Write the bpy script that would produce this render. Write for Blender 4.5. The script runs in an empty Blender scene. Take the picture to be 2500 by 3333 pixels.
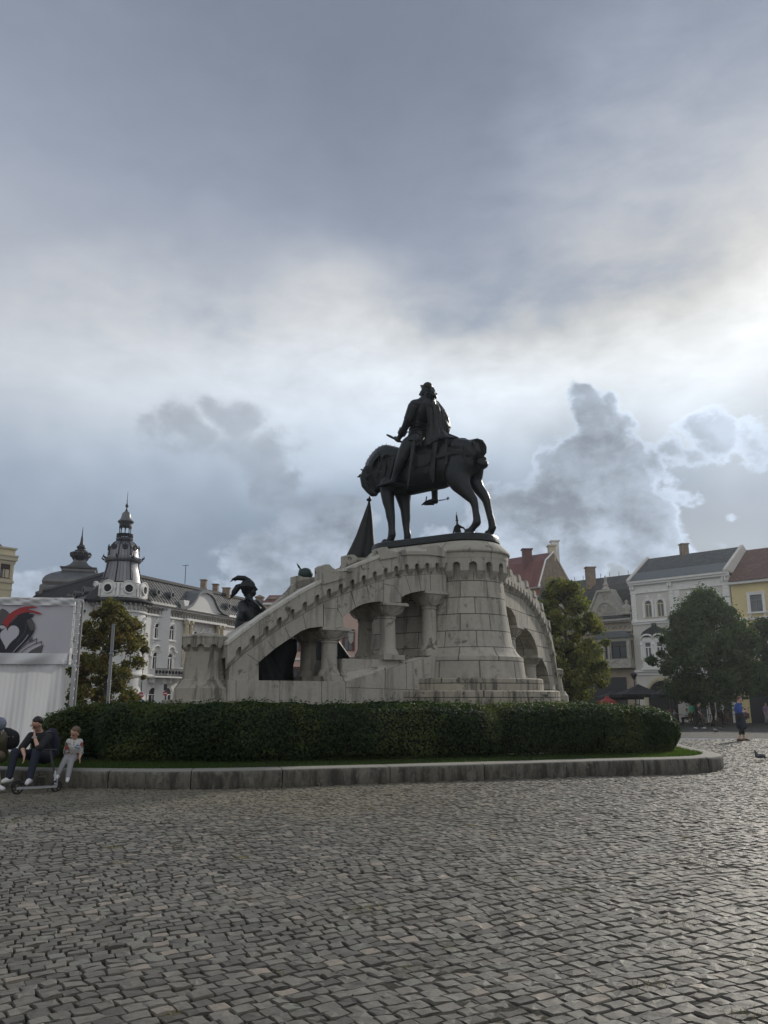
import bpy, bmesh, math, random
import numpy as np
from math import sin, cos, pi, radians, sqrt, atan2, tan, floor
from mathutils import Vector, Matrix, noise as mnoise
R = random.Random(7)
NR = np.random.default_rng(7)
SC = bpy.context.scene
COL = SC.collection

# ------------------------------------------------------------------ camera
CAM_H, FPX, PITCH = 1.6, 2650.0, radians(12.88)
cd = bpy.data.cameras.new('camera'); cam = bpy.data.objects.new('camera', cd); COL.objects.link(cam)
cam.location = (0, 0, CAM_H); cam.rotation_euler = (pi/2 + PITCH, 0, 0)
cd.sensor_fit = 'VERTICAL'; cd.sensor_height = 36.0; cd.lens = FPX/3333*36
cd.clip_start = 0.1; cd.clip_end = 2000
SC.camera = cam

def at(u, v, Y):
    """world point at depth Y seen at photo pixel (u, v)"""
    cx, cy = (u-1250)/FPX, (1666.5-v)/FPX
    x, y, z = cx, cos(PITCH)-sin(PITCH)*cy, sin(PITCH)+cos(PITCH)*cy
    k = Y/y
    return Vector((x*k, Y, CAM_H+z*k))

# ------------------------------------------------------------------ node helper
class X:
    """socket wrapper with arithmetic, so that procedural materials read as formulas"""
    def __init__(s, nt, sock): s.nt, s.s = nt, sock
    def _m(s, op, *a, clamp=False):
        n = s.nt.nodes.new('ShaderNodeMath'); n.operation = op; n.use_clamp = clamp
        for i, v in enumerate((s,)+a):
            if isinstance(v, X): s.nt.links.new(v.s, n.inputs[i])
            else: n.inputs[i].default_value = v
        return X(s.nt, n.outputs[0])
    def __add__(s, o): return s._m('ADD', o)
    __radd__ = __add__
    def __mul__(s, o): return s._m('MULTIPLY', o)
    __rmul__ = __mul__
    def __sub__(s, o): return s._m('SUBTRACT', o)
    def __rsub__(s, o): return (s*-1.0)+o
    def __truediv__(s, o): return s._m('DIVIDE', o)
    def pw(s, e): return s._m('POWER', e)
    def sat(s): return s._m('ADD', 0.0, clamp=True)
    def mx(s, o): return s._m('MAXIMUM', o)
    def mn(s, o): return s._m('MINIMUM', o)
    def ab(s): return s._m('ABSOLUTE')
    def exp(s): return s._m('EXPONENT')
    def step(s, a, b):
        n = s.nt.nodes.new('ShaderNodeMapRange'); n.interpolation_type = 'SMOOTHSTEP'
        s.nt.links.new(s.s, n.inputs['Value'])
        for k, v in (('From Min', a), ('From Max', b)):
            if isinstance(v, X): s.nt.links.new(v.s, n.inputs[k])
            else: n.inputs[k].default_value = v
        return X(s.nt, n.outputs['Result'])

def node(nt, kind, **kw):
    n = nt.nodes.new(kind)
    for k, v in kw.items():
        if k.startswith('_'): setattr(n, k[1:], v)
    for k, v in kw.items():
        if k.startswith('_'): continue
        i = n.inputs[int(k[1:])] if k[0] == 'i' and k[1:].isdigit() else n.inputs[k.replace('__', ' ')]
        if isinstance(v, X): nt.links.new(v.s, i)
        elif hasattr(v, 'is_output'): nt.links.new(v, i)
        else: i.default_value = v
    return n

def mixc(nt, f, a, b, mode='MIX'):
    n = nt.nodes.new('ShaderNodeMix'); n.data_type = 'RGBA'; n.blend_type = mode
    for i, v in ((0, f), (6, a), (7, b)):
        if isinstance(v, X): nt.links.new(v.s, n.inputs[i])
        elif isinstance(v, tuple): n.inputs[i].default_value = v if len(v) == 4 else (*v, 1)
        else: n.inputs[i].default_value = v
    return X(nt, n.outputs[2])

def comb(nt, x, y, z):
    return X(nt, node(nt, 'ShaderNodeCombineXYZ', X=x, Y=y, Z=z).outputs[0])

def noise(nt, vec, scale, detail=4, rough=0.5, dist=0.0, dim='3D'):
    n = node(nt, 'ShaderNodeTexNoise', _noise_dimensions=dim, Vector=vec, Scale=scale, Detail=detail, Roughness=rough, Distortion=dist)
    return X(nt, n.outputs['Fac'])

# ------------------------------------------------------------------ sun and sky
SUN_AZ, SUN_EL = radians(36), radians(24)      # to the right of straight ahead, behind thin cloud
sd = bpy.data.lights.new('sun', 'SUN'); sd.energy = 2.8; sd.angle = radians(2.5); sd.color = (1.0, 0.93, 0.82)
sun = bpy.data.objects.new('sun', sd); COL.objects.link(sun)
sdir = Vector((sin(SUN_AZ)*cos(SUN_EL), cos(SUN_AZ)*cos(SUN_EL), sin(SUN_EL)))
sun.rotation_euler = sdir.to_track_quat('Z', 'Y').to_euler()

W = bpy.data.worlds.new('World'); SC.world = W; W.use_nodes = True
W.cycles.sampling_method = 'MANUAL'; W.cycles.sample_map_resolution = 256
nt = W.node_tree; nt.nodes.clear()
def build_sky():
    tc = node(nt, 'ShaderNodeTexCoord').outputs['Generated']
    sp = node(nt, 'ShaderNodeSeparateXYZ', i0=tc)
    dx, dy, dz = (X(nt, sp.outputs[i]) for i in range(3))
    az = dx._m('ARCTAN2', dy)*57.2958                    # degrees, 0 straight ahead, + right
    el = dz._m('ARCSINE')*57.2958
    V = comb(nt, az, el, 0.0)
    def vm(op, a, b):
        n = nt.nodes.new('ShaderNodeVectorMath'); n.operation = op
        for i, v in enumerate((a, b)):
            if isinstance(v, X): nt.links.new(v.s, n.inputs[i])
            else: n.inputs[i].default_value = v
        return X(nt, n.outputs[0])
    wn = node(nt, 'ShaderNodeTexNoise', Vector=V, Scale=0.085, Detail=3.0, Roughness=0.55)
    V2 = vm('ADD', V, vm('MULTIPLY', vm('SUBTRACT', X(nt, wn.outputs['Color']), (0.5, 0.5, 0.5)), (13.0, 10.0, 0.0)))
    def g(a, e, ra, re, rot=0.0, vec=V):
        m = node(nt, 'ShaderNodeMapping', _vector_type='TEXTURE', Vector=vec, Location=(a, e, 0), Rotation=(0, 0, radians(rot)), Scale=(ra, re, 1))
        l = node(nt, 'ShaderNodeVectorMath', _operation='LENGTH', i0=m.outputs[0])
        return X(nt, l.outputs['Value']).step(1.9, 0.0)
    L = None
    for q in SKY_LUMPS:
        t = g(*q[1:], vec=V2)*q[0]
        L = t+0.205 if L is None else L+t
    st = noise(nt, vm('MULTIPLY', V2, (0.060, 0.13, 0.0)), 1.0, 6, 0.62, 0.25)
    wisp = noise(nt, vm('MULTIPLY', V, (0.20, 0.42, 0.0)), 1.0, 6, 0.62, 0.25)
    mott = noise(nt, vm('MULTIPLY', V, (0.11, 0.16, 0.0)), 1.0, 4, 0.55, 0.3)
    rot = node(nt, 'ShaderNodeMapping', _vector_type='POINT', Vector=V, Rotation=(0, 0, radians(-32)), Scale=(0.16, 0.42, 1)).outputs[0]
    fil = noise(nt, rot, 1.0, 6, 0.6, 0.3)
    L = L+el.step(45, 27)*0.115-0.004
    L = L*(0.82+st*0.22+wisp*0.10+mott*0.12)+(fil-0.47)*g(20, 32, 12, 9)*0.26+(wisp-0.5)*g(8, 24.0, 28, 5)*0.34
    tint = mixc(nt, L.step(0.26, 0.72), (0.82, 0.955, 1.22), (0.985, 1.0, 1.015))
    tint = mixc(nt, g(19, 23, 15, 6)*L.step(0.38, 0.66)*0.85, tint, (1.03, 1.01, 0.95))
    tint = mixc(nt, g(2, 8, 40, 13)*0.85, tint, (0.775, 0.985, 1.245))
    Lc = X(nt, node(nt, 'ShaderNodeCombineColor', i0=L, i1=L, i2=L).outputs[0])
    veil = mixc(nt, 1.0, tint, Lc, 'MULTIPLY')
    # ---- cumulus
    n1 = noise(nt, vm('MULTIPLY', V, (0.24, 0.30, 0.0)), 1.0, 6, 0.52, 0.25)
    n2 = noise(nt, vm('MULTIPLY', vm('ADD', V, (1.2, 1.3, 0.0)), (0.24, 0.30, 0.0)), 1.0, 4, 0.5, 0.25)
    D = None
    for a, e, ra, re, am in SKY_CUMULUS:
        t = g(a, e, ra, re, vec=V2)*am
        D = t if D is None else D._m('SMOOTH_MAX', t, 0.16)-0.004
    D = (D-0.04).mx(0.0)
    n3 = noise(nt, vm('MULTIPLY', V, (0.8, 1.0, 0.0)), 1.0, 5, 0.6, 0.1)
    n4 = noise(nt, vm('MULTIPLY', vm('ADD', V, (0.35, 0.35, 0.0)), (0.8, 1.0, 0.0)), 1.0, 3, 0.6, 0.1)
    d0 = D+((n1-0.5)*1.35+(n3-0.5)*0.62)*(D*3.0).sat()
    lm = g(-12, 17, 9, 5.5)
    cov = (d0.step(0.24, 0.50)*(1.0-lm)+d0.step(0.06, 0.72)*lm)*(el.step(1.0, 8.0)*0.45+0.55)
    lit = ((n1-n2)*2.6+(n3-n4)*0.9+0.5).sat()
    edge = 1.0-d0.step(0.26, 0.72)
    sunny = g(18, 17, 13, 9); lowc = el.step(15.5, 9.5)
    cl = CL[0]+lit*CL[1]*(0.45+lowc*0.55+sunny*0.4)+edge*lowc*CL[2]+sunny*CL[3]+g(25, 17.5, 6, 5)*0.24+edge*edge*sunny*CL[4]+lowc*0.09
    Cc = X(nt, node(nt, 'ShaderNodeCombineColor', i0=cl*0.86, i1=cl*0.995, i2=cl*1.19).outputs[0])
    col = mixc(nt, cov*(0.92-g(-12, 17, 8, 5)*0.48), veil, Cc)
    # the open blue between the clouds is the sky texture itself
    sky = node(nt, 'ShaderNodeTexSky', _sky_type='NISHITA', _sun_disc=False, _sun_elevation=SUN_EL, _sun_rotation=SUN_AZ,
               _air_density=1.0, _dust_density=1.0, _ozone_density=2.0)
    b1 = node(nt, 'ShaderNodeBackground', Color=sky.outputs[0], Strength=0.05)
    b2 = node(nt, 'ShaderNodeBackground', Color=col, Strength=1.0)
    gap = g(17, 9, 10, 5)*0.35*(1.0-cov)
    m = node(nt, 'ShaderNodeMixShader', Fac=(1.0-gap).sat(), i1=b1.outputs[0], i2=b2.outputs[0])
    o = node(nt, 'ShaderNodeOutputWorld'); nt.links.new(m.outputs[0], o.inputs[0])
CL = (0.235, 0.25, 0.08, 0.02, 0.55)
# amplitude, azimuth, elevation, radius az, radius el, rotation  (degrees)
SKY_LUMPS = [
 (0.05, -18, 28, 20, 6, -6), (0.16, -14, 22.5, 18, 5.5, 2), (0.12, -20, 19, 18, 6, 0), (0.15, 2, 20.5, 15, 5.5, 0), (0.27, 18, 22.6, 15, 3.4, 4), (0.10, 17, 25, 17, 6, 8),
 (-0.10, 7.5, 26.6, 7, 2.8, 14), (-0.06, 20, 28.0, 9, 2.4, 12), (0.06, 14, 33, 6, 5, 35), (0.08, 23, 36, 8, 8, 35), (-0.02, 2, 37, 16, 6, -15), (0.07, -4, 27, 6, 3, -35),
 (0.18, 24.5, 18.5, 7, 3.8, 0), (0.10, -2, 16.5, 14, 4.0, 0), (-0.02, 6, 11, 12, 5, 0), (-0.01, -16, 9, 18, 5, 0), (0.35, 38, 24, 12, 9, 0),
 (0.42, 160, 40, 100, 45, 0), (0.42, -160, 40, 100, 45, 0)]
SKY_CUMULUS = [
 (12.8, 20.8, 1.6, 1.3, .8), (15.6, 20.4, 1.5, 1.3, .8), (14.2, 18.2, 3.0, 3.0, 1.05), (14.5, 14.5, 4.6, 4.2, 1.25), (11.5, 11.6, 4.4, 3.8, 1.15), (16.2, 10.8, 4.0, 4.4, 1.1), (18.8, 15.6, 2.2, 2.0, .85),
 (20.5, 16.6, 2.6, 1.8, .75), (23.8, 17.4, 2.8, 2.0, .72), (27.0, 16.0, 2.4, 2.0, .7), (21.0, 13.2, 1.5, .9, .6), (23.6, 12.3, 1.3, .7, .6), (25, 7.0, 3.6, 2.2, .8), (19.5, 5.5, 4.4, 2.4, .85), (22.0, 10.2, 1.3, .9, .6),
 (-12.2, 18.8, 2.8, 1.7, .85), (-15.8, 17.4, 2.4, 2.0, .9), (-10.2, 16.6, 3.2, 2.2, .95), (-8.0, 14.4, 2.8, 2.2, .9), (-13.0, 16.0, 2.6, 1.4, .7), (-6.0, 12.8, 2.2, 1.6, .75),
 (-3.8, 10.6, 3.0, 2.2, .9), (-5.4, 7.8, 4.2, 2.9, 1.0), (-8.4, 9.0, 2.0, 1.8, .75), (-1.0, 5.8, 4.4, 2.8, .95), (-12.5, 6.0, 3.0, 2.2, .8), (-16, 4.0, 4.0, 2.2, .8),
 (-23.0, 6.0, 3.6, 2.2, .85), (4.8, 9.4, 2.6, 1.8, .8), (9.5, 9.4, 3.4, 2.0, .85), (7.5, 5.6, 4.6, 2.4, .9)]
build_sky()
SC.view_settings.view_transform = 'Standard'; SC.view_settings.look = 'None'
SC.view_settings.exposure = 0.0; SC.view_settings.gamma = 1.0
# ------------------------------------------------------------------ mesh builder
def link_tag(o, label=None, cat=None, group=None, kind=None):
    if label: o['label'] = label
    if cat: o['category'] = cat
    if group: o['group'] = group
    if kind: o['kind'] = kind
    return o
def empty(name, loc=(0, 0, 0), rz=0.0, label=None, cat=None, group=None):
    o = bpy.data.objects.new(name, None); COL.objects.link(o); o.location = loc; o.rotation_euler = (0, 0, rz)
    o.empty_display_size = 0.1
    return link_tag(o, label, cat, group)
def copy_tree(o, parent=None):
    c = o.copy(); COL.objects.link(c)
    if parent: c.parent = parent
    for ch in [x for x in COL.objects if x.parent == o]: copy_tree(ch, c)
    return c

class MB:
    def __init__(s): s.v, s.f, s.m, s.uv = [], [], [], []; s.mi = 0; s.T = None
    def add(s, vs, fs, uvs=None):
        b = len(s.v)
        if s.T is not None: vs = [s.T @ Vector(p) for p in vs]
        s.v += [tuple(p) for p in vs]
        for i, f in enumerate(fs):
            s.f.append(tuple(b+j for j in f)); s.m.append(s.mi)
            s.uv.append(uvs[i] if uvs else None)
        return s
    def box(s, x0, x1, y0, y1, z0, z1):
        return s.add([(x0,y0,z0),(x1,y0,z0),(x1,y1,z0),(x0,y1,z0),(x0,y0,z1),(x1,y0,z1),(x1,y1,z1),(x0,y1,z1)],
                     [(0,3,2,1),(4,5,6,7),(0,1,5,4),(1,2,6,5),(2,3,7,6),(3,0,4,7)])
    def cbox(s, c, sx, sy, sz): return s.box(c[0]-sx/2, c[0]+sx/2, c[1]-sy/2, c[1]+sy/2, c[2]-sz/2, c[2]+sz/2)
    def tube(s, pts, rad, n=8, cap=True, flat=1.0):
        pts = [Vector(p) for p in pts]
        if not hasattr(rad, '__len__'): rad = [rad]*len(pts)
        vs, fs = [], []
        up = Vector((0, 0, 1))
        for i, p in enumerate(pts):
            d = (pts[min(i+1, len(pts)-1)]-pts[max(i-1, 0)]).normalized()
            a = d.cross(up)
            if a.length < 1e-3: a = d.cross(Vector((1, 0, 0)))
            a.normalize(); b = a.cross(d).normalized()
            for k in range(n):
                t = 2*pi*k/n
                vs.append(p+a*(cos(t)*rad[i])+b*(sin(t)*rad[i]*flat))
        for i in range(len(pts)-1):
            for k in range(n):
                k2 = (k+1) % n
                fs.append((i*n+k, i*n+k2, (i+1)*n+k2, (i+1)*n+k))
        if cap: fs += [tuple(range(n))[::-1], tuple((len(pts)-1)*n+k for k in range(n))]
        return s.add(vs, fs)
    def lathe(s, prof, c=(0, 0, 0), n=24, a0=0.0, a1=2*pi, sq=1.0, axis=None, mod=None):
        """prof: (radius, z)"""
        full = abs(a1-a0-2*pi) < 1e-6; m = n if full else n+1
        vs, fs, uvs = [], [], []
        for r, z in prof:
            for k in range(m):
                t = a0+(a1-a0)*k/n; rr = r*(mod(t, z) if mod else 1)
                vs.append((c[0]+cos(t)*rr, c[1]+sin(t)*rr*sq, c[2]+z))
        rm = max(r for r, z in prof)
        L = [0]
        for i in range(1, len(prof)): L.append(L[-1]+sqrt((prof[i][0]-prof[i-1][0])**2+(prof[i][1]-prof[i-1][1])**2))
        for i in range(len(prof)-1):
            for k in range(n):
                k2 = (k+1) % m
                fs.append((i*m+k, i*m+k2, (i+1)*m+k2, (i+1)*m+k))
                u0, u1 = (a1-a0)*k/n*rm, (a1-a0)*(k+1)/n*rm
                uvs.append(((u0, L[i]), (u1, L[i]), (u1, L[i+1]), (u0, L[i+1])))
        if full:
            if prof[0][0] > 1e-4: fs.append(tuple(range(m))[::-1]); uvs.append(None)
            if prof[-1][0] > 1e-4: fs.append(tuple((len(prof)-1)*m+k for k in range(m))); uvs.append(None)
        return s.add(vs, fs, uvs)
    def ell(s, c, rx, ry, rz, n=12, m=8, rot=None):
        vs, fs = [], []
        for i in range(m+1):
            ph = pi*i/m
            for k in range(n):
                t = 2*pi*k/n
                p = Vector((rx*sin(ph)*cos(t), ry*sin(ph)*sin(t), rz*cos(ph)))
                if rot is not None: p = rot @ p
                vs.append(Vector(c)+p)
        for i in range(m):
            for k in range(n):
                k2 = (k+1) % n
                fs.append((i*n+k, (i+1)*n+k, (i+1)*n+k2, i*n+k2))
        return s.add(vs, fs)
    def grid(s, P, uv=None, close=False):
        """P[i][j] points"""
        a, b = len(P), len(P[0]); vs = [p for row in P for p in row]; fs, uvs = [], []
        for i in range(a-1):
            for j in range(b if close else b-1):
                j2 = (j+1) % b
                fs.append((i*b+j, i*b+j2, (i+1)*b+j2, (i+1)*b+j))
                uvs.append((uv(i, j), uv(i, j+1), uv(i+1, j+1), uv(i+1, j)) if uv else None)
        return s.add(vs, fs, uvs)
    def prism(s, fr, poly, o0, o1, back=False):
        """poly of (t,z) in a frame fr, from outward offset o0 to o1 (o1 outermost)"""
        n = len(poly)
        ar = sum(poly[i][0]*poly[(i+1) % n][1]-poly[(i+1) % n][0]*poly[i][1] for i in range(n))
        if ar < 0: poly = poly[::-1]
        vs = [fr(t, z, o1) for t, z in poly]+[fr(t, z, o0) for t, z in poly]
        fs = [tuple(range(n))]; uvs = [tuple((t, z) for t, z in poly)]
        if back: fs.append(tuple(range(n, 2*n))[::-1]); uvs.append(tuple((t, z) for t, z in poly)[::-1])
        for i in range(n):
            j = (i+1) % n
            fs.append((j, i, n+i, n+j))
            (ta, za), (tb, zb) = poly[i], poly[j]
            if abs(tb-ta) > abs(zb-za): uvs.append(((tb, o1), (ta, o1), (ta, o0), (tb, o0)))
            else: uvs.append(((o1, zb), (o1, za), (o0, za), (o0, zb)))
        return s.add(vs, fs, uvs)
    def fbox(s, fr, t0, t1, z0, z1, o0, o1, back=False):
        return s.prism(fr, [(t0, z0), (t1, z0), (t1, z1), (t0, z1)], o0, o1, back)
    def build(s, name, mats, parent=None, smooth=False, world=False, angle=None):
        me = bpy.data.meshes.new(name)
        if not isinstance(mats, (list, tuple)): mats = [mats]
        me.from_pydata(s.v, [], s.f)
        for m in mats: me.materials.append(m)
        if max(s.m, default=0): me.polygons.foreach_set('material_index', s.m)
        if any(u is not None for u in s.uv):
            ul = me.uv_layers.new(name='uv'); flat = []
            for f, u in zip(s.f, s.uv):
                for k in range(len(f)): flat += (u[k] if u else (0.0, 0.0))
            ul.data.foreach_set('uv', flat)
        if smooth: me.polygons.foreach_set('use_smooth', [True]*len(me.polygons))
        me.validate(); me.update()
        if angle is not None and smooth: me.set_sharp_from_angle(angle=radians(angle))
        o = bpy.data.objects.new(name, me); COL.objects.link(o)
        if parent: put(o, parent)
        return o

def put(o, parent):
    """parent keeping world position (things are built in world coordinates unless their empty is at the origin)"""
    o.parent = parent
    if o.type == 'MESH' and not o.get('_local'):
        o.matrix_parent_inverse = Matrix.LocRotScale(parent.location, parent.rotation_euler, None).inverted() if not parent.get('_proto') else Matrix()

def fast_mesh(name, V, F, mat, parent=None, smooth=False, k=4):
    """numpy arrays V (n,3), F (m,k)"""
    me = bpy.data.meshes.new(name)
    V = np.asarray(V, dtype=np.float32); F = np.asarray(F, dtype=np.int32)
    me.vertices.add(len(V)); me.vertices.foreach_set('co', V.ravel())
    me.loops.add(F.size); me.loops.foreach_set('vertex_index', F.ravel())
    me.polygons.add(len(F)); me.polygons.foreach_set('loop_start', np.arange(0, F.size, F.shape[1], dtype=np.int32))
    me.polygons.foreach_set('use_smooth', np.full(len(F), bool(smooth)))
    me.materials.append(mat); me.update(calc_edges=True)
    o = bpy.data.objects.new(name, me); COL.objects.link(o)
    if parent: put(o, parent)
    return o

class Frame:
    """vertical plane: t along, z up, o outward (towards the viewer side)"""
    def __init__(s, p, d, flip=False):
        s.p = Vector((p[0], p[1], 0)); s.d = Vector((d[0], d[1], 0)).normalized()
        s.n = Vector((s.d.y, -s.d.x, 0))
        if flip: s.n = -s.n
    def __call__(s, t, z, o=0.0):
        q = s.p+s.d*t+s.n*o; return Vector((q.x, q.y, z))
    def px(s, u, v, o=0.0):
        """photo pixel -> (t, z) on this plane"""
        r = at(u, v, 1.0)-Vector((0, 0, CAM_H)); p0 = s.p+s.n*o
        k = s.n.dot(p0)/(s.n.x*r.x+s.n.y*r.y)
        q = Vector((r.x*k, r.y*k, CAM_H+r.z*k))
        return ((q-p0).dot(s.d), q.z)

def blob(name, parts, mat, voxel, parent=None, smooth_it=4, lat=None, decimate=None):
    """union of tapered sphere chains remeshed into one continuous surface.
    parts: list of (points, radii, squash) with squash (vector axis, factor) or None"""
    V, F = [], []
    mb = MB()
    for pr in parts:
        pts, rad = pr[0], pr[1]; sq = pr[2] if len(pr) > 2 else None
        pts = [Vector(p) for p in pts]
        if not hasattr(rad, '__len__'): rad = [rad]*len(pts)
        rot = None
        if sq: ax, fac = sq; rot = Vector(ax).to_track_quat('X', 'Z').to_matrix()
        def sph(c, r):
            if sq: mb.ell(c, r*fac, r, r, 20, 13, rot)
            else: mb.ell(c, r, r, r, 18, 12)
        if len(pts) == 1: sph(pts[0], rad[0])
        for i in range(len(pts)-1):
            L = (pts[i+1]-pts[i]).length; n = max(1, int(L/(0.2*min(rad[i], rad[i+1]))))
            n = min(n, 26)
            for k in range(n+1): sph(pts[i].lerp(pts[i+1], k/n), rad[i]+(rad[i+1]-rad[i])*k/n)
    o = mb.build(name, mat, None, True)
    m = o.modifiers.new('r', 'REMESH'); m.mode = 'VOXEL'; m.voxel_size = voxel; m.adaptivity = 0
    if smooth_it: m2 = o.modifiers.new('s', 'SMOOTH'); m2.iterations = smooth_it; m2.factor = 0.5
    dg = bpy.context.evaluated_depsgraph_get(); ev = o.evaluated_get(dg)
    me = bpy.data.meshes.new_from_object(ev); o.modifiers.clear(); old = o.data; o.data = me
    bpy.data.meshes.remove(old); me.name = name
    me.polygons.foreach_set('use_smooth', [True]*len(me.polygons))
    if not me.materials: me.materials.append(mat)
    if parent: put(o, parent)
    return o

# ------------------------------------------------------------------ materials
def new_mat(name):
    m = bpy.data.materials.new(name); m.use_nodes = True
    t = m.node_tree; b = t.nodes['Principled BSDF']
    return m, t, b
def lnk(t, a, b): t.links.new(a.s if isinstance(a, X) else a, b)
def setb(b, t, col=None, rough=None, metal=None, spec=None):
    if col is not None:
        if isinstance(col, X): lnk(t, col, b.inputs['Base Color'])
        else: b.inputs['Base Color'].default_value = (*col, 1)
    if rough is not None:
        if isinstance(rough, X): lnk(t, rough, b.inputs['Roughness'])
        else: b.inputs['Roughness'].default_value = rough
    if metal is not None: b.inputs['Metallic'].default_value = metal
    if spec is not None: b.inputs['Specular IOR Level'].default_value = spec
def bump(t, b, h, dist, strength=1.0):
    n = node(t, 'ShaderNodeBump', Height=h, Distance=dist, Strength=strength)
    lnk(t, n.outputs[0], b.inputs['Normal'])
def opos(t): return node(t, 'ShaderNodeTexCoord').outputs['Object']
def gpos(t): return node(t, 'ShaderNodeNewGeometry').outputs['Position']

def plain(name, col, rough=0.6, metal=0.0, var=0.15, scale=6.0, bmp=0.0, spec=0.5, bscale=None):
    m, t, b = new_mat(name)
    n = noise(t, gpos(t), scale, 5, 0.6)
    c = mixc(t, n, tuple(x*(1-var) for x in col), tuple(min(1, x*(1+var)) for x in col))
    setb(b, t, c, rough, metal, spec)
    if bmp: bump(t, b, noise(t, gpos(t), bscale or scale*4, 4, 0.6), bmp)
    return m

def stone(name, base=(0.41, 0.39, 0.34), stain=0.5, joints=None, wet=0.0, jw=0.012):
    """weathered limestone; joints=(block width, course height) uses the uv in metres"""
    m, t, b = new_mat(name); P = gpos(t)
    n1 = noise(t, P, 1.1, 5, 0.6); n2 = noise(t, P, 9.0, 5, 0.65); n3 = noise(t, P, 60.0, 3, 0.6)
    sp = node(t, 'ShaderNodeMapping', Vector=P, Scale=(4.0, 4.0, 0.55)).outputs[0]
    st = noise(t, sp, 1.0, 5, 0.65, 0.4)
    c = mixc(t, n1, tuple(x*0.80 for x in base), tuple(x*1.12 for x in base))
    c = mixc(t, n2.step(0.3, 0.75)*0.45, c, tuple(x*0.72 for x in base))
    c = mixc(t, st.step(0.47, 0.66)*stain, c, (0.105, 0.10, 0.088))
    blot = noise(t, P, 2.6, 7, 0.72, 0.3)
    c = mixc(t, blot.step(0.575, 0.66)*min(1, stain*1.5+wet), c, (0.055, 0.054, 0.05))
    pits = noise(t, P, 26.0, 3, 0.6).step(0.66, 0.72)
    c = mixc(t, pits*0.45, c, (0.10, 0.095, 0.085))
    h = n2*0.5+n3*0.25-pits*0.5
    if joints:
        u = node(t, 'ShaderNodeUVMap', _uv_map='uv').outputs[0]
        br = node(t, 'ShaderNodeTexBrick', Vector=u, Scale=1.0, Mortar__Size=jw, Mortar__Smooth=0.1, Bias=0.0, Brick__Width=joints[0], Row__Height=joints[1],
                  Color1=(0.86, 0.86, 0.86, 1), Color2=(1.12, 1.1, 1.06, 1), Mortar=(1, 1, 1, 1))
        br.offset = 0.5; br.squash = 1.0
        f = X(t, br.outputs['Fac'])
        c = mixc(t, 1.0, c, X(t, br.outputs['Color']), 'MULTIPLY')
        c = mixc(t, f*0.85, c, (0.055, 0.053, 0.048))
        h = h-f*2.0
    setb(b, t, c, 0.85, 0, 0.3); bump(t, b, h, 0.012)
    return m

M = {}
M['stone'] = stone('limestone'); M['stone_block'] = stone('limestone_blocks', stain=0.42, joints=(0.98, 0.475))
M['stone_dirty'] = stone('limestone_stained', (0.37, 0.345, 0.285), 1.0, (1.35, 0.33), 0.3)
M['stone_parapet'] = stone('limestone_parapet', (0.40, 0.38, 0.33), 0.65)
M['joint'] = plain('mortar_joint', (0.06, 0.057, 0.05), 0.95)
M['bronze'] = plain('dark_bronze', (0.014, 0.018, 0.020), 0.36, 0.5, 0.5, 3.0, 0.006, 0.5, 40)
M['bronze2'] = plain('dark_bronze_cloth', (0.010, 0.012, 0.013), 0.55, 0.3, 0.4, 5.0, 0.006, 0.5, 40)
M['verdigris'] = plain('green_bronze', (0.025, 0.05, 0.047), 0.6, 0.3, 0.4, 12.0, 0.003)
M['gilt'] = plain('worn_gilt', (0.045, 0.036, 0.018), 0.5, 0.5, 0.3, 20.0)
M['glass'] = plain('window_glass', (0.018, 0.022, 0.026), 0.12, 0, 0.5, 0.8)
M['glass2'] = plain('window_glass_curtained', (0.11, 0.12, 0.125), 0.25, 0, 0.5, 1.2)
M['white_plaster'] = plain('white_plaster', (0.66, 0.66, 0.645), 0.85, 0, 0.10, 0.7, 0.004)
M['white_trim'] = plain('white_trim', (0.74, 0.735, 0.71), 0.8, 0, 0.12, 3.0)
M['old_trim'] = plain('weathered_trim', (0.36, 0.345, 0.31), 0.85, 0, 0.45, 3.5, 0.02, 0.3, 10)
M['cream_trim'] = plain('cream_stone_trim', (0.50, 0.45, 0.33), 0.85, 0, 0.12, 2.0)
M['zinc'] = plain('zinc_dark', (0.13, 0.132, 0.134), 0.42, 0.5, 0.35, 1.2, 0.003)
M['zinc_roof'] = None
M['iron'] = plain('dark_iron', (0.03, 0.03, 0.032), 0.5, 0.5)
M['grey_paint'] = plain('grey_painted_steel', (0.16, 0.17, 0.18), 0.4, 0.3)
M['steel'] = plain('galvanised_steel', (0.36, 0.37, 0.38), 0.35, 0.7)
# ------------------------------------------------------------------ ground
def gz(x, y): return 0.0 if y < 34.2 else -0.0125*(y-34.2)

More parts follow.
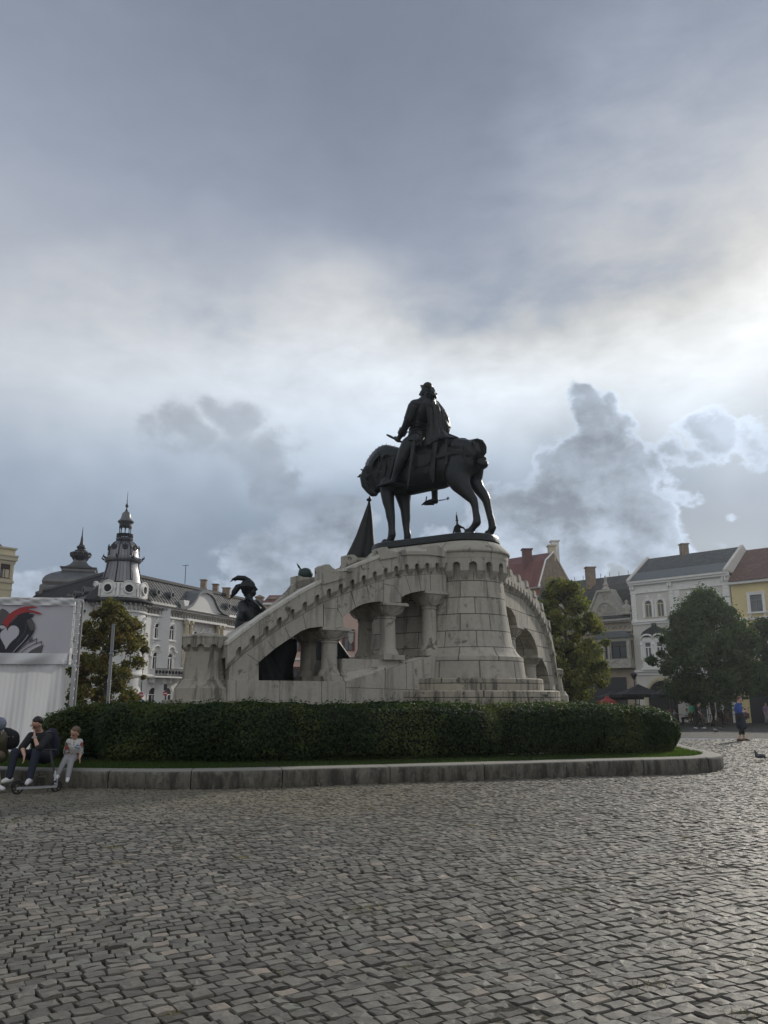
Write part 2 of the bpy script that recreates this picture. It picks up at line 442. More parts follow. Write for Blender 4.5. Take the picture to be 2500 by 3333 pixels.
def cobble_far_mat():
    m, t, b = new_mat('paving_setts_far'); P = gpos(t)
    mp = node(t, 'ShaderNodeMapping', Vector=P, Rotation=(0, 0, radians(-35)), Scale=(1, 1, 1)).outputs[0]
    w = node(t, 'ShaderNodeTexNoise', Vector=P, Scale=0.5, Detail=2.0).outputs['Color']
    wv = node(t, 'ShaderNodeVectorMath', _operation='MULTIPLY_ADD', i0=w, i1=(0.8, 0.8, 0.0), i2=mp).outputs[0]
    br = node(t, 'ShaderNodeTexBrick', Vector=wv, Scale=1.0, Mortar__Size=0.012, Mortar__Smooth=0.3, Brick__Width=0.13, Row__Height=0.115,
              Color1=(0.05, 0.05, 0.048, 1), Color2=(0.10, 0.099, 0.094, 1), Mortar=(0.03, 0.028, 0.024, 1))
    n = noise(t, P, 0.35, 4, 0.6); n2 = noise(t, P, 25, 3, 0.6)
    c = mixc(t, n.step(0.35, 0.7)*0.35, X(t, br.outputs['Color']), (0.085, 0.083, 0.076))
    setb(b, t, c, 0.85, 0, 0.15); bump(t, b, n2*0.5-X(t, br.outputs['Fac']), 0.02)
    return m
def cobble_mat():
    m, t, b = new_mat('basalt_setts'); g = node(t, 'ShaderNodeNewGeometry')
    P = g.outputs['Position']; r = X(t, g.outputs['Random Per Island'])
    r2 = X(t, node(t, 'ShaderNodeTexWhiteNoise', _noise_dimensions='1D', W=r*37.0).outputs['Value'])
    n = noise(t, P, 22, 5, 0.65); n2 = noise(t, P, 90, 4, 0.7); big = noise(t, P, 0.55, 3, 0.6)
    c = mixc(t, r, (0.066, 0.062, 0.053), (0.160, 0.151, 0.128))
    c = mixc(t, (r2.step(0.945, 0.955)), c, (0.22, 0.19, 0.155))
    c = mixc(t, (r2.step(0.82, 0.86)-r2.step(0.89, 0.90)).sat()*0.8, c, (0.17, 0.17, 0.145))
    c = mixc(t, n.step(0.35, 0.75)*0.5, c, mixc(t, 1.0, c, (0.50, 0.50, 0.50), 'MULTIPLY'))
    c = mixc(t, big.step(0.50, 0.75)*0.45, c, (0.15, 0.14, 0.11))
    sx = node(t, 'ShaderNodeSeparateXYZ', i0=P)
    x_, y_ = X(t, sx.outputs[0]), X(t, sx.outputs[1])
    dusty = (y_.step(10.0, 14.0)*x_.step(4.0, -1.5))
    c = mixc(t, dusty*(0.25+r2*0.45), c, (0.17, 0.15, 0.095))
    setb(b, t, c, (0.50+n*0.25), 0, 0.45); bump(t, b, n*0.6+n2*0.35, 0.007)
    return m
M['setts'] = cobble_mat(); M['setts_far'] = cobble_far_mat()
def grit_mat():
    m, t, b = new_mat('joint_grit'); P = gpos(t)
    n = noise(t, P, 30, 4, 0.7); n2 = noise(t, P, 1.2, 4, 0.6)
    c = mixc(t, n, (0.016, 0.015, 0.013), (0.055, 0.050, 0.040))
    c = mixc(t, n2.step(0.60, 0.70)*n.step(0.4, 0.6), c, (0.14, 0.12, 0.07))
    setb(b, t, c, 0.9, 0, 0.2); bump(t, b, n, 0.02)
    return m
M['grit'] = grit_mat()

# the square: one sheet to the horizon (a 3 cm bed under the setts near the viewer)
mb = MB()
ys = [-60, 2.5, 34.2, 60, 100, 200, 600, 1500]
for i in range(len(ys)-1):
    for x0, x1 in ((-1500, -19), (-19, 19), (19, 1500)):
        near = (i == 1 and x0 == -19)
        mb.mi = 1 if near else 0
        z0 = lambda y: (-0.016 if near else 0.0) + max(gz(0, y), -2.5)
        mb.add([(x0, ys[i], z0(ys[i])), (x1, ys[i], z0(ys[i])), (x1, ys[i+1], z0(ys[i+1])), (x0, ys[i+1], z0(ys[i+1]))], [(0, 1, 2, 3)])
g = mb.build('ground', [M['setts_far'], M['grit']]); g['kind'] = 'structure'

def setts():
    """hewn stone setts laid in wavering rows, every stone its own block"""
    th = radians(33); ca, sa = cos(th), sin(th)
    rows = np.arange(-22, 30, 0.112)
    cx, cy, L, Wd = [], [], [], []
    for rj, b0 in enumerate(rows):
        a = -9.0+NR.uniform(0, .1)
        while a < 40:
            l = NR.uniform(0.095, 0.150)
            cx.append(a+l/2); cy.append(b0); L.append(l); Wd.append(0.112)
            a += l
    a = np.array(cx); bb = np.array(cy); L = np.array(L); Wd = np.array(Wd)
    def warp(a, bb):
        w = bb + 0.30*np.sin(a*0.42+0.4*np.sin(bb*.5)) + 0.05*np.sin(a*1.3+bb*1.3) + 0.015*np.sin(a*3.7-bb*2.1)
        return a+0.10*np.sin(bb*0.8+1)+0.03*np.sin(bb*3+a), w
    N = len(a)
    j = lambda s: NR.normal(0, s, N)
    tmpl = [(-.5, -.5), (.5, -.5), (.5, .5), (-.5, .5)]
    gap = 0.004+NR.uniform(0, 0.006, N)
    corners = []
    for (u, v) in tmpl:
        A = a+u*(L-gap*2)+j(0.0055); B = bb+v*(Wd-gap*2)+j(0.0055)
        A, B = warp(A, B); corners.append((A*ca-B*sa, A*sa+B*ca))
    mx = sum(c[0] for c in corners)/4; my = sum(c[1] for c in corners)/4
    keep = (my > 3.6) & (my < 34) & (np.abs(mx) < my*0.53+0.9) & ((my < 20) | (mx > 5))
    # leave the planter free
    keep &= ~inside_planter(mx, my, 0.02)
    idx = np.where(keep)[0]; n = len(idx)
    h = (NR.normal(0, 0.003, N)+0.010*np.sin(mx*1.1+1)*np.sin(my*0.9))[idx]
    tx, ty = NR.normal(0, 0.020, N)[idx], NR.normal(0, 0.020, N)[idx]
    mx, my = mx[idx], my[idx]
    V = np.zeros((n, 17, 3), np.float32)
    for k, (X_, Y_) in enumerate(corners):
        X_, Y_ = X_[idx], Y_[idx]; dx, dy = X_-mx, Y_-my
        top = h+dx*tx+dy*ty
        V[:, k] = np.stack([X_, Y_, np.full(n, -0.06)], 1)
        V[:, 4+k] = np.stack([X_, Y_, top-0.013], 1)
        V[:, 8+k] = np.stack([mx+dx*0.94, my+dy*0.94, top-0.002+NR.normal(0, .0025, n)], 1)
    for k in range(4):   # mid points of the top ring give a broken, hewn outline
        p = (V[:, 8+k]+V[:, 8+(k+1) % 4])/2
        p[:, :2] += NR.normal(0, 0.003, (n, 2)); p[:, 2] += NR.normal(0.001, .003, n)
        V[:, 12+k] = p
    V[:, 16] = np.stack([mx+NR.normal(0, .02, n), my+NR.normal(0, .02, n), h+NR.normal(0, .002, n)], 1)
    T = []
    for k in range(4):
        k2 = (k+1) % 4
        T += [(k, k2, 4+k2), (k, 4+k2, 4+k), (4+k, 4+k2, 8+k2), (4+k, 8+k2, 12+k), (4+k, 12+k, 8+k), (8+k, 12+k, 16), (12+k, 8+k2, 16)]
    T = np.array(T)
    F = (np.arange(n)[:, None, None]*17+T[None]).reshape(-1, 3)
    o = fast_mesh('cobble_paving', V.reshape(-1, 3), F, M['setts'])
    o['kind'] = 'structure'
    return n

# ------------------------------------------------------------------ planter: kerb wall, lawn, hedge
def spline_closed(pts, n=16):
    out = []; m = len(pts)
    for i in range(m):
        p0, p1, p2, p3 = (Vector(pts[(i+k) % m]) for k in (-1, 0, 1, 2))
        for k in range(n):
            t = k/n
            out.append(0.5*((2*p1)+(-p0+p2)*t+(2*p0-5*p1+4*p2-p3)*t*t+(-p0+3*p1-3*p2+p3)*t**3))
    return out
PL = [(-9.6, 17.6), (-7.6, 16.0), (-5.3, 15.5), (-3.2, 15.5), (0, 16.4), (4.4, 17.9), (6.9, 18.75), (7.9, 19.8), (8.15, 21.2), (8.5, 24), (9.4, 28), (9.6, 33), (7, 37.5), (2, 38.5), (-4, 35), (-6.5, 30), (-8, 25), (-9.3, 21), (-10.1, 18.9)]
PLS = spline_closed([Vector((x, y, 0)) for x, y in PL], 14)
def inside_planter(x, y, marg=0.0):
    px = np.array([p.x for p in PLS]); py = np.array([p.y for p in PLS])
    ins = np.zeros(len(x), bool); n = len(px); dm = np.full(len(x), 1e9)
    for i in range(n):
        j = (i+1) % n
        c = ((py[i] > y) != (py[j] > y)) & (x < (px[j]-px[i])*(y-py[i])/(py[j]-py[i]+1e-12)+px[i])
        ins ^= c
    return ins
print('setts', setts())

def offset_loop(loop, d):
    out = []; n = len(loop)
    for i, p in enumerate(loop):
        t = (loop[(i+1) % n]-loop[i-1]); t.z = 0; t.normalize()
        out.append(p+Vector((-t.y, t.x, 0))*d)    # inward for counter-clockwise
    return out
def planter():
    root = empty('planter_kerb', (0, 16.4, 0), label='low curved stone kerb wall that rings the hedge and lawn under the monument', cat='kerb wall')
    # the loop is resampled evenly, and each coping slab carries a real gap
    pts = PLS; n = len(pts); L = [0]
    for i in range(n): L.append(L[-1]+(pts[(i+1) % n]-pts[i]).length)
    tot = L[-1]
    def P(s):
        s %= tot
        i = max(0, min(n-1, int(np.searchsorted(L, s, 'right'))-1)); k = (s-L[i])/(L[i+1]-L[i])
        a, b = pts[i], pts[(i+1) % n]; t = (b-a).normalized()
        t2 = (pts[(i+2) % n]-b).normalized(); t1 = (a-pts[i-1]).normalized()
        tt = ((t1+t)*0.5).lerp((t+t2)*0.5, k).normalized()
        return a.lerp(b, k), Vector((-tt.y, tt.x, 0))
    prof = [(0.02, -0.03), (0.0, 0.05), (0.0, 0.245), (0.012, 0.28), (0.045, 0.308), (0.10, 0.315), (0.50, 0.32), (0.52, 0.30), (0.52, 0.2)]
    s = 0.0; k = 0; rr = random.Random(3); mb = MB()
    while s < tot-0.3:
        l = rr.uniform(1.5, 2.1); l = min(l, tot-s); m = 6
        g = [];
        for i in range(m+1):
            ss = s+0.009+(l-0.018)*i/m; c, nn = P(ss)
            jog = rr.uniform(-.012, .012) if i == 0 else jog
            g.append([c+nn*(o+jog)+Vector((0, 0, z)) for o, z in prof])
        mb.grid(g, uv=lambda i, j: (i*0.3, j*0.1))
        q = len(prof); b = len(mb.v)-q*(m+1)
        mb.f.append(tuple(range(b, b+q))); mb.m.append(0); mb.uv.append(None)
        mb.f.append(tuple(range(b+q*m, b+q*m+q))[::-1]); mb.m.append(0); mb.uv.append(None)
        s += l
    m_, t, b = new_mat('kerb_stone'); Q = gpos(t)
    sp = node(t, 'ShaderNodeMapping', Vector=Q, Scale=(5, 5, 1.2)).outputs[0]
    st = noise(t, sp, 1.0, 6, 0.7); n2 = noise(t, Q, 20, 5, 0.65)
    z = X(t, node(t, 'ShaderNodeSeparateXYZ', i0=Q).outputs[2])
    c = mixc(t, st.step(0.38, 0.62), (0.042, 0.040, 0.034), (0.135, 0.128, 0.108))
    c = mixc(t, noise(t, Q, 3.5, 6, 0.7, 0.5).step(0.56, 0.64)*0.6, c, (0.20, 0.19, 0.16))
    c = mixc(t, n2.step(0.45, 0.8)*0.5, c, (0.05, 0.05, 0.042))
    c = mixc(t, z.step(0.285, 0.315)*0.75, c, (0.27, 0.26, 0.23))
    gr = X(t, node(t, 'ShaderNodeSeparateXYZ', i0=node(t, 'ShaderNodeNewGeometry').outputs['Normal']).outputs[2])
    setb(b, t, c, 0.85, 0, 0.3); bump(t, b, n2, 0.012)
    M['kerb'] = m_
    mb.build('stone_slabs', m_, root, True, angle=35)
    inner = offset_loop(PLS, 0.16)
    mb = MB(); mb.add([Vector((p.x, p.y, 0.27)) for p in offset_loop(PLS, 0.20)], [tuple(range(len(inner)))])
    mb.build('mortar_core', M['joint'], root)
planter()

def leaf_mat(name, c1, c2, c3, trans=0.25, rough=0.45, posmix=None):
    m, t, b = new_mat(name); g = node(t, 'ShaderNodeNewGeometry')
    r = X(t, g.outputs['Random Per Island']); n = noise(t, g.outputs['Position'], 0.9, 3, 0.6)
    c = mixc(t, r, c1, c2); c = mixc(t, (n.step(0.45, 0.68)*(0.35+r*0.65)).sat(), c, c3)
    if posmix: c = posmix(t, c, g)
    setb(b, t, c, rough, 0, 0.3)
    tr = node(t, 'ShaderNodeBsdfTranslucent'); lnk(t, mixc(t, 1.0, c, (1.5, 1.7, 0.8), 'MULTIPLY'), tr.inputs[0])
    mx = node(t, 'ShaderNodeMixShader', Fac=trans, i1=b.outputs[0], i2=tr.outputs[0])
    lnk(t, mx.outputs[0], t.nodes['Material Output'].inputs[0])
    return m
def leaves(C, Nrm, size, rs, spread=0.6, aspect=1.6):
    """quads (rhombic leaves) at centres C facing about Nrm"""
    n = len(C); D = Nrm+rs.normal(0, spread, (n, 3)); D /= np.linalg.norm(D, axis=1)[:, None]+1e-9
    T = rs.normal(0, 1, (n, 3)); T -= D*(T*D).sum(1)[:, None]; T /= np.linalg.norm(T, axis=1)[:, None]+1e-9
    B = np.cross(D, T); s = size*rs.uniform(0.6, 1.3, n)[:, None]
    V = np.stack([C-T*s*aspect/2, C+B*s*0.5+D*s*0.12, C+T*s*aspect/2, C-B*s*0.5+D*s*0.12], 1).reshape(-1, 3)
    F = np.arange(n*4).reshape(n, 4)
    return V, F

# lawn
m_, t, b = new_mat('lawn_soil'); n = noise(t, gpos(t), 8, 4, 0.6)
setb(b, t, mixc(t, n, (0.014, 0.022, 0.008), (0.025, 0.042, 0.012)), 0.9); M['soil'] = m_
HEDGE = [(-7.9, 20.0), (-7.75, 18.9), (-7.0, 18.0), (-5.2, 17.6), (-3.2, 17.45), (0, 18.3), (3.6, 19.4), (6.0, 20.1), (7.15, 20.9), (7.3, 22.2), (6.9, 24.5), (7.2, 28)]
mb = MB()
lp = offset_loop(PLS, 0.5)
mb.add([Vector((p.x, p.y, 0.306)) for p in lp], [tuple(range(len(lp)))])
mb.build('lawn', M['soil'])['kind'] = 'structure'
def grass():
    pts = offset_loop(PLS, 0.56); rs = np.random.default_rng(5); n = 60000
    seg = [i for i, p in enumerate(pts) if p.y < 25]
    i = rs.choice(seg, n); j = (i+1) % len(pts); k = rs.uniform(0, 1, n)
    A = np.array([tuple(p) for p in pts]); c = A[i]*(1-k[:, None])+A[j]*k[:, None]
    t = A[j]-A[i]; t /= np.linalg.norm(t, axis=1)[:, None]; nn = np.stack([-t[:, 1], t[:, 0], 0*t[:, 0]], 1)
    c = c+nn*(rs.uniform(0, 1, n)**1.3*1.8-0.10)[:, None]; c[:, 2] = 0.30
    h = rs.uniform(0.03, 0.085, n)*(0.6+0.6*rs.uniform(0, 1, n)); a = rs.uniform(0, 2*pi, n); w = 0.007
    d = np.stack([np.cos(a), np.sin(a), 0*a], 1); l = rs.normal(0, 0.03, (n, 3)); l[:, 2] = 0
    V = np.stack([c-d*w, c+d*w, c+l+np.stack([0*h, 0*h, h], 1)], 1).reshape(-1, 3)
    o = fast_mesh('grass', V, np.arange(n*3).reshape(n, 3), leaf_mat('grass_blades', (0.028, 0.050, 0.013), (0.056, 0.090, 0.022), (0.065, 0.085, 0.026), 0.6))
    o['kind'] = 'stuff'; o['label'] = 'short green lawn grass on the strip between kerb wall and hedge'
grass()
def hedge():
    def sp_open(pts, n=14):
        P = [Vector((*p, 0)) for p in pts]; P = [P[0]*2-P[1]]+P+[P[-1]*2-P[-2]]; out = []
        for i in range(1, len(P)-2):
            for k in range(n):
                t = k/n; p0, p1, p2, p3 = P[i-1:i+3]
                out.append(0.5*((2*p1)+(-p0+p2)*t+(2*p0-5*p1+4*p2-p3)*t*t+(-p0+3*p1-3*p2+p3)*t**3))
        out.append(P[-2]); return out
    path = sp_open(HEDGE); A = np.array([tuple(p) for p in path]); n = len(A)
    d = np.gradient(A, axis=0); d /= np.linalg.norm(d, axis=1)[:, None]
    N_ = np.stack([-d[:, 1], d[:, 0], 0*d[:, 0]], 1)       # inward
    cs = np.array([(0.14, 0.29), (-0.04, 0.46), (-0.10, 0.80), (-0.06, 1.15), (0.10, 1.36), (0.40, 1.47), (1.0, 1.50), (1.7, 1.50), (2.0, 1.3)])
    lc = np.concatenate([[0], np.cumsum(np.linalg.norm(np.diff(cs, axis=0), axis=1))]); lc /= lc[-1]
    def surf(u, v):
        uu = u*(n-1); i = np.clip(uu.astype(int), 0, n-2); k = (uu-i)[:, None]
        c = A[i]*(1-k)+A[i+1]*k; nn = N_[i]*(1-k)+N_[i+1]*k; dd = d[i]
        o = np.interp(v, lc, cs[:, 0]); z = np.interp(v, lc, cs[:, 1])
        x = c[:, 0]
        # a dip between two clipped sections, a slight fall to the right end, a rounded left end
        zt = 1.0+0.02*np.sin(x*1.7)-0.07*np.exp(-((x-2.8)/0.25)**2)-0.06*np.exp(-((x+6.25)/0.25)**2)+0.015*np.sin(x*6.3)-0.07*np.exp(-((x+6.0)/0.5)**2)*0-0.02
        zt = zt-0.06*np.clip((x-2.5)/5, 0, 1)-0.10*np.clip((x-6.4)/0.9, 0, 1)**2-0.16*np.clip((-5.9-x)/1.9, 0, 1)**1.5
        bulge = 0.05*np.sin(x*2.3+z*3)+0.04*np.sin(x*5.1-z*5)
        notch = 0.34*np.exp(-((x+6.25)/0.28)**2)+0.30*np.exp(-((x-2.8)/0.22)**2)+0.10*np.exp(-((x-4.9)/0.2)**2)
        o2 = o-bulge+notch
        p = c+nn*o2[:, None]; p[:, 2] = 0.29+(z-0.29)*zt
        e = 0.06
        v2 = np.clip(v+e, 0, 1); o3 = np.interp(v2, lc, cs[:, 0])-np.interp(np.clip(v-e, 0, 1), lc, cs[:, 0]); z3 = np.interp(v2, lc, cs[:, 1])-np.interp(np.clip(v-e, 0, 1), lc, cs[:, 1])
        nr = nn*(-z3)[:, None]; nr[:, 2] = o3; nr /= np.linalg.norm(nr, axis=1)[:, None]+1e-9
        return p, nr
    root = empty('hedge', (0, 18.3, 0.30), label='long clipped dark green hedge curving along the lawn in front of the monument', cat='hedge')
    rs = np.random.default_rng(9)
    def lay(nl, depth, size, mat, nm):
        u = rs.uniform(0, 1, nl)**0.9; v = rs.uniform(0, 1, nl)**1.0
        p, nr = surf(u, v)
        p = p-nr*(np.abs(rs.normal(0, depth, nl)))[:, None]+nr*(rs.uniform(0, 0.03, nl))[:, None]
        sprig = rs.uniform(0, 1, nl) > 0.96; p[sprig] += nr[sprig]*0.05+np.array([0, 0, 0.03])
        V, F = leaves(p, nr*0.9+np.array([0, 0, 0.5]), size, rs, 0.55)
        return fast_mesh(nm, V, F, mat, root)
    lay(120000, 0.05, 0.042, leaf_mat('hedge_leaf', (0.010, 0.026, 0.008), (0.036, 0.064, 0.018), (0.095, 0.115, 0.035), 0.35, 0.6), 'foliage')
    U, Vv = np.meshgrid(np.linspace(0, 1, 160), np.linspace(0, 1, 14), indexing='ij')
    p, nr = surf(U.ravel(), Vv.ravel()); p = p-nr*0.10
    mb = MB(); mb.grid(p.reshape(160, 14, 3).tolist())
    mb.build('dark_core', plain('hedge_inside', (0.006, 0.010, 0.005), 0.95), root, True)  # solid core added under the leaves, the inner shade put into its near-black colour
hedge()
# ------------------------------------------------------------------ the stone monument base
def zat(v, Y, u=1250): return at(u, v, Y).z
TH = radians(34); HC = Vector((2.46, 24.0, 0))                 # heart of the rounded rear end; heading of the horse
HA = Vector((-cos(TH), sin(TH), 0)); HN = Vector((-sin(TH), -cos(TH), 0)); HLEN = 2.25
class Stadium:
    """rounded plan of the horse's pedestal; t runs along the near flank, round the rear, along the far flank, round the front"""
    def __init__(s, r, L=HLEN): s.r, s.L = r, L; s.tot = 2*L+2*pi*r
    def __call__(s, t, z, o=0.0):
        t %= s.tot; r = s.r+o; L = s.L
        if t < L: p = HC+HA*(L-t)+HN*r
        elif t < L+pi*s.r:
            a = (t-L)/s.r; p = HC+HN*(cos(a)*r)-HA*(sin(a)*r)
        elif t < 2*L+pi*s.r: p = HC+HA*(t-L-pi*s.r)-HN*r
        else:
            a = (t-2*L-pi*s.r)/s.r; p = HC+HA*L-HN*(cos(a)*r)+HA*(sin(a)*r)
        return Vector((p.x, p.y, z))
def st_loft(mb, prof, n=96, cap=True, uvs=True):
    """prof: (z, r) up the wall"""
    S = Stadium(1.2); T = [S.tot*k/n for k in range(n)]
    P = [[S(t, z, r-1.2) for t in T] for z, r in prof]
    acc = [0]
    for i in range(1, len(prof)): acc.append(acc[-1]+sqrt((prof[i][0]-prof[i-1][0])**2+(prof[i][1]-prof[i-1][1])**2))
    ts = S.tot/n
    mb.grid(P, uv=(lambda i, j: (ts*j*1.12, acc[i])) if uvs else None, close=True)
    if cap:
        b = len(mb.v)-n; mb.f.append(tuple(range(b, b+n))); mb.m.append(mb.mi); mb.uv.append(None)
def corbels(mb, fr, t0, t1, bay, top, low, proud=0.2, frac=0.42, drop=0.2, LEG=0.09):
    """row of little arches on tapering corbels under a parapet; top(t), low(t) give the heights"""
    n = max(1, round((t1-t0)/bay)); bay = (t1-t0)/n
    for k in range(n):
        a = t0+k*bay; w = bay*frac; b = a+w; c = a+bay; r = (c-b)/2; leg = LEG
        poly = [(a, low(a)), (b, low(b)), (b, low(b)+leg)]
        zs, ze = low(b)+leg, low(c)+leg
        for q in range(1, 6):
            an = pi-pi*q/6; f = q/6
            tt = (b+c)/2+r*cos(an); ff = (tt-b)/(c-b)
            poly.append((tt, zs+(ze-zs)*ff+r*sin(an)))
        poly += [(c, ze), (c, top(c)), ((a+c)/2, top((a+c)/2)), (a, top(a))]
        mb.prism(fr, poly, 0.0, proud)
        la, lb = low(a), low(b)
        v = [fr(a, la, proud), fr(b, lb, proud), fr(b+0.0, lb, 0), fr(a, la, 0), fr(a+w*.12, la-drop, 0.02), fr(b-w*.12, lb-drop, 0.02), fr(b-w*.12, lb-drop, -.02), fr(a+w*.12, la-drop, -.02)]
        mb.add(v, [(4, 5, 1, 0), (0, 3, 7, 4), (1, 5, 6, 2), (4, 7, 6, 5)])
def interp(lst):
    xs = [p[0] for p in lst]; ys_ = [p[1] for p in lst]
    return lambda t: float(np.interp(t, xs, ys_))

MON = empty('monument_base', (2.46, 24.0, 0.37), label='pale stone base with round tower and two arched stair wings carrying the bronze rider', cat='monument')
Z = dict(plate=6.28, cap0=6.02, cap1=5.66, band0=5.60, shaft=5.0, fl0=3.09, fl1=2.72, pl=2.13, s1=1.80)
def pedestal():
    mb = MB()
    st_loft(mb, [(Z['pl'], 1.62), (Z['fl1'], 1.56), (Z['fl1']+0.03, 1.50), (Z['fl1']+0.14, 1.40), (Z['fl0'], 1.27), (4.0, 1.14), (Z['shaft']+0.1, 1.045)], cap=False)
    mb.build('tower_shaft', M['stone_block'], MON, True, angle=30)
    mb = MB()   # crown: arches on corbels, band, moulding, rounded cap
    S = Stadium(1.06)
    corbels(mb, S, -0.3, S.L+pi*S.r+1.2, 0.42, lambda t: 5.53, lambda t: 5.13, 0.17, 0.52, 0.22, 0.15)
    mb.build('corbel_crown', M['stone_parapet'], MON)
    mb = MB()
    st_loft(mb, [(5.0, 1.04), (5.5, 1.05), (5.50, 1.235), (5.66, 1.235), (5.67, 1.275), (5.71, 1.29), (5.75, 1.275), (5.76, 1.25), (5.80, 1.235), (6.0, 1.04), (6.06, 0.90)], 96)
    mb.build('tower_cap', stone('cap_stone', (0.44, 0.42, 0.36), 0.4, (1.6, 3.0)), MON, True, angle=25)
    mb = MB()
    st_loft(mb, [(1.0, 2.12), (Z['pl']-0.03, 2.10), (Z['pl'], 2.06), (Z['pl']+0.01, 1.5)], 96)
    st_loft(mb, [(0.3, 2.58), (Z['s1']-0.03, 2.55), (Z['s1'], 2.50), (Z['s1']+0.005, 2.0)], 96)
    mb.build('tower_steps', M['stone_dirty'], MON, True, angle=30)
pedestal()

def column(c, z0, z1, r=0.25, ang=0.0, rsc=1.0):
    r *= 0.90
    """stout column: square plinth, torus, tapering shaft, neck rings, cushion capital with shield faces, square abacus"""
    mb = MB(); H = z1-z0; hp = 0.13; hc = min(0.40, H*0.22); ca, sa = cos(ang), sin(ang)
    base = Matrix.Translation((c.x, c.y, 0)) @ Matrix.Rotation(ang, 4, 'Z')
    mb.T = base
    mb.lathe([(r*1.38, z0+hp), (r*1.40, z0+hp+.03), (r*1.33, z0+hp+.07), (r*1.2, z0+hp+.12), (r*1.18, z0+hp+.14), (r*1.06, z0+hp+.17), (r*1.06, z0+hp+.19), (r*1.0, z0+hp+.21),
              (r*0.98, (z0+z1)/2), (r*0.93, z1-hc-.10), (r*0.93, z1-hc-.09), (r*1.04, z1-hc-.08), (r*1.06, z1-hc-.045), (r*0.98, z1-hc-.03), (r*1.08, z1-hc-.015), (r*1.0, z1-hc)], n=28)
    # cushion capital: circle below growing into a square above
    P = []
    n = 32
    for i, f in enumerate((0, .12, .3, .5, .7, .85, 1.0)):
        row = []
        for k in range(n):
            t = 2*pi*k/n; cs, sn = cos(t), sin(t); sqr = 1/max(abs(cs), abs(sn))
            grow = r*(0.97+0.80*(f**0.72)); sqm = min(1, f*1.1)
            rr = grow*(1+(min(sqr, 1.28)-1)*sqm)*(1.0 if f > .9 else 1+0.03*cos(4*t))
            row.append((cs*rr, sn*rr, z1-hc+f*(hc-.09)))
        P.append(row)
    mb.grid(P, close=True)
    w = r*1.86
    mb.box(-w, w, -w, w, z1-0.09, z1)
    mb.box(-w*1.05, w*1.05, -w*1.05, w*1.05, z1-0.075, z1-0.035)
    w = r*1.55
    mb.box(-w, w, -w, w, z0, z0+hp)
    # raised shield outlines on the capital faces
    for k in range(4):
        a = pi/2*k
        pts = []
        for q in range(13):
            an = pi+pi*q/12; u = cos(an)*r*1.18; zz = z1-0.12+sin(an)*(hc*0.62)
            f = min(1, max(0, (zz-(z1-hc))/(hc-.09))); rad = r*(0.97+0.80*f**0.72)+0.012
            if abs(u) > rad*0.9: rad = sqrt(max(0.01, (rad*1.15)**2-u*u*0.55))
            pts.append((cos(a)*rad-sin(a)*u, sin(a)*rad+cos(a)*u, zz))
        mb.tube(pts, 0.013, 5)
    mb.T = None
    o = mb.build('column', M['stone'], MON, True, angle=40)
    return o

def ribbons(mb, fr, lines, o, w=0.011):
    for ln in lines:
        for (a, b) in zip(ln[:-1], ln[1:]):
            (t0, z0), (t1, z1) = a, b; L = sqrt((t1-t0)**2+(z1-z0)**2)+1e-6
            nx, nz = -(z1-z0)/L*w/2, (t1-t0)/L*w/2
            mb.prism(fr, [(t0-nx, z0-nz), (t1-nx, z1-nz), (t1+nx, z1+nz), (t0+nx, z0+nz)], o-0.02, o+0.003)

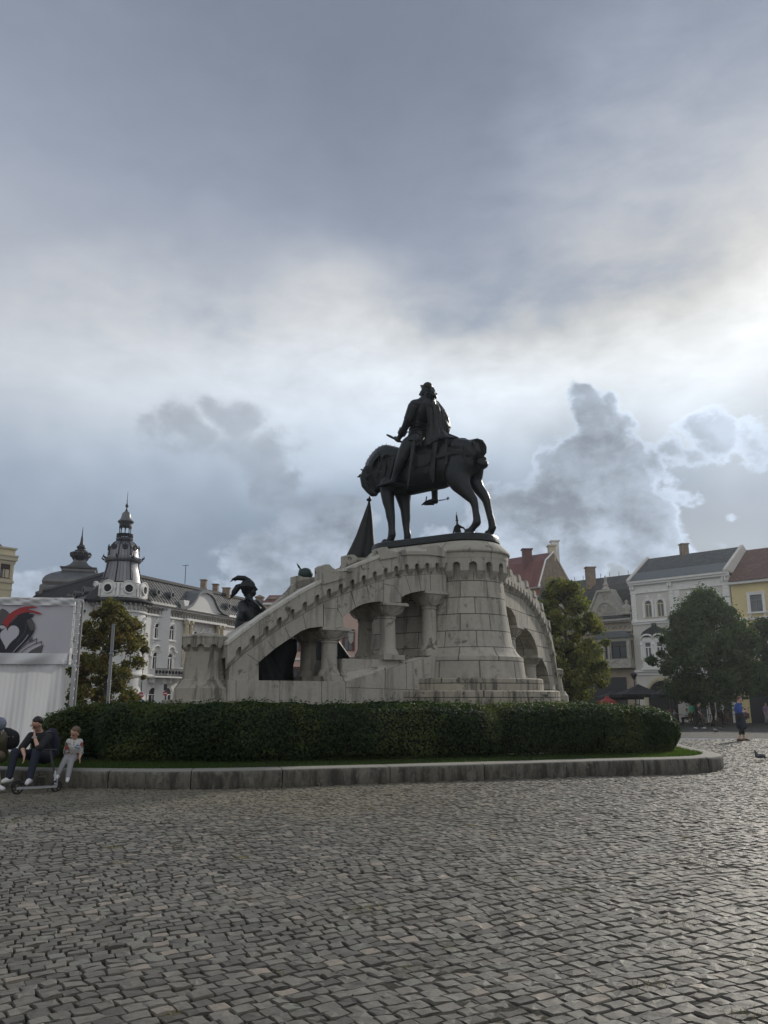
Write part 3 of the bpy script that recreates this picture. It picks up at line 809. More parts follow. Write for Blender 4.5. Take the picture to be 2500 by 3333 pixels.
def near_wing():
    fr = Frame((-3.74, 19.6), (5.39, 3.4))
    q2 = lambda x, y: fr.px(500+x/2.37, 1700+y/2.37); q3 = lambda x, y: fr.px(1000+x/1.8433, 1700+y/1.8433)
    px = lambda L: [fr.px(*p) for p in L]
    intr = px([(842, 2216), (842, 2156)])+[q2(870, 1030), q2(935, 975), q2(1000, 930), q2(1090, 870), q2(1140, 838), q2(1200, 815), q2(1300, 803)]
    intr += px([(1049, 2041), (1119, 2041), (1117, 2009)])+[q3(250, 540), q3(290, 512), q3(330, 492), q3(385, 478), q3(440, 473)]
    intr += px([(1239, 1960), (1306, 1960), (1306, 1944)])+[q3(590, 436), q3(620, 424), q3(680, 412), q3(735, 408)]+px([(1399, 1923), (1446, 1928)])
    ext = px([(720, 2197), (732, 2185), (795, 2126), (922, 2037), (1049, 1962), (1103, 1940), (1200, 1902), (1260, 1884), (1315, 1874), (1401, 1868), (1450, 1868)])
    low = interp([(t, z+0.17) for t, z in ext])
    topl = px([(732, 2100), (775, 2067), (840, 2018), (920, 1966), (985, 1926), (1040, 1898), (1060, 1870), (1125, 1858), (1180, 1835), (1225, 1818), (1262, 1801), (1296, 1797), (1380, 1797), (1446, 1797)])
    top = interp(topl)
    W = 1.92
    te = fr.px(1452, 1800)[0]
    wall = [(t, z-0.2) for t, z in topl if t < te]
    t0 = fr.px(745, 2215)[0]; zb = fr.px(770, 2216)[1]
    poly = [(t0, zb)]+intr+[(te, intr[-1][1])]+[(te, wall[-1][1])]+wall[::-1]+[(t0, wall[0][1]-0.1)]
    wallmb = mb = MB(); mb.prism(fr, poly, -W, 0.0, True)
    # joints of the arch stones
    J = [[q2(710, 850), q2(750, 905)], [q2(880, 912), q2(925, 975)], [q2(960, 706), q2(988, 745)], [q2(1015, 812), q2(1052, 893)], [q2(1155, 715), q2(1175, 822)], [q2(1310, 632), q2(1310, 812)],
         [q2(1420, 570), q2(1420, 690)], [q2(1310, 660), q2(1420, 668), q2(1455, 732)], [q2(1520, 532), q2(1560, 655)], [q2(725, 1020), q2(812, 1080)], [q2(1640, 485), q2(1665, 555)],
         [q3(265, 415), q3(292, 513)], [q3(357, 375), q3(372, 468)], [q3(459, 345), q3(459, 475)], [q3(459, 370), q3(525, 382), q3(565, 447)], [q3(590, 322), q3(623, 422)],
         [q3(668, 312), q3(684, 410)], [q3(737, 312), q3(741, 410)], [q3(100, 490), q3(98, 640)]]
    mb = wallmb; mb.mi = 1; ribbons(mb, fr, J+[[(t, z) for t, z in ext]], 0.0)
    mb.build('arcade_wall', [M['stone'], M['joint']], MON)
    # parapet with corbel arches, and its merlons
    m2 = MB()
    corbels(m2, fr, fr.px(735, 2100)[0], te, 0.345, lambda t: top(t), low, 0.13, 0.60, 0.13, 0.07)
    pl = [(t, z) for t, z in topl if t < te]+[(te, top(te))]
    cop = MB()
    for (ta, za), (tb, zb2) in zip(pl[:-1], pl[1:]):
        cop.prism(fr, [(ta, za-0.005), (tb, zb2-0.005), (tb, zb2+0.075), (ta, za+0.075)], -0.24, 0.155, True)
        m2.prism(fr, [(ta, za-0.3), (tb, zb2-0.3), (tb, zb2), (ta, za)], -0.22, 0.0, True)
    mer = []
    def merlon(L, o0=-0.26, o1=0.18): m2.prism(fr, L, o0, o1, True)
    merlon(px([(1039, 1905), (1039, 1846), (1046, 1840), (1062, 1840), (1070, 1849), (1080, 1856), (1100, 1862), (1112, 1868), (1112, 1885)]))
    merlon(px([(1122, 1864), (1122, 1853), (1139, 1850), (1139, 1862)]))
    merlon(px([(1226, 1825), (1226, 1788), (1233, 1784), (1248, 1783), (1258, 1794), (1270, 1798), (1284, 1800), (1284, 1815)]))
    merlon(px([(1296, 1810), (1296, 1794), (1309, 1792), (1309, 1810)]))
    merlon(px([(1309, 1808), (1309, 1798), (1345, 1800), (1380, 1796), (1380, 1808)]))
    merlon(px([(1380, 1808), (1380, 1782), (1390, 1779), (1414, 1778), (1428, 1788), (1438, 1796), (1438, 1815)]))
    m2.build('parapet', M['stone_parapet'], MON)
    cop.build('coping', stone('coping_stone', (0.56, 0.545, 0.49), 0.3), MON)
    # rear parapet, its coping standing a little higher, with merlons
    m3 = MB()
    fo = -W
    rp = [(t, z+0.03-0.55*min(1, max(0, (2.3-t)/0.9))) for t, z in pl[1:]]
    for (ta, za), (tb, zb2) in zip(rp[:-1], rp[1:]):
        m3.prism(fr, [(ta, za-0.5), (tb, zb2-0.5), (tb, zb2), (ta, za)], fo-0.05, fo+0.22, True)
    pr = lambda L: [fr.px(u, v, fo+0.2) for u, v in L]
    for L in ([(958, 1935), (958, 1876), (972, 1873), (985, 1878), (1010, 1880), (1036, 1874), (1037, 1893)], [(1123, 1862), (1123, 1808), (1140, 1805), (1152, 1806), (1162, 1814), (1185, 1816), (1205, 1812), (1207, 1830)]):
        m3.prism(fr, pr(L), fo-0.05, fo+0.22, True)
    m3.build('rear_parapet', M['stone_parapet'], MON)
    # base wall with the sloping string, standing 4 cm proud
    b = px([(1121, 2218), (1128, 2216), (1412, 2134), (1436, 2130)])
    zt = b[0][1]
    tL = fr.px(740, 2216)[0]
    base = MB(); base.prism(fr, [(tL, 0.3), (b[-1][0], 0.3), b[-1], b[2], b[1], b[0], (tL, zt)], -W-0.05, 0.05, True)
    a = px([(1124, 2215), (1310, 2162), (1310, 2148), (1124, 2148)])
    bw = base
    base = MB(); base.prism(fr, [a[0], a[1], (a[1][0], a[2][1]), (a[0][0], a[2][1])], -W-0.02, -0.16, True)
    e0, e1 = b[0], b[2]
    base.add([fr(e0[0], e0[1], .05), fr(e1[0], e1[1], .05), fr(e1[0], e1[1]+.02, -.2), fr(e0[0], e0[1]+.24, -.2), fr(e1[0], e1[1]-.05, -.2), fr(e0[0], e0[1]-.05, -.2)], [(0, 1, 2, 3), (0, 3, 5), (1, 4, 2)])
    base.build('column_plinth', M['stone'], MON)
    J = [[q2(630, 1220), q2(630, 1390)], [q2(968, 1222), q2(966, 1390)], [q2(1290, 1225), q2(1288, 1390)], [q2(1475, 1225), q2(1475, 1390)], [q3(225, 990), q3(480, 1000), q3(730, 1008)], [q3(462, 872), q3(462, 997)],
         [q3(587, 838), q3(590, 1002)], [q3(443, 999), q3(443, 1075)], [q3(600, 1003), q3(600, 1075)], [q3(655, 1008), q3(655, 1075)]]
    bw.mi = 1; ribbons(bw, fr, J, 0.05)
    bw.build('base_wall', [M['stone'], M['joint']], MON)
    an = atan2(fr.d.y, fr.d.x)
    for (u, v0, v1) in ((1071, 2217, 2041), (1263, 2153, 1960), (1399, 2130, 1923)):
        t, z0 = fr.px(u, v0, -0.35); z1 = fr.px(u, v1, 0)[1]; z0 = {2217: zt, 2153: a[2][1], 2130: fr.px(u, 2134, 0)[1]}[v0]
        for o in (-0.36, -W+0.36):
            p = fr(t, 0, o); column(p, z0, z1, 0.24, an)
    # pier where the wall meets the tower, and the dark floor inside
    m4 = MB(); m4.prism(fr, px([(1436, 2215), (1470, 2215), (1470, 1930), (1436, 1930)]), -W, -0.6, True)
    m4.build('inner_pier', M['stone_block'], MON)
near_wing()

def far_wing():
    fr = Frame((3.7, 24.6), (2.69, 5.9)); px = lambda L: [fr.px(*p) for p in L]
    W = 1.5
    intr = px([(1643, 1971)])+[fr.px(*p) for p in ((1655, 1976), (1666, 1986), (1678, 2008), (1684, 2036))]
    intr += [(intr[-1][0]+0.5, intr[-1][1])]
    c1 = (intr[-2][0]+0.1, intr[-1][1])
    i2 = px([(1715, 2048), (1728, 2062), (1740, 2085), (1749, 2112), (1752, 2134)]); intr += [(i2[0][0]-0.15, intr[-1][1])] + i2; intr += [(i2[-1][0]+0.35, i2[-1][1])]
    c2 = (i2[-1][0]+0.05, i2[-1][1])
    i3 = px([(1768, 2152), (1778, 2172), (1785, 2200), (1790, 2225), (1790, 2252)]); intr += i3
    topl = px([(1632, 1858), (1660, 1873), (1700, 1902), (1735, 1948), (1762, 1998), (1781, 2058), (1793, 2110), (1800, 2160), (1803, 2200)])
    te = topl[-1][0]+0.05
    ext = [(t, z-0.55) for t, z in topl]
    poly = [intr[0]]+intr[1:]+[(te, intr[-1][1]), (te, topl[-1][1]-.3)]+[(t, z-0.2) for t, z in topl[::-1]]
    # keep the outline simple: strictly increasing along the wall on the underside
    u = [intr[0]]
    for p in intr[1:]:
        if p[0] > u[-1][0]-1e-4 or abs(p[0]-u[-1][0]) < .2: u.append((max(p[0], u[-1][0]+1e-3), p[1]))
    poly = u+[(te+.02, u[-1][1]), (te+.02, topl[-1][1]-.3)]+[(t, z-0.2) for t, z in topl[::-1]]
    mb = MB(); mb.prism(fr, poly, -W, 0.0, True); mb.build('arcade_wall', M['stone_block'], MON)
    top = interp(topl); low = interp([(t, z+0.17) for t, z in ext])
    m2 = MB(); corbels(m2, fr, topl[0][0], te, 0.345, top, low, 0.13, 0.60, 0.13, 0.07)
    for (ta, za), (tb, zb2) in zip(topl[:-1], topl[1:]):
        m2.prism(fr, [(ta, za-0.3), (tb, zb2-0.3), (tb, zb2), (ta, za)], -0.2, 0.0, True)
        m2.prism(fr, [(ta, za-0.5), (tb, zb2-0.5), (tb, zb2+.1), (ta, za+.1)], -W, -W+0.2, True)
    tt = topl[0][0]+0.4
    while tt < te-0.3:      # small steps riding down the parapet
        m2.prism(fr, [(tt, top(tt)-0.1), (tt, top(tt)+0.11), (tt+0.2, top(tt)+0.09), (tt+0.34, top(tt+0.34)-0.02)], -0.22, 0.16, True); tt += 0.95
    m2.build('parapet', M['stone_parapet'], MON)
    an = atan2(fr.d.y, fr.d.x)
    zb1, zb2_ = px([(1695, 2196)])[0][1], px([(1755, 2252)])[0][1]
    for (c, z0) in ((c1, zb1), (c2, zb2_)):
        for o in (-0.36, -W+0.36): column(fr(c[0]+0.16, 0, o), z0, c[1], 0.23, an)
    b = MB()
    te2 = te+0.1
    b.prism(fr, [(-0.6, 0.3), (te2, 0.3), (te2, px([(1790, 2252)])[0][1]), (c2[0]+.75, zb2_-.02), (c2[0]-.3, zb2_-.0), (c1[0]+.6, zb1-.02), (-0.6, zb1)], -W-.05, 0.05, True)
    b.prism(fr, [(te2-.25, 0.3), (te2, 0.3), (te2, topl[-1][1]-.3), (te2-.25, topl[-1][1]-.3)], -W, -0.003, True)
    b.build('base_wall', M['stone_dirty'], MON)
far_wing()

def turret(cx, cy, zs, rs, nc, parent):
    """small round end turret. zs: bottom, step, base top, flare, body top, corbel, crown top, lid"""
    zb, z1, z2, z3, z4, z5, z6, z7 = zs; rb, rbt, r0, r1, rc = rs
    t = empty('end_turret', (cx, cy, zb))
    mb = MB(); mb.lathe([(rb*1.35, zb-1.2), (rb*1.35, z1-0.02), (rb*1.30, z1), (rb, z1), (rb*0.97, z2-.02), (rbt*1.06, (z2+z3)/2), (rbt, z3), (r0, z3+.01), (r0*0.97, z3+.04), ((r0+r1)/2*.99, z3+(z4-z3)*.5), (r1, z4), (r1, z5+.1)], (cx, cy, 0), 40)
    o = mb.build('turret_body', M['stone_stain'], MON, True, angle=30)
    mb = MB()
    class Ring:
        def __call__(s, t, z, o=0): a = -t/r1; return Vector((cx+cos(a)*(r1+o), cy+sin(a)*(r1+o), z))
    pr = rc-r1
    corbels(mb, Ring(), 0, 2*pi*r1-1e-4, 2*pi*r1/nc, lambda t: z6, lambda t: z5-0.02, pr, 0.45, z5-z4-.02, 0.005)
    mb.build('turret_crown', M['stone_stain'], o)
    mb = MB(); mb.lathe([(r1-.02, z5+.05), (rc*0.98, z6-.02), (rc*1.02, z6), (rc*1.01, z6+.03), (rc*0.8, z6+.07), (rc*0.62, z6+.085), (rc*0.55, z7-.02), (rc*0.35, z7), (0.001, z7+.015)], (cx, cy, 0), 40)
    mb.build('turret_lid', M['stone_stain'], o, True, angle=30)
    bpy.data.objects.remove(t)
M['stone_stain'] = stone('limestone_turret', (0.34, 0.32, 0.265), 0.95)
c = at(666, 2150, 19.9); Y = 19.3
turret(c.x, c.y, (zat(2284, Y), zat(2278, Y), zat(2237, Y), zat(2212, Y), zat(2117, Y), zat(2103, Y), zat(2072, Y), zat(2056, Y)), (0.70, 0.56, 0.525, 0.455, 0.55), 11, MON)
c = at(1801, 2200, 31.2); Y = 30.8
turret(c.x, c.y, (zat(2300, Y), zat(2290, Y), zat(2262, Y), zat(2250, Y), zat(2206, Y), zat(2196, Y), zat(2182, Y), zat(2176, Y)), (0.53, 0.42, 0.36, 0.30, 0.37), 11, MON)
# ------------------------------------------------------------------ bronze rider
def S(zx, zy, w=0.0):
    """point traced from the photograph's detail, laid on the upright plane through the horse's spine, w metres to its near side"""
    u, v = 1080+zx/2.765, 1200+zy/2.765
    r = at(u, v, 1.0)-Vector((0, 0, CAM_H)); p0 = HC+HN*w
    k = HN.dot(p0)/(HN.x*r.x+HN.y*r.y)
    return Vector((r.x*k, r.y*k, CAM_H+r.z*k))
def SR(px): return px/2.765/2650*24.3
def ch(pts, lat=None):
    P = [S(p[0], p[1], p[3] if len(p) > 3 else 0) for p in pts]; r = [SR(p[2]) for p in pts]
    return (P, r, (tuple(HN), lat)) if lat else (P, r)

RIDER = empty('equestrian_statue', (2.0, 24.3, 6.06), label='dark bronze statue of a wreathed king riding a bowed warhorse on top of the tower', cat='statue')
def plate():
    mb = MB()
    st_loft(mb, [(6.04, 0.97), (6.07, 1.0), (6.20, 0.99), (6.26, 0.965), (6.275, 0.93)], 96, True, False)
    mb.build('base_plate', M['bronze'], RIDER, True, angle=40)
plate()
def horse():
    parts = []
    parts.append(ch([(600, 945, 205), (720, 935, 222), (850, 905, 222), (980, 880, 220), (1090, 830, 195), (1180, 790, 165), (1240, 760, 125)], 0.66))
    parts.append(ch([(760, 720, 95), (880, 700, 85), (990, 690, 78), (1090, 688, 72), (1180, 690, 72)], .75))
    parts.append(ch([(545, 1000, 150), (560, 900, 160), (620, 880, 160)], 0.68))
    parts.append(ch([(600, 860, 142), (520, 835, 145), (450, 850, 122), (400, 880, 100), (350, 930, 78)], 0.52))   # neck
    parts.append(ch([(350, 895, 68), (322, 930, 64), (308, 980, 68), (312, 1035, 60), (342, 1085, 48), (368, 1118, 40), (395, 1126, 28)], 0.72))        # head
    parts.append(ch([(350, 985, 60), (378, 1045, 46), (398, 1090, 36)], 0.6)); parts.append(ch([(420, 960, 85), (425, 1030, 66), (420, 1085, 40)], 0.6))
    # near fore and far fore
    parts.append(ch([(520, 1040, 95, .22), (500, 1110, 70, .26), (508, 1190, 60, .27), (522, 1260, 49, .27), (530, 1330, 45, .27), (537, 1375, 38, .27), (540, 1440, 34, .27), (542, 1495, 39, .27), (530, 1540, 35, .27), (506, 1575, 38, .27)]))
    parts.append(ch([(640, 1120, 85, -.22), (650, 1190, 66, -.25), (662, 1260, 52, -.26), (668, 1340, 46, -.26), (668, 1390, 39, -.26), (674, 1450, 34, -.26), (682, 1500, 37, -.26), (680, 1530, 35, -.26)]))
    # near hind: deep thigh, stifle, gaskin, hock, cannon, fetlock, hoof
    parts.append(ch([(1160, 860, 150, .15), (1130, 950, 128, .22), (1150, 1020, 100, .26), (1190, 1085, 70, .28), (1232, 1135, 56, .28), (1272, 1180, 43, .28), (1288, 1230, 36, .28), (1296, 1290, 33, .28), (1306, 1350, 37, .28), (1306, 1385, 40, .28), (1275, 1425, 30, .28), (1252, 1460, 36, .28)], .8))
    # far hind
    parts.append(ch([(1270, 850, 110, -.15), (1290, 930, 82, -.26), (1290, 1010, 66, -.28), (1322, 1080, 54, -.28), (1365, 1135, 50, -.28), (1390, 1180, 42, -.28), (1404, 1240, 36, -.28), (1420, 1310, 33, -.28), (1436, 1370, 34, -.28), (1446, 1430, 37, -.28), (1425, 1480, 34, -.28)], .85))
    # croup and breast muscles
    parts.append(ch([(1130, 700, 75, .15), (1215, 715, 78, .15), (1250, 780, 70, .1)])); parts.append(ch([(1130, 690, 70, -.2), (1230, 715, 75, -.2), (1290, 800, 70, -.2)]))
    o = blob('horse_body', parts, M['bronze'], 0.022, RIDER, 14)
    # hooves
    for (x, y, w, r) in ((488, 1592, .27, 40), (674, 1556, -.26, 40), (1246, 1482, .28, 50), (1420, 1506, -.28, 42)):
        p = S(x, y, w); zb = max(6.27, p.z-SR(30)); mb = MB()
        c = Vector((p.x, p.y, 6.262))+HA*0.03
        mb.lathe([(SR(r)*1.18, 0), (SR(r)*1.15, .03), (SR(r)*0.85, SR(55)), (SR(r)*.5, SR(70))], c, 18)
        mb.build('hoof', M['bronze'], RIDER, True)
    # bundled tail
    blob('tail', [ch([(1255, 680, 45), (1310, 700, 66), (1325, 745, 62), (1345, 800, 34)], 0.9), ch([(1335, 850, 42), (1370, 862, 40), (1352, 895, 20)], .9), ch([(1355, 820, 24), (1375, 810, 20)])], M['bronze'], 0.02, RIDER, 3)
    for q in range(5):
        mb = None
    mb = MB()
    for q in range(6):
        w = -0.2+q*0.08
        mb.tube([S(1262+q*3, 642, w), S(1310, 634, w*1.1), S(1355, 650, w*1.1), S(1386, 700, w), S(1385, 755, w*.8), S(1350, 800, w*.4)], [.02, .03, .035, .035, .03, .015], 6)
    mb.build('tail_locks', M['bronze'], RIDER, True)
    # plated crest along the arched neck
    mb = MB()
    crest = [(612, 712), (570, 700), (530, 690), (492, 683), (455, 690), (420, 706), (392, 728), (365, 755), (340, 788), (318, 822), (300, 858)]
    for i, (x, y) in enumerate(crest[:-1]):
        x2, y2 = crest[i+1]
        dx, dy = x2-x, y2-y; l = sqrt(dx*dx+dy*dy); nx, ny = -dy/l, dx/l
        if ny < 0: nx, ny = -nx, -ny
        D = 92 if i < 6 else 60
        a = (x-nx*6, y-ny*10); rows = []
        for f, w in ((0, .0), (.12, .13), (.45, .26), (1.0, .30)):
            rows.append([S(x+nx*D*f, y+ny*D*f, w), S(x2+nx*D*f+dx*.10, y2+ny*D*f+dy*.10, w+.03)])
        P = rows; mb.grid(P)
        P2 = [[S(x+nx*D*f, y+ny*D*f, -w), S(x2+nx*D*f+dx*.10, y2+ny*D*f, -w-.03)] for f, w in ((0, .0), (.12, .13), (.45, .26), (1.0, .30))]
        mb.grid(P2)
        mb.tube([S(x+nx*D*f-2, y+ny*D*f-(7 if f == 0 else 2), w) for f, w in ((0, .0), (.12, .14), (.45, .27), (1.0, .31))], 0.011, 6)
        mb.tube([S(x+nx*D*f-2, y+ny*D*f-(7 if f == 0 else 2), -w) for f, w in ((0, .0), (.12, .14), (.45, .27), (1.0, .31))], 0.011, 6)
    mb.build('neck_armour', M['bronze'], RIDER)
    # head plate with a pointed boss, bridle straps, reins
    mb = MB()
    mb.lathe([(.075, 0), (.06, .03), (.03, .09), (.004, .17)], (0, 0, 0), 12)
    o = mb.build('head_spike', M['bronze'], None, True)
    d = (S(218, 976)-S(262, 962)).normalized(); o.matrix_world = Matrix.Translation(S(262, 965)) @ d.to_track_quat('Z', 'Y').to_matrix().to_4x4()
    bpy.context.view_layer.update(); o.data.transform(o.matrix_world); o.matrix_world = Matrix(); put(o, RIDER)
    mb = MB()
    def strap(pts, wd=14, th=0.012, m=mb):
        P = [S(*p) for p in pts]; wv = SR(wd)
        for i in range(len(P)-1):
            d = (P[i+1]-P[i]).normalized(); side = d.cross(HN).normalized()*wv/2
            a, b = P[i], P[i+1]; t = HN*th
            m.add([a-side, b-side, b+side, a+side, a-side+t, b-side+t, b+side+t, a+side+t], [(0, 1, 2, 3), (4, 7, 6, 5), (0, 4, 5, 1), (1, 5, 6, 2), (2, 6, 7, 3), (3, 7, 4, 0)])
    strap([(262, 905, .20), (320, 940, .20), (378, 960, .2)]); strap([(292, 980, .2), (330, 960, .22), (385, 925, .22)]); strap([(320, 935, .21), (305, 1000, .20), (330, 1075, .17), (350, 1120, .14)])
    strap([(265, 960, .16), (300, 1010, .2), (345, 1030, .2), (385, 1080, .12)])
    strap([(385, 960, .26), (440, 900, .38), (530, 800, .45), (610, 735, .42)], 12); strap([(395, 990, .28), (460, 920, .41), (560, 830, .46), (620, 760, .42)], 12)
    mb.build('bridle', M['bronze2'], RIDER)
    # hanging panels of the breast armour
    mb = MB()
    for (x0, y0, x1, y1, wd, w) in ((430, 850, 385, 990, 40, .38), (480, 860, 440, 1040, 46, .44), (545, 830, 500, 1010, 46, .47), (600, 820, 560, 990, 40, .48)):
        strap([(x0, y0, w), ((x0+x1)/2, (y0+y1)/2, w+.01), (x1, y1, w-.02)], wd, .02, mb)
    for i in range(5):
        x = 418+i*36; strap([(x+12, 800-i*6, .36+i*.02), (x-14, 900-i*4, .40+i*.02)], 8, .03, mb)
    mb.build('breast_straps', M['bronze2'], RIDER)
    # breast flare below the stirrup
    mb = MB(); rows = []
    for (x, y, w) in ((385, 1108, .12), (400, 1062, .24), (440, 1000, .34), (500, 975, .40)):
        rows.append([S(x, y, w), S(x+60, min(y+30, 1078), w+.14), S(x+150, 1050+ (y-1050)*.2, w+.20), S(x+240, 1048, w+.16)])
    P = rows
    mb.grid(P); mb.grid([[p-HN*0.04 for p in r] for r in P])
    mb.tube([S(385, 1100, .14), S(420, 1060, .34), S(500, 1044, .5), S(600, 1046, .56)], .02, 6)
    mb.build('breast_flare', M['bronze'], RIDER, True)
    # saddle cloth, crupper band and pendants
    mb = MB()
    def wrap(x, y): return .40 + 0.06*sin((y-700)/450*pi)
    rows = []
    for y in np.linspace(690, 900, 9):
        x0, x1 = 690+max(0, (y-760)*.28), 900-max(0, (y-780)*.10)
        w = .28+.24*min(1, ((y-690)/110))**.7
        yy = lambda x: y+10*sin(x/21.0)*(1 if y > 850 else 0)-((x-730)/200*70 if y > 780 else 0)
        rows.append([S(x, yy(x), w+.03+.012*sin(x/17)) for x in np.linspace(x0, x1, 12)])
    mb.grid(rows); mb.grid([[p-HN*.03 for p in r] for r in rows][::-1])
    mb.build('saddle_cloth', M['bronze2'], RIDER, True)
    mb = MB()
    strap([(918, 800, .50), (980, 785, .53), (1040, 762, .53), (1110, 752, .51), (1180, 752, .47), (1270, 775, .36)], 34, .03, mb)
    strap([(940, 660, .40), (925, 740, .48), (912, 850, .53), (905, 960, .50), (900, 1000, .46)], 46, .02, mb)
    strap([(925, 800, .54), (920, 900, .56), (915, 1025, .48)], 30, .03, mb)
    strap([(1035, 635, .28), (1030, 690, .42), (1035, 770, .52), (1030, 860, .54)], 24, .02, mb)
    strap([(1130, 620, .16), (1160, 660, .32), (1185, 730, .42), (1180, 750, .47)], 14, .03, mb); strap([(1190, 770, .48), (1195, 860, .44)], 40, .02, mb)
    mb.build('crupper_straps', M['bronze2'], RIDER)
horse()

def rider():
    w0 = 0.0
    B = [ch([(790, 640, 98), (785, 560, 82), (795, 480, 88), (825, 400, 104), (850, 340, 104), (868, 295, 70), (868, 255, 42)], 1.12)]
    B += [ch([(862, 215, 44), (850, 185, 50), (862, 165, 50)], .9), ch([(830, 222, 30), (812, 215, 22)])]
    B += [ch([(789, 236, 9), (800, 222, 12)]), ch([(806, 245, 12), (818, 252, 20)])]           # nose, chin
    B += [ch([(775, 320, 52, .30), (735, 350, 54, .38), (715, 400, 46, .42), (692, 450, 42, .44), (668, 510, 38, .42), (640, 565, 33, .38), (618, 605, 26, .34)])]   # near arm
    B += [ch([(930, 330, 50, -.30), (985, 395, 46, -.42), (1022, 460, 40, -.48), (1035, 510, 34, -.5), (1020, 560, 28, -.42), (990, 590, 26, -.3)])]                # far arm
    # near leg
    B += [ch([(760, 650, 88, .25), (700, 690, 84, .38), (655, 755, 66, .50), (632, 810, 56, .56), (605, 880, 48, .58), (580, 950, 36, .58), (562, 1005, 32, .58)])]
    B += [ch([(565, 1015, 30, .58), (520, 1030, 26, .58), (460, 1045, 20, .56), (405, 1062, 9, .55)])]
    # far leg and boot
    B += [ch([(820, 650, 85, -.25), (860, 800, 70, -.5), (900, 950, 50, -.56), (925, 1060, 36, -.56), (928, 1150, 32, -.56), (930, 1185, 34, -.56)])]
    B += [ch([(935, 1192, 28, -.56), (880, 1198, 24, -.56), (845, 1205, 16, -.56), (808, 1228, 6, -.56)])]
    blob('rider_figure', B, M['bronze'], 0.018, RIDER, 3)
    mb = MB(); rr = random.Random(4)       # shoulder-length curls
    for k in range(70):
        a = rr.uniform(-1, 1); w = a*.17
        x0 = 850+rr.uniform(-20, 60); y0 = 165+rr.uniform(0, 50)
        xe = x0+rr.uniform(15, 45)*(1-abs(a)*.3); ye = 250+rr.uniform(-15, 35)
        pts = [S(x0, y0, w*.9), S(x0+12+rr.uniform(-6, 10), (y0*2+ye)/3, w*1.25), S(xe-rr.uniform(-8, 8), (y0+2*ye)/3, w*1.35), S(min(xe, 938), ye, w*1.3)]
        mb.tube(pts, [.03, .036, .03, .01], 6)
    mb.build('hair', M['bronze'], RIDER, True)
    mb = MB()       # laurel wreath, touched with gilt
    for k in range(26):
        a = -2.4+k*4.8/25
        c = S(852+cos(a)*-46*1.0, 160+cos(a)*6, sin(a)*.155)
        d = (HA*sin(a)*-0.2+Vector((0, 0, rr.uniform(.3, 1)))+HA*cos(a)*.5).normalized()
        rot = d.to_track_quat('Z', 'Y').to_matrix(); mb.ell(c+Vector((0, 0, .02)), .022, .008, .075, 6, 5, rot)
    mb.tube([S(852+cos(-2.4+k*4.8/16)*-48, 162+cos(-2.4+k*4.8/16)*6, sin(-2.4+k*4.8/16)*.16) for k in range(17)], .018, 6)
    mb.build('laurel_wreath', M['gilt'], RIDER, True)
    # hand on the baton, five fingers
    mb = []
    a, b = S(490, 592, .34), S(632, 662, .34); ax = (b-a).normalized()
    hc = S(596, 638, .34)
    mb.append(([S(612, 612, .34), hc], [SR(25), SR(24)]))
    for q, L in enumerate((1.0, 1.08, 1.02, .86)):
        c = hc-ax*(0.085-q*.05); up = HN.cross(ax).normalized()
        pts = [c+HN*.06*1.0+Vector((0, 0, .05)), c+HN*.075+Vector((0, 0, -.02))-ax*.01, c+HN*.03+Vector((0, 0, -.075*L)), c-HN*.045+Vector((0, 0, -.05*L))]
        mb.append((pts, [.026, .025, .023, .02]))
    mb.append(([hc-ax*.06+HN*-.02+Vector((0, 0, .06)), hc-ax*.13-HN*.04+Vector((0, 0, .02)), hc-ax*.15-HN*.02+Vector((0, 0, -.045))], [.03, .027, .02]))
    blob('left_hand', mb, M['bronze'], 0.012, RIDER, 2)
    m = MB(); m.tube([a, a.lerp(b, .06), a.lerp(b, .25), a.lerp(b, .9), b], [.004, .03, .042, .036, .03], 10); m.build('commander_baton', M['bronze'], RIDER, True)
    # shoulder plate, elbow cop, gauntlet cuff
    m = MB()
    def plate_arc(c, ax, r, th=.02, w=.1, a0=-2.4, a1=2.4):
        ax = ax.normalized(); u = ax.orthogonal().normalized(); v = ax.cross(u); rows = []
        for f in (-w/2, 0, w/2): rows.append([c+ax*f+(u*cos(a)+v*sin(a))*(r+(.012 if f == 0 else 0)) for a in np.linspace(a0, a1, 14)])
        m.grid(rows)
    arm = [S(775, 320, .30), S(735, 350, .38), S(715, 400, .42), S(692, 450, .44), S(668, 510, .42), S(640, 565, .38)]
    m.ell(arm[0].lerp(arm[1], .5)+Vector((0, 0, .03)), .215, .20, .18, 16, 10)
    for i, f in enumerate((.0, .25, .5, .75, 1.0)): plate_arc(arm[1].lerp(arm[3], f), arm[3]-arm[1], SR(56-i*3), w=.11, a0=0, a1=2*pi)
    m.ell(S(688, 452, .44), .13, .13, .11, 12, 8)
    for (x, y) in ((668, 425), (640, 478)): m.tube([S(x+22, y+14, .44), S(x, y, .46)], [.05, .006], 8)
    plate_arc(S(633, 578, .37), S(618, 605, .34)-S(640, 565, .38), SR(40), w=.14, a0=0, a1=2*pi); plate_arc(S(645, 555, .38), S(618, 605, .34)-S(640, 565, .38), SR(44), w=.05, a0=0, a1=2*pi)
    m.build('arm_armour', M['bronze'], RIDER, True)
    m = MB()        # belt, fauld and tassets
    for (y, r) in ((520, 92), (548, 94), (575, 100)):
        c = S(790, y, 0); m.tube([c+(HA*cos(a)*SR(r)+HN*sin(a)*SR(r)*1.12) for a in np.linspace(0, 2*pi, 25)], .028, 6, False)
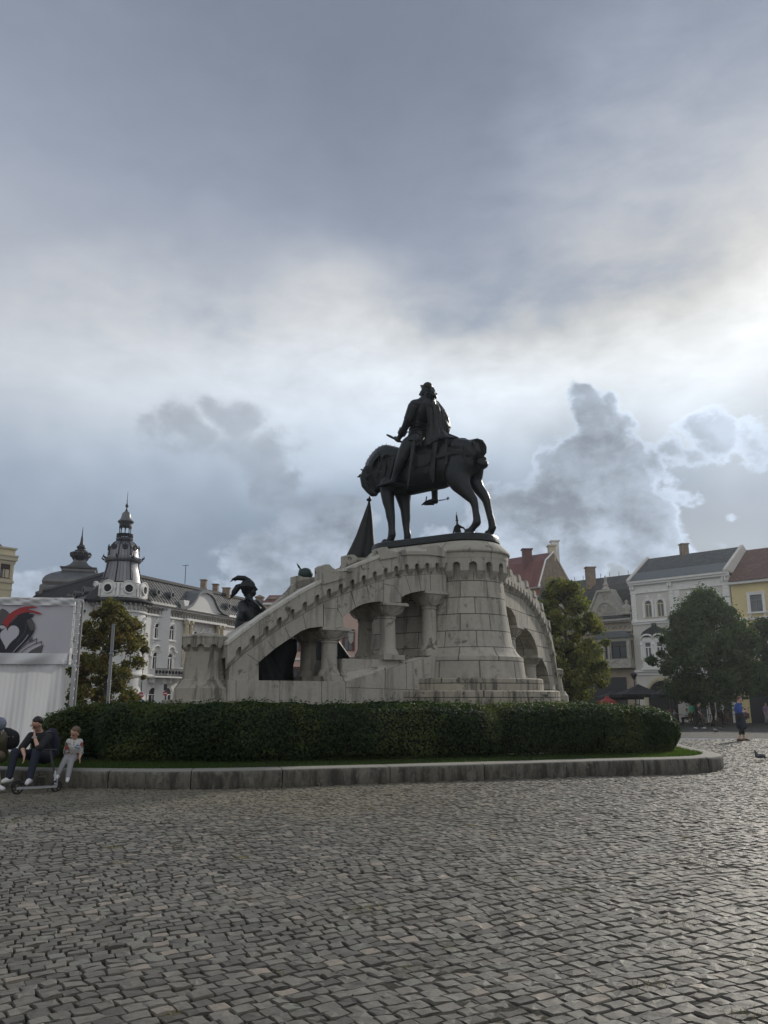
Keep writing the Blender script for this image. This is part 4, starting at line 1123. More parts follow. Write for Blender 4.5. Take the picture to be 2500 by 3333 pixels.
    for k in range(9):
        a = -0.4+k*.42; c = S(790, 590, 0)
        p0 = c+HA*cos(a)*SR(100)+HN*sin(a)*SR(100)*1.12; p1 = c+HA*cos(a)*SR(128)+HN*sin(a)*SR(128)*1.2-Vector((0, 0, .28))
        t = (-HA*sin(a)+HN*cos(a)).normalized()*.09
        m.add([p0-t, p0+t, p1+t*1.15, p1-t*1.15, p0-t*.9+Vector((0, 0, .02)), p1*1.0], [(0, 1, 2, 3)])
    m.build('belt', M['bronze'], RIDER)
    m = MB(); c = S(640, 765, .52); m.ell(c, .17, .17, .13, 14, 9); m.tube([S(648, 735, .56), S(632, 800, .62), S(600, 790, .60)], [.03, .05, .01], 6)
    m.build('knee_plate', M['bronze'], RIDER, True)
    m = MB(); p, q = S(742, 655, .62), S(690, 1052, .66); t = (q-p).normalized().cross(HN).normalized()
    m.add([p-t*.07, p+t*.07, q+t*.035, q-t*.035, p-t*.07+HN*.04, p+t*.07+HN*.04, q+t*.035+HN*.04, q-t*.035+HN*.04], [(0, 1, 2, 3), (4, 7, 6, 5), (0, 4, 5, 1), (1, 5, 6, 2), (2, 6, 7, 3), (3, 7, 4, 0)])
    m.tube([p-t*.2-Vector((0, 0, -.05)), p+t*.2-Vector((0, 0, -.05))], .025, 6); m.tube([p, p+(p-q)*.1], .03, 8)
    m.build('sword', M['bronze'], RIDER)
    for (pts, c, w) in (((((575, 1030), (640, 1042), (672, 1062))), (680, 1068), .60), ((((965, 1186), (1010, 1180), (1040, 1170))), (1045, 1168), -.56)):
        m = MB(); m.tube([S(*p, w) for p in pts], [.02, .014, .010], 6)
        cc = S(*c, w)
        for k in range(10): m.tube([cc, cc+(HA*cos(k*pi/5)+Vector((0, 0, 1))*sin(k*pi/5))*SR(21)], [.014, .002], 5)
        m.build('spur', M['bronze'], RIDER)
    m = MB(); m.tube([S(855, 1150, -.5), S(850, 1175, -.5), S(842, 1215, -.56)], .02, 6); m.tube([S(835, 1225, -.56), S(920, 1222, -.56)], .022, 6); m.build('stirrup', M['bronze'], RIDER)
    # long cape: deep folds from both shoulders down over the horse's back
    top = [(800, 272, .26), (838, 262, .12), (868, 266, .0), (900, 282, -.12), (940, 312, -.26), (975, 345, -.36)]
    rows_y = []
    guide = [
        [(842, 268, .22), (860, 262, .12), (880, 270, .02), (905, 285, -.10), (945, 315, -.24), (985, 350, -.36)],
        [(848, 330, .26), (868, 330, .16), (900, 335, .05), (935, 345, -.08), (970, 370, -.24), (1000, 400, -.38)],
        [(852, 400, .28), (880, 405, .20), (915, 410, .08), (950, 425, -.06), (985, 445, -.22), (1012, 460, -.40)],
        [(855, 480, .30), (880, 480, .24), (925, 490, .12), (965, 500, -.04), (1000, 520, -.22), (1030, 520, -.42)],
        [(850, 545, .32), (890, 550, .28), (940, 555, .16), (985, 565, .0), (1010, 580, -.2), (1025, 585, -.38)],
        [(840, 610, .36), (890, 605, .34), (950, 598, .22), (1010, 596, .04), (1060, 605, -.16), (1050, 600, -.34)],
        [(832, 665, .44), (885, 650, .42), (945, 628, .32), (1020, 612, .12), (1100, 620, -.06), (1110, 622, -.26)],
        [(828, 700, .47), (880, 690, .44), (930, 655, .38), (1010, 625, .22), (1130, 634, .04), (1150, 640, -.2)]]
    n = 31; P = []
    for gi, row in enumerate(guide):
        pts = [S(*q) for q in row]; out = []
        for k in range(n):
            f = k/(n-1)*(len(pts)-1); i = min(int(f), len(pts)-2); f -= i
            f2 = f*f*(3-2*f)*.5+f*.5
            p = pts[i].lerp(pts[i+1], f2)
            amp = .012+.022*min(1, gi/3)+.018*sin(k*.61)
            out.append(p+(HN*.6-HA*.7)*amp*sin(k*.95+gi*.55)+(HN*.6-HA*.6)*.05)
        P.append(out)
    # refine rows
    Q = []
    for i in range(len(P)-1):
        for k in range(4):
            f = k/4; Q.append([a.lerp(b, f) for a, b in zip(P[i], P[i+1])])
    Q.append(P[-1])
    m = MB(); m.grid(Q); o = m.build('cape', M['bronze2'], RIDER, True)
    md = o.modifiers.new('t', 'SOLIDIFY'); md.thickness = .035; md.offset = -1
    # the flaring sleeve corner over the far arm
    m = MB()
    m.grid([[S(940, 340, -.2), S(985, 380, -.30), S(1010, 420, -.40)], [S(950, 420, -.18), S(1000, 440, -.28), S(1030, 480, -.42)], [S(975, 460, -.16), S(1020, 500, -.26), S(1062, 530, -.46)], [S(985, 500, -.18), S(1030, 530, -.3), S(1055, 545, -.46)], [S(1000, 560, -.2), S(1025, 570, -.3), S(1042, 588, -.42)]])
    o = m.build('cape_sleeve', M['bronze2'], RIDER, True); md = o.modifiers.new('t', 'SOLIDIFY'); md.thickness = .05
    # flowing skirt over the saddle cantle
    m = MB(); rows = []
    for f in np.linspace(0, 1, 7):
        rows.append([S(700+f*-20+x*130-40*f*(1-x), 600+f*105+x*10*(1-f)+12*sin(x*9+f*3)*f, .30+.22*f+.02*sin(x*14)) for x in np.linspace(0, 1, 15)])
    m.grid(rows); o = m.build('tunic_skirt', M['bronze2'], RIDER, True); md = o.modifiers.new('t', 'SOLIDIFY'); md.thickness = .03
rider()

# bronze finial on the far side of the plate: the tip of a lowered flag staff with tassels
def finial():
    t = empty('flag_finial', (S(1130, 1480, -.9).x, S(1130, 1480, -.9).y, 6.2), label='small bronze spear-tipped flag top with drooping tassels behind the horse hind hoof', cat='flagpole tip')
    F = lambda x, y: S(x, y, -1.05)
    mb = MB(); mb.tube([F(1132, 1600), F(1130, 1480), F(1130, 1400), F(1128, 1385)], [.03, .03, .025, .045], 8)
    mb.tube([F(1128, 1392), F(1128, 1365), F(1126, 1358)], [.02, .06, .02], 10); mb.tube([F(1126, 1358), F(1124, 1330), F(1122, 1285)], [.035, .03, .003], 8)
    mb.build('staff', M['bronze'], t, True)
    mb = MB()
    for pts in ([(1128, 1400), (1110, 1430), (1095, 1480), (1090, 1560)], [(1130, 1400), (1160, 1425), (1185, 1432), (1200, 1450)], [(1130, 1400), (1150, 1440), (1160, 1480), (1160, 1560)], [(1128, 1400), (1120, 1450), (1118, 1560)], [(1130, 1405), (1140, 1450), (1144, 1560)]):
        mb.tube([F(*p) for p in pts], [.025, .04, .03, .03][:len(pts)], 7)
    mb.build('flag_cloth', M['bronze2'], t, True)
finial()

# ------------------------------------------------------------------ bronze soldiers at the foot, and their flags
def robe(rings, n=40, folds=9, amp=.06, seed=1):
    rr = random.Random(seed); ph = rr.uniform(0, 6); P = []
    for i, (c, rx, ry) in enumerate(rings):
        f = i/(len(rings)-1)
        P.append([Vector((c[0]+cos(a)*rx*(1+amp*(1-f)*sin(a*folds+ph+f)), c[1]+sin(a)*ry*(1+amp*(1-f)*sin(a*folds+ph+f)), c[2])) for a in [2*pi*k/n for k in range(n)]])
    return P
def banner():
    t = empty('bronze_flag', (at(1160, 1800, 26.6).x, 26.6, 4.6), label='dark bronze flag hanging in a tall cone of folds below the horse muzzle', cat='flag')
    A = lambda x, y: at(1080+x/2.765, 1200+y/2.765, 26.3)
    mb = MB(); rows = []
    L = [(1190, 330, 345), (1230, 318, 352), (1300, 292, 362), (1400, 255, 372), (1500, 218, 380), (1600, 172, 392), (1680, 132, 402), (1740, 95, 406), (1790, 70, 408), (1900, 62, 408)]
    for (y, x0, x1) in L:
        a, b = A(x0, y), A(x1, y); c = (a+b)/2; rx = (b-a).length/2; row = []
        for k in range(48):
            an = 2*pi*k/48; ff = 1+0.10*sin(an*5+1.3+y*.0012)*min(1, (y-1190)/200)-0.26*max(0, 1-abs(((an-4.95+pi) % (2*pi))-pi)/.28)*min(1, (y-1190)/120)
            row.append(c+Vector((cos(an)*rx, sin(an)*rx*.75*ff, 0))*(1 if True else 1))
        rows.append(row)
    mb.grid(rows, close=True); mb.build('cloth', M['bronze2'], t, True)
    mb = MB(); c = A(336, 1180); mb.ell(c, .09, .09, .06, 12, 8); mb.tube([c, A(345, 1150)], [.05, .03], 8); mb.build('staff_knob', M['bronze'], t, True)
banner()
def soldier():
    Y = 22.2
    t = empty('soldier_statue', (at(800, 2200, Y).x, Y, 1.6), label='dark bronze soldier with two long helmet plumes, head turned right, behind the lower stair wing', cat='statue')
    A = lambda x, y, d=0: at(500+x/2.37, 1700+y/2.37, Y+d)
    def C(L, d=0): return ([A(p[0], p[1], (p[3] if len(p) > 3 else 0)+d) for p in L], [p[2]/2.37/2650*Y for p in L])
    B = [C([(730, 740, 92), (735, 680, 84), (735, 645, 62), (735, 610, 34), (735, 570, 30)]), C([(722, 520, 46), (735, 495, 48), (728, 480, 46)]), C([(760, 540, 28), (775, 548, 18)]), C([(798, 520, 8), (785, 512, 14)]), C([(772, 560, 13), (780, 556, 10)]),
         C([(690, 640, 42, -.1), (725, 690, 44, -.3), (755, 740, 36, -.32), (750, 800, 34, -.3), (760, 840, 30, -.3)]), C([(785, 645, 50, .2), (822, 685, 50, .25), (825, 750, 44, .2)]), C([(700, 760, 70), (700, 860, 78), (690, 960, 80)])]
    blob('figure', B, M['bronze'], .022, t, 2)
    mb = MB()
    for d in (-.12, 0, .12): mb.tube([A(700, 560, d), A(740, 596, -.2+d), A(800, 640, -.1+d), A(850, 700, d)], .03, 6)
    c = A(726, 500); mb.ell(c+Vector((0, 0, .02)), .21, .20, .20, 16, 10); mb.tube([c+Vector((cos(a)*.21, sin(a)*.2, .0)) for a in np.linspace(0, 2*pi, 20)], .028, 6, False); mb.tube([A(755, 470), A(758, 442)], [.03, .005], 6)
    mb.build('helmet', M['bronze'], t, True)
    for pts, rs_ in (([(690, 480), (650, 500), (622, 540), (600, 580)], [.05, .09, .085, .02]), ([(745, 450), (700, 432), (650, 428), (612, 440)], [.05, .075, .07, .03])):
        mb = MB(); P = [A(*p) for p in pts]; mb.tube(P, rs_, 8)
        rr = random.Random(2)
        for k in range(30):
            f = k/30*(len(P)-1.01); i = int(f); p = P[i].lerp(P[i+1], f-i); mb.tube([p, p+Vector((rr.uniform(-.10, .04), rr.uniform(-.08, .08), rr.uniform(-.12, .06)))], [.035, .006], 5)
        mb.build('plume', M['bronze2'], t, True)
    mb = MB()
    c0 = A(900, 1130); P = robe([((c0.x, Y+.1, 1.2), .68, .5), ((c0.x-.1, Y+.1, 2.0), .60, .45), ((c0.x-.3, Y, 2.6), .5, .4), ((A(730, 800).x, Y, A(730, 800).z), .36, .32), ((A(725, 690).x, Y, A(725, 690).z), .26, .24)], folds=11)
    mb.grid(P, close=True); mb.build('cloak', M['bronze2'], t, True)
    # lower body mass that shows through the first arch
    mb = MB(); P = robe([((A(890, 1220).x, Y+.2, 1.4), .62, .4), ((A(905, 1100).x, Y+.2, A(0, 1100).z), .56, .4), ((A(940, 1000).x, Y+.2, A(0, 1000).z), .55, .4), ((A(1000, 900).x, Y+.2, A(0, 900).z), .35, .3)], folds=7, seed=3)
    mb.grid(P, close=True); mb.build('draped_flag', M['bronze2'], t, True)
soldier()
def soldier2():
    Y = 25.6
    t = empty('soldier_statue', (at(1130, 2100, Y).x, Y, 1.6), label='cloaked bronze soldier behind the arches, green round helmet and spear tip above the parapet', cat='statue')
    A = lambda x, y, d=0: at(500+x/2.37, 1700+y/2.37, Y+d)
    hx = A(1172, 400)
    blob('figure', [([hx+Vector((0, 0, -.2)), hx+Vector((0, 0, -.05))], [.17, .18]), ([hx+Vector((0, 0, -.6)), hx+Vector((.3, .1, -1.4)), A(1340, 900), A(1350, 1150)], [.3, .42, .40, .42])], M['bronze'], .03, t, 2)
    mb = MB(); mb.ell(hx, .24, .24, .20, 18, 10); mb.tube([A(1140, 385), A(1130, 372), A(1133, 360), A(1120, 340), A(1103, 314)], [.04, .05, .03, .035, .004], 8); mb.build('helmet', M['verdigris'], t, True)
    mb = MB()
    P = robe([((A(1340, 1200).x, Y, 1.2), .78, .5), ((A(1345, 1050).x, Y, A(0, 1050).z), .72, .45), ((A(1320, 950).x, Y, A(0, 950).z), .55, .4), ((A(1290, 850).x, Y, A(0, 850).z), .40, .35), ((A(1200, 600).x, Y, A(0, 600).z), .36, .3)], folds=8, amp=.09, seed=5)
    mb.grid(P, close=True); mb.build('cloak', M['bronze2'], t, True)
soldier2()
# ------------------------------------------------------------------ buildings round the square
def seam_mat(name, c1, c2, w=0.55, rough=0.5, metal=0.3):
    m, t, b = new_mat(name); u = node(t, 'ShaderNodeUVMap', _uv_map='uv').outputs[0]
    n = noise(t, gpos(t), 0.8, 4, 0.6)
    br = node(t, 'ShaderNodeTexBrick', Vector=u, Scale=1.0, Mortar__Size=0.03, Mortar__Smooth=0.3, Brick__Width=w, Row__Height=2.4, Color1=(*c1, 1), Color2=(*c2, 1), Mortar=(*[x*.35 for x in c1], 1))
    br.offset = 0.0
    c = mixc(t, n*0.6, X(t, br.outputs['Color']), c2)
    setb(b, t, c, rough, metal); bump(t, b, X(t, br.outputs['Fac']), 0.03)
    return m
def tile_mat(name, c1, c2, w=0.28, h=0.22, rough=0.75):
    m, t, b = new_mat(name); u = node(t, 'ShaderNodeUVMap', _uv_map='uv').outputs[0]
    n = noise(t, gpos(t), 1.3, 5, 0.65)
    br = node(t, 'ShaderNodeTexBrick', Vector=u, Scale=1.0, Mortar__Size=0.018, Mortar__Smooth=0.2, Brick__Width=w, Row__Height=h, Color1=(*c1, 1), Color2=(*c2, 1), Mortar=(*[x*.3 for x in c1], 1))
    c = mixc(t, n.step(.35, .7)*.6, X(t, br.outputs['Color']), tuple(x*.55 for x in c1))
    setb(b, t, c, rough); bump(t, b, X(t, br.outputs['Fac']), 0.03)
    return m
M['seam'] = seam_mat('standing_seam_zinc', (0.17, 0.17, 0.165), (0.23, 0.23, 0.22))
M['slate'] = tile_mat('slate_tiles', (0.055, 0.065, 0.07), (0.11, 0.12, 0.125))
M['slate_old'] = tile_mat('old_dark_tiles', (0.030, 0.033, 0.036), (0.075, 0.07, 0.065))
M['lead'] = plain('blue_grey_sheet_roof', (0.11, 0.125, 0.132), 0.5, 0.2, 0.15, 2.0)
M['redroof'] = seam_mat('dark_red_sheet_roof', (0.12, 0.035, 0.032), (0.17, 0.055, 0.048), 0.6, 0.55, 0.1)
M['redtile'] = tile_mat('red_brown_tiles', (0.12, 0.06, 0.05), (0.17, 0.09, 0.075))
M['brick_old'] = plain('patched_brick', (0.22, 0.17, 0.125), 0.9, 0, 0.6, 2.2, 0.03)
M['terracotta'] = plain('orange_red_plaster', (0.30, 0.13, 0.09), 0.85)
M['yellow'] = plain('yellow_plaster', (0.64, 0.54, 0.29), 0.85, 0, .08)
M['cream'] = plain('cream_plaster', (0.55, 0.49, 0.33), 0.85, 0, .12, 1.5)
M['pink'] = plain('pink_plaster', (0.52, 0.37, 0.31), 0.85, 0, .10, 1.0)
M['maroon'] = plain('maroon_frame', (0.10, 0.03, 0.028), 0.6)
M['greybeige'] = plain('grey_beige_plaster', (0.56, 0.55, 0.505), 0.85, 0, .12, .8)
M['tan'] = plain('worn_tan_plaster', (0.33, 0.28, 0.22), 0.9, 0, .35, 1.5, 0.01)
M['darkshop'] = plain('dark_shopfront', (0.015, 0.016, 0.018), 0.35)
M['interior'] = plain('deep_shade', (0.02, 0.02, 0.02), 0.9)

def strip(mb, fr, inner, outer, o0, o1, closed=False):
    n = len(inner)
    for i in range(n if closed else n-1):
        j = (i+1) % n
        mb.prism(fr, [inner[i], outer[i], outer[j], inner[j]], o0, o1)
def arch_pts(tc, z0, z1, w, arched=True, g=0.0, k=10):
    """window outline from bottom left up and over to bottom right"""
    h = w/2+g
    if not arched: return [(tc-h, z0-g*0), (tc-h, z1+g), (tc+h, z1+g), (tc+h, z0-g*0)]
    zc = z1-w/2
    return [(tc-h, z0)]+[(tc-h*cos(pi*q/k), zc+h*sin(pi*q/k)) for q in range(k+1)]+[(tc+h, z0)]
def window(fr, tc, z0, z1, w, par, arched=True, trim='white_trim', sur=0.16, o=0.0, mull=True, glass='glass', sill=True, frame='white_trim', crown=None, tw=0.045):
    mb = MB()
    strip(mb, fr, arch_pts(tc, z0, z1, w, arched, 0.0), arch_pts(tc, z0, z1, w, arched, sur), o, o+0.14)
    strip(mb, fr, arch_pts(tc, z0, z1, w, arched, sur-.05), arch_pts(tc, z0, z1, w, arched, sur+.03), o, o+0.18)
    if crown == 'hood':
        zc = z1-w/2+.12; h = w/2+.12
        hp = [(tc-h*1.75, zc+.5), (tc-h*1.2, zc+.52)]+[(tc-h*1.0*cos(pi*q/8), zc+.60+h*.85*sin(pi*q/8)) for q in range(9)]+[(tc+h*1.2, zc+.52), (tc+h*1.75, zc+.5)]
        hp2 = [(a, b+.14) for a, b in hp]; strip(mb, fr, hp, hp2, o, o+.38)
        mb.prism(fr, [(tc-.25, z1+.1), (tc+.25, z1+.1), (tc+.18, z1+.45), (tc-.18, z1+.45)], o, o+.2)
        for s in (-1, 1): mb.prism(fr, [(tc+s*h*1.5-.1, zc-.1), (tc+s*h*1.5+.1, zc-.1), (tc+s*h*1.6+.12, zc+.5), (tc+s*h*1.6-.12, zc+.5)], o, o+.22)
    if crown == 'crest':
        for k in range(7):
            a = pi*(k+.5)/7; c = fr(tc-cos(a)*(w/2+sur+.08), z1-w/2+sin(a)*(w/2+sur+.10+.12*(k == 3)), o+.1); mb.ell(c, .13, .13, .12, 7, 5)
        mb.prism(fr, [(tc-.3, z1+.18), (tc+.3, z1+.18), (tc+.12, z1+.5), (tc-.12, z1+.5)], o, o+.2)
        mb.ell(fr(tc, z1+.5, o+.12), .16, .12, .2, 8, 6)
    if crown == 'key':
        mb.prism(fr, [(tc-.12, z1-.02), (tc+.12, z1-.02), (tc+.18, z1+.34), (tc-.18, z1+.34)], o, o+.22); mb.ell(fr(tc, z1+.36, o+.14), .22, .12, .12, 8, 6)
    root = mb.build('window', M[trim], par)
    g = MB(); g.prism(fr, arch_pts(tc, z0, z1, w, arched, 0.005), o+0.0, o+0.02); g.build('pane', M[glass], root)
    f = MB()
    f.fbox(fr, tc-tw, tc+tw, z0, z1-(w*.5 if arched else (z1-z0)*.3), o+.02, o+.07)
    zt = z1-(w*.5 if arched else (z1-z0)*.3); f.fbox(fr, tc-w/2, tc+w/2, zt-tw, zt+tw, o+.02, o+.075)
    strip(f, fr, arch_pts(tc, z0, z1, w-.14, arched, 0), arch_pts(tc, z0, z1, w, arched, 0), o+.02, o+.065)
    f.fbox(fr, tc-w/2, tc+w/2, z0, z0+.08, o+.02, o+.065)
    f.build('frame', M[frame], root)
    if sill:
        s = MB(); s.fbox(fr, tc-w/2-sur-.12, tc+w/2+sur+.12, z0-.14, z0-.003, o, o+.26)
        for q in (-1, 1): s.fbox(fr, tc+q*(w/2+.08)-.08, tc+q*(w/2+.08)+.08, z0-.42, z0-.143, o, o+.15)
        s.build('sill', M[trim], root)
    return root
def wallbox(fr, t0, t1, z0, z1, depth, name, mat, par, o=0.0):
    mb = MB(); mb.fbox(fr, t0, t1, z0, z1, o-depth, o, True); return mb.build(name, mat, par)
def roof_slab(fr, t0, t1, pts, name, mat, par, ends=True):
    """pts: (o, z) profile from eave to the back; closed underneath"""
    mb = MB(); acc = 0
    for (oa, za), (ob, zb) in zip(pts[:-1], pts[1:]):
        L = sqrt((oa-ob)**2+(za-zb)**2)
        mb.add([fr(t0, za, oa), fr(t1, za, oa), fr(t1, zb, ob), fr(t0, zb, ob)], [(0, 1, 2, 3)], [((t0, acc), (t1, acc), (t1, acc+L), (t0, acc+L))]); acc += L
    if ends:
        n = len(pts)
        for t in (t0, t1): mb.add([fr(t, z, o) for o, z in pts]+[fr(t, pts[0][1]-.01, pts[-1][0])], [tuple(range(n+1))])
    return mb.build(name, mat, par)
def fd(fr, u, v, o=0): return fr.px(u, v, o)
def dormer(mb, fr, t, z, o, r=.42, L=1.5):
    c = fr(t, z, o); d = fr.n
    for (ra, rb, k) in ((r, r*.62, 0),):
        P = []
        for rad, oo in ((r*1.12, 0.0), (r*1.12, .1), (r*.66, .1), (r*.60, -.05)):
            P.append([c+d*oo+fr.d*(cos(a)*rad)+Vector((0, 0, 1))*(sin(a)*rad) for a in [2*pi*q/8+pi/8 for q in range(8)]])
        mb.grid(P, close=True)
        mb.grid([[c+fr.d*(cos(a)*r)+Vector((0, 0, 1))*(sin(a)*r) for a in [2*pi*q/8+pi/8 for q in range(8)]], [c-d*L+fr.d*(cos(a)*r*.8)+Vector((0, 0, 1))*(sin(a)*r*.8+.1) for a in [2*pi*q/8+pi/8 for q in range(8)]]], close=True)

def palace():
    fr = Frame((-26.86, 92), (.354, .935)); c0 = at(393, 1930, 91.0); TC = Vector((c0.x, 91.0, 0))
    B = empty('palace', (TC.x, TC.y, -0.7), label='long white ornate palace with zinc mansard roof and tall domed corner tower', cat='building')
    T1 = 34
    wallbox(fr, 0, T1, -0.8, 12.0, 12, 'wall', M['white_plaster'], B)
    # cornice: string, frieze, modillions, gutter
    mb = MB(); mb.fbox(fr, -.1, T1, 10.75, 10.95, 0, .28); mb.fbox(fr, -.1, T1, 11.72, 11.86, 0, .62); mb.fbox(fr, -.1, T1, 4.05, 4.2, 0, .2); mb.fbox(fr, 0, .9, 0, 10.8, 0, .12)
    mb.build('string_courses', M['white_trim'], B)
    mb = MB(); rr = random.Random(11)
    t = 0.3
    while t < T1:
        mb.fbox(fr, t, t+.16, 11.50, 11.718, 0, .50)
        mb.fbox(fr, t+.28, t+.40, 11.60, 11.718, 0, .30)
        mb.prism(fr, [(t+.02, 10.97), (t+.14, 10.97), (t+.16, 11.49), (t, 11.49)], 0, .2)
        for q in range(3): c = fr(t+.33+rr.uniform(-.08, .08), 11.08+q*.15, .05); mb.ell(c, .1, .1, .08, 6, 4)
        t += .58
    mb.build('frieze', M['old_trim'], B)
    mb = MB(); mb.fbox(fr, -.2, T1, 11.86, 12.02, 0, .78); mb.build('gutter', M['iron'], B)
    roof_slab(fr, 0.35, T1, [(.6, 12.02), (.35, 12.35), (-2.3, 15.3), (-2.3, 15.55), (-3.0, 15.7), (-3.6, 15.7), (-4.2, 12.1)], 'roof', M['seam'], B)
    mb = MB()
    for k in range(int((T1-.6)/.6)):
        t = .6+k*.6
        a, b_ = fr(t, 12.37, .36), fr(t, 15.32, -2.28); s = fr.d*.025; u = fr.n*.05+Vector((0, 0, .05))
        mb.add([a-s, a+s, b_+s, b_-s, a-s+u, a+s+u, b_+s+u, b_-s+u], [(4, 5, 6, 7), (0, 4, 7, 3), (1, 2, 6, 5), (0, 1, 5, 4)])
    mb.build('roof_seams', M['iron'], B)
    mb = MB(); mb.fbox(fr, .2, T1, 15.30, 15.62, -2.6, -2.1); mb.build('roof_ridge', M['iron'], B)
    dm = []
    for t in (2.1, 4.9, 17.6, 20.3): 
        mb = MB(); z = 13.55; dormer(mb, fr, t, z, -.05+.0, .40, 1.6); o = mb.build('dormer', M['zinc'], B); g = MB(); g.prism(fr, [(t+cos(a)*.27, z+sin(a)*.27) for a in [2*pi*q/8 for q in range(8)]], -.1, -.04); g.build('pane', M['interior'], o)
    # bell-shaped gable
    gp = [(5.6, 12.05), (6.4, 12.0), (7.3, 12.15), (8.2, 12.6), (8.8, 13.15), (9.4, 13.9), (10.2, 14.35), (11.2, 14.5), (12.2, 14.35), (13.0, 13.9), (13.6, 13.2), (14.2, 12.65), (15.0, 12.3), (16.0, 12.15), (16.6, 12.05)]
    mb = MB(); mb.prism(fr, [(t, z) for t, z in gp if 7.2 < t < 15.2]+[(15.0, 11.9), (7.3, 11.9)], -1.2, .45); mb.build('gable', M['white_plaster'], B)
    mb = MB(); strip(mb, fr, gp, [(t, z+.38) for t, z in gp], -2.6, .75); mb.build('gable_moulding', M['zinc'], B)
    mb = MB(); mb.prism(fr, [(6.2, 13.1), (7.4, 13.1), (7.1, 12.3), (6.8, 12.1), (6.5, 12.3)], 0, .7); mb.build('scroll_ornament', M['white_trim'], B)
    # windows
    for t in (2.19, 5.02): 
        window(fr, t, 8.24, 9.95, 0.98, B, crown='crest', tw=.05); window(fr, t-.05, 4.78, 6.68, 0.98, B, crown='hood', sill=False, tw=.05)
        window(fr, t-.15, .2, 2.75, 1.5, B, sill=False, sur=.25, mull=False)
    for t in (9.9, 11.5, 13.1, 18.2, 21.0, 24, 27): window(fr, t, 7.9, 9.6, .95, B, crown='crest'); window(fr, t, 4.6, 6.5, .95, B, crown='hood', sill=False)
    # projecting centre bay with paired columns
    for k, t in enumerate((7.45, 8.35, 14.5, 15.4)):
        mb = MB(); c = fr(t, 0, .45); mb.lathe([(.30, 5.2), (.30, 5.4), (.24, 5.5), (.23, 9.9), (.26, 10.0), (.26, 10.06), (.22, 10.1), (.30, 10.35), (.42, 10.7)], (c.x, c.y, 0), 16)
        for q in range(8): a = q*pi/4; mb.ell((c.x+cos(a)*.33, c.y+sin(a)*.33, 10.35+.2*(q % 2)), .09, .09, .16, 6, 4)
        mb.build('column', M['cream_trim'], B, True)
    mb = MB(); mb.fbox(fr, 7.0, 15.9, 10.72, 10.98, .28, .85); mb.fbox(fr, 7.0, 8.8, 4.6, 5.2, 0, .8); mb.fbox(fr, 14, 15.8, 4.6, 5.2, 0, .8); mb.build('bay_entablature', M['white_trim'], B)
    # balcony with iron railing on brackets
    mb = MB(); mb.fbox(fr, .7, 7.0, 3.86, 4.02, .2, 1.25); 
    for t in (1.3, 3.0, 4.4, 6.2): mb.prism(fr, [(t, 3.3), (t+.24, 3.3), (t+.24, 3.858), (t, 3.858)], 0, .75)
    o = mb.build('balcony', M['white_trim'], B)
    mb = MB(); mb.fbox(fr, .7, 7.0, 4.85, 4.9, 1.19, 1.24); mb.fbox(fr, .7, 7.0, 4.08, 4.12, 1.19, 1.24)
    for k in range(43): t = .75+k*.148; mb.fbox(fr, t, t+.035, 4.02, 4.87, 1.2, 1.235)
    for k in range(10): c = fr(1.0+k*.62, 4.48, 1.22); mb.ell(c, .16, .03, .2, 8, 6)
    mb.build('railing', M['iron'], o)
    mb = MB(); mb.tube([fr(-.05, -.5, .12), fr(-.05, 11.8, .12), fr(-.05, 12.0, .5)], .08, 8); mb.build('drainpipe', M['iron'], B)
    # chimneys, antenna
    for (u0, u1, v0, v1, Y) in ((655, 671, 1887, 1912, 108), (694, 710, 1901, 1922, 110), (726, 748, 1913, 1932, 112)):
        a, b_ = at(u0, v0, Y), at(u1, v1, Y); mb = MB(); mb.box(a.x, b_.x, Y-.4, Y+.4, b_.z-.8, a.z-.12); mb.box(a.x-.1, b_.x+.1, Y-.5, Y+.5, a.z-.12, a.z); mb.build('chimney', M['brick_old'], B)
    mb = MB(); a, b_ = at(602, 1900, 104), at(605, 1838, 104); mb.tube([a, b_], .05, 5); mb.tube([b_+Vector((-.4, 0, -.1)), b_+Vector((.4, 0, -.1))], .03, 4); mb.build('antenna', M['iron'], B)
    # ---- round corner tower
    k = 91/2650*1.0
    zz = lambda v: at(393, v, 91).z
    mb = MB()
    mb.lathe([(2.85, -.8), (2.85, 4.0), (3.0, 4.0), (3.0, 4.2), (2.85, 4.2), (2.85, 10.7), (3.05, 10.75), (3.05, 10.9), (2.9, 10.95), (2.9, 12.0)], TC, 48); tb = mb.build('tower_wall', M['white_plaster'], B, True, angle=30)
    mb = MB()
    for q in range(34):
        a = 2*pi*q/34; d = Vector((cos(a), sin(a), 0)); T = Matrix.Translation(TC+d*2.9) @ Matrix.Rotation(a, 4, 'Z'); mb.T = T
        mb.box(0, .5, -.09, .09, 11.5, 11.72); mb.box(0, .2, .16, .3, 11.6, 11.72); mb.ell((.02, 0, 11.2), .12, .15, .2, 6, 4); mb.ell((.02, .2, 11.1), .1, .1, .12, 6, 4)
    mb.T = None; mb.build('tower_frieze', M['old_trim'], tb)
    mb = MB(); mb.lathe([(2.9, 11.70), (3.5, 11.75), (3.65, 11.9), (3.65, 12.02), (3.2, 12.2), (2.9, 12.35)], TC, 48); mb.build('tower_gutter', M['iron'], tb, True, angle=30)
    class Rg:
        def __call__(s, t, z, o=0): a = -pi/2-.18+t/2.78; return Vector((TC.x+cos(a)*(2.78+o), TC.y+sin(a)*(2.78+o), z))
    rg = Rg()
    mb = MB(); mb.lathe([(2.8, 12.2), (2.8, 12.45), (2.72, 12.5), (2.70, 13.75), (2.85, 13.8), (2.85, 13.9), (2.6, 13.95)], TC, 48)
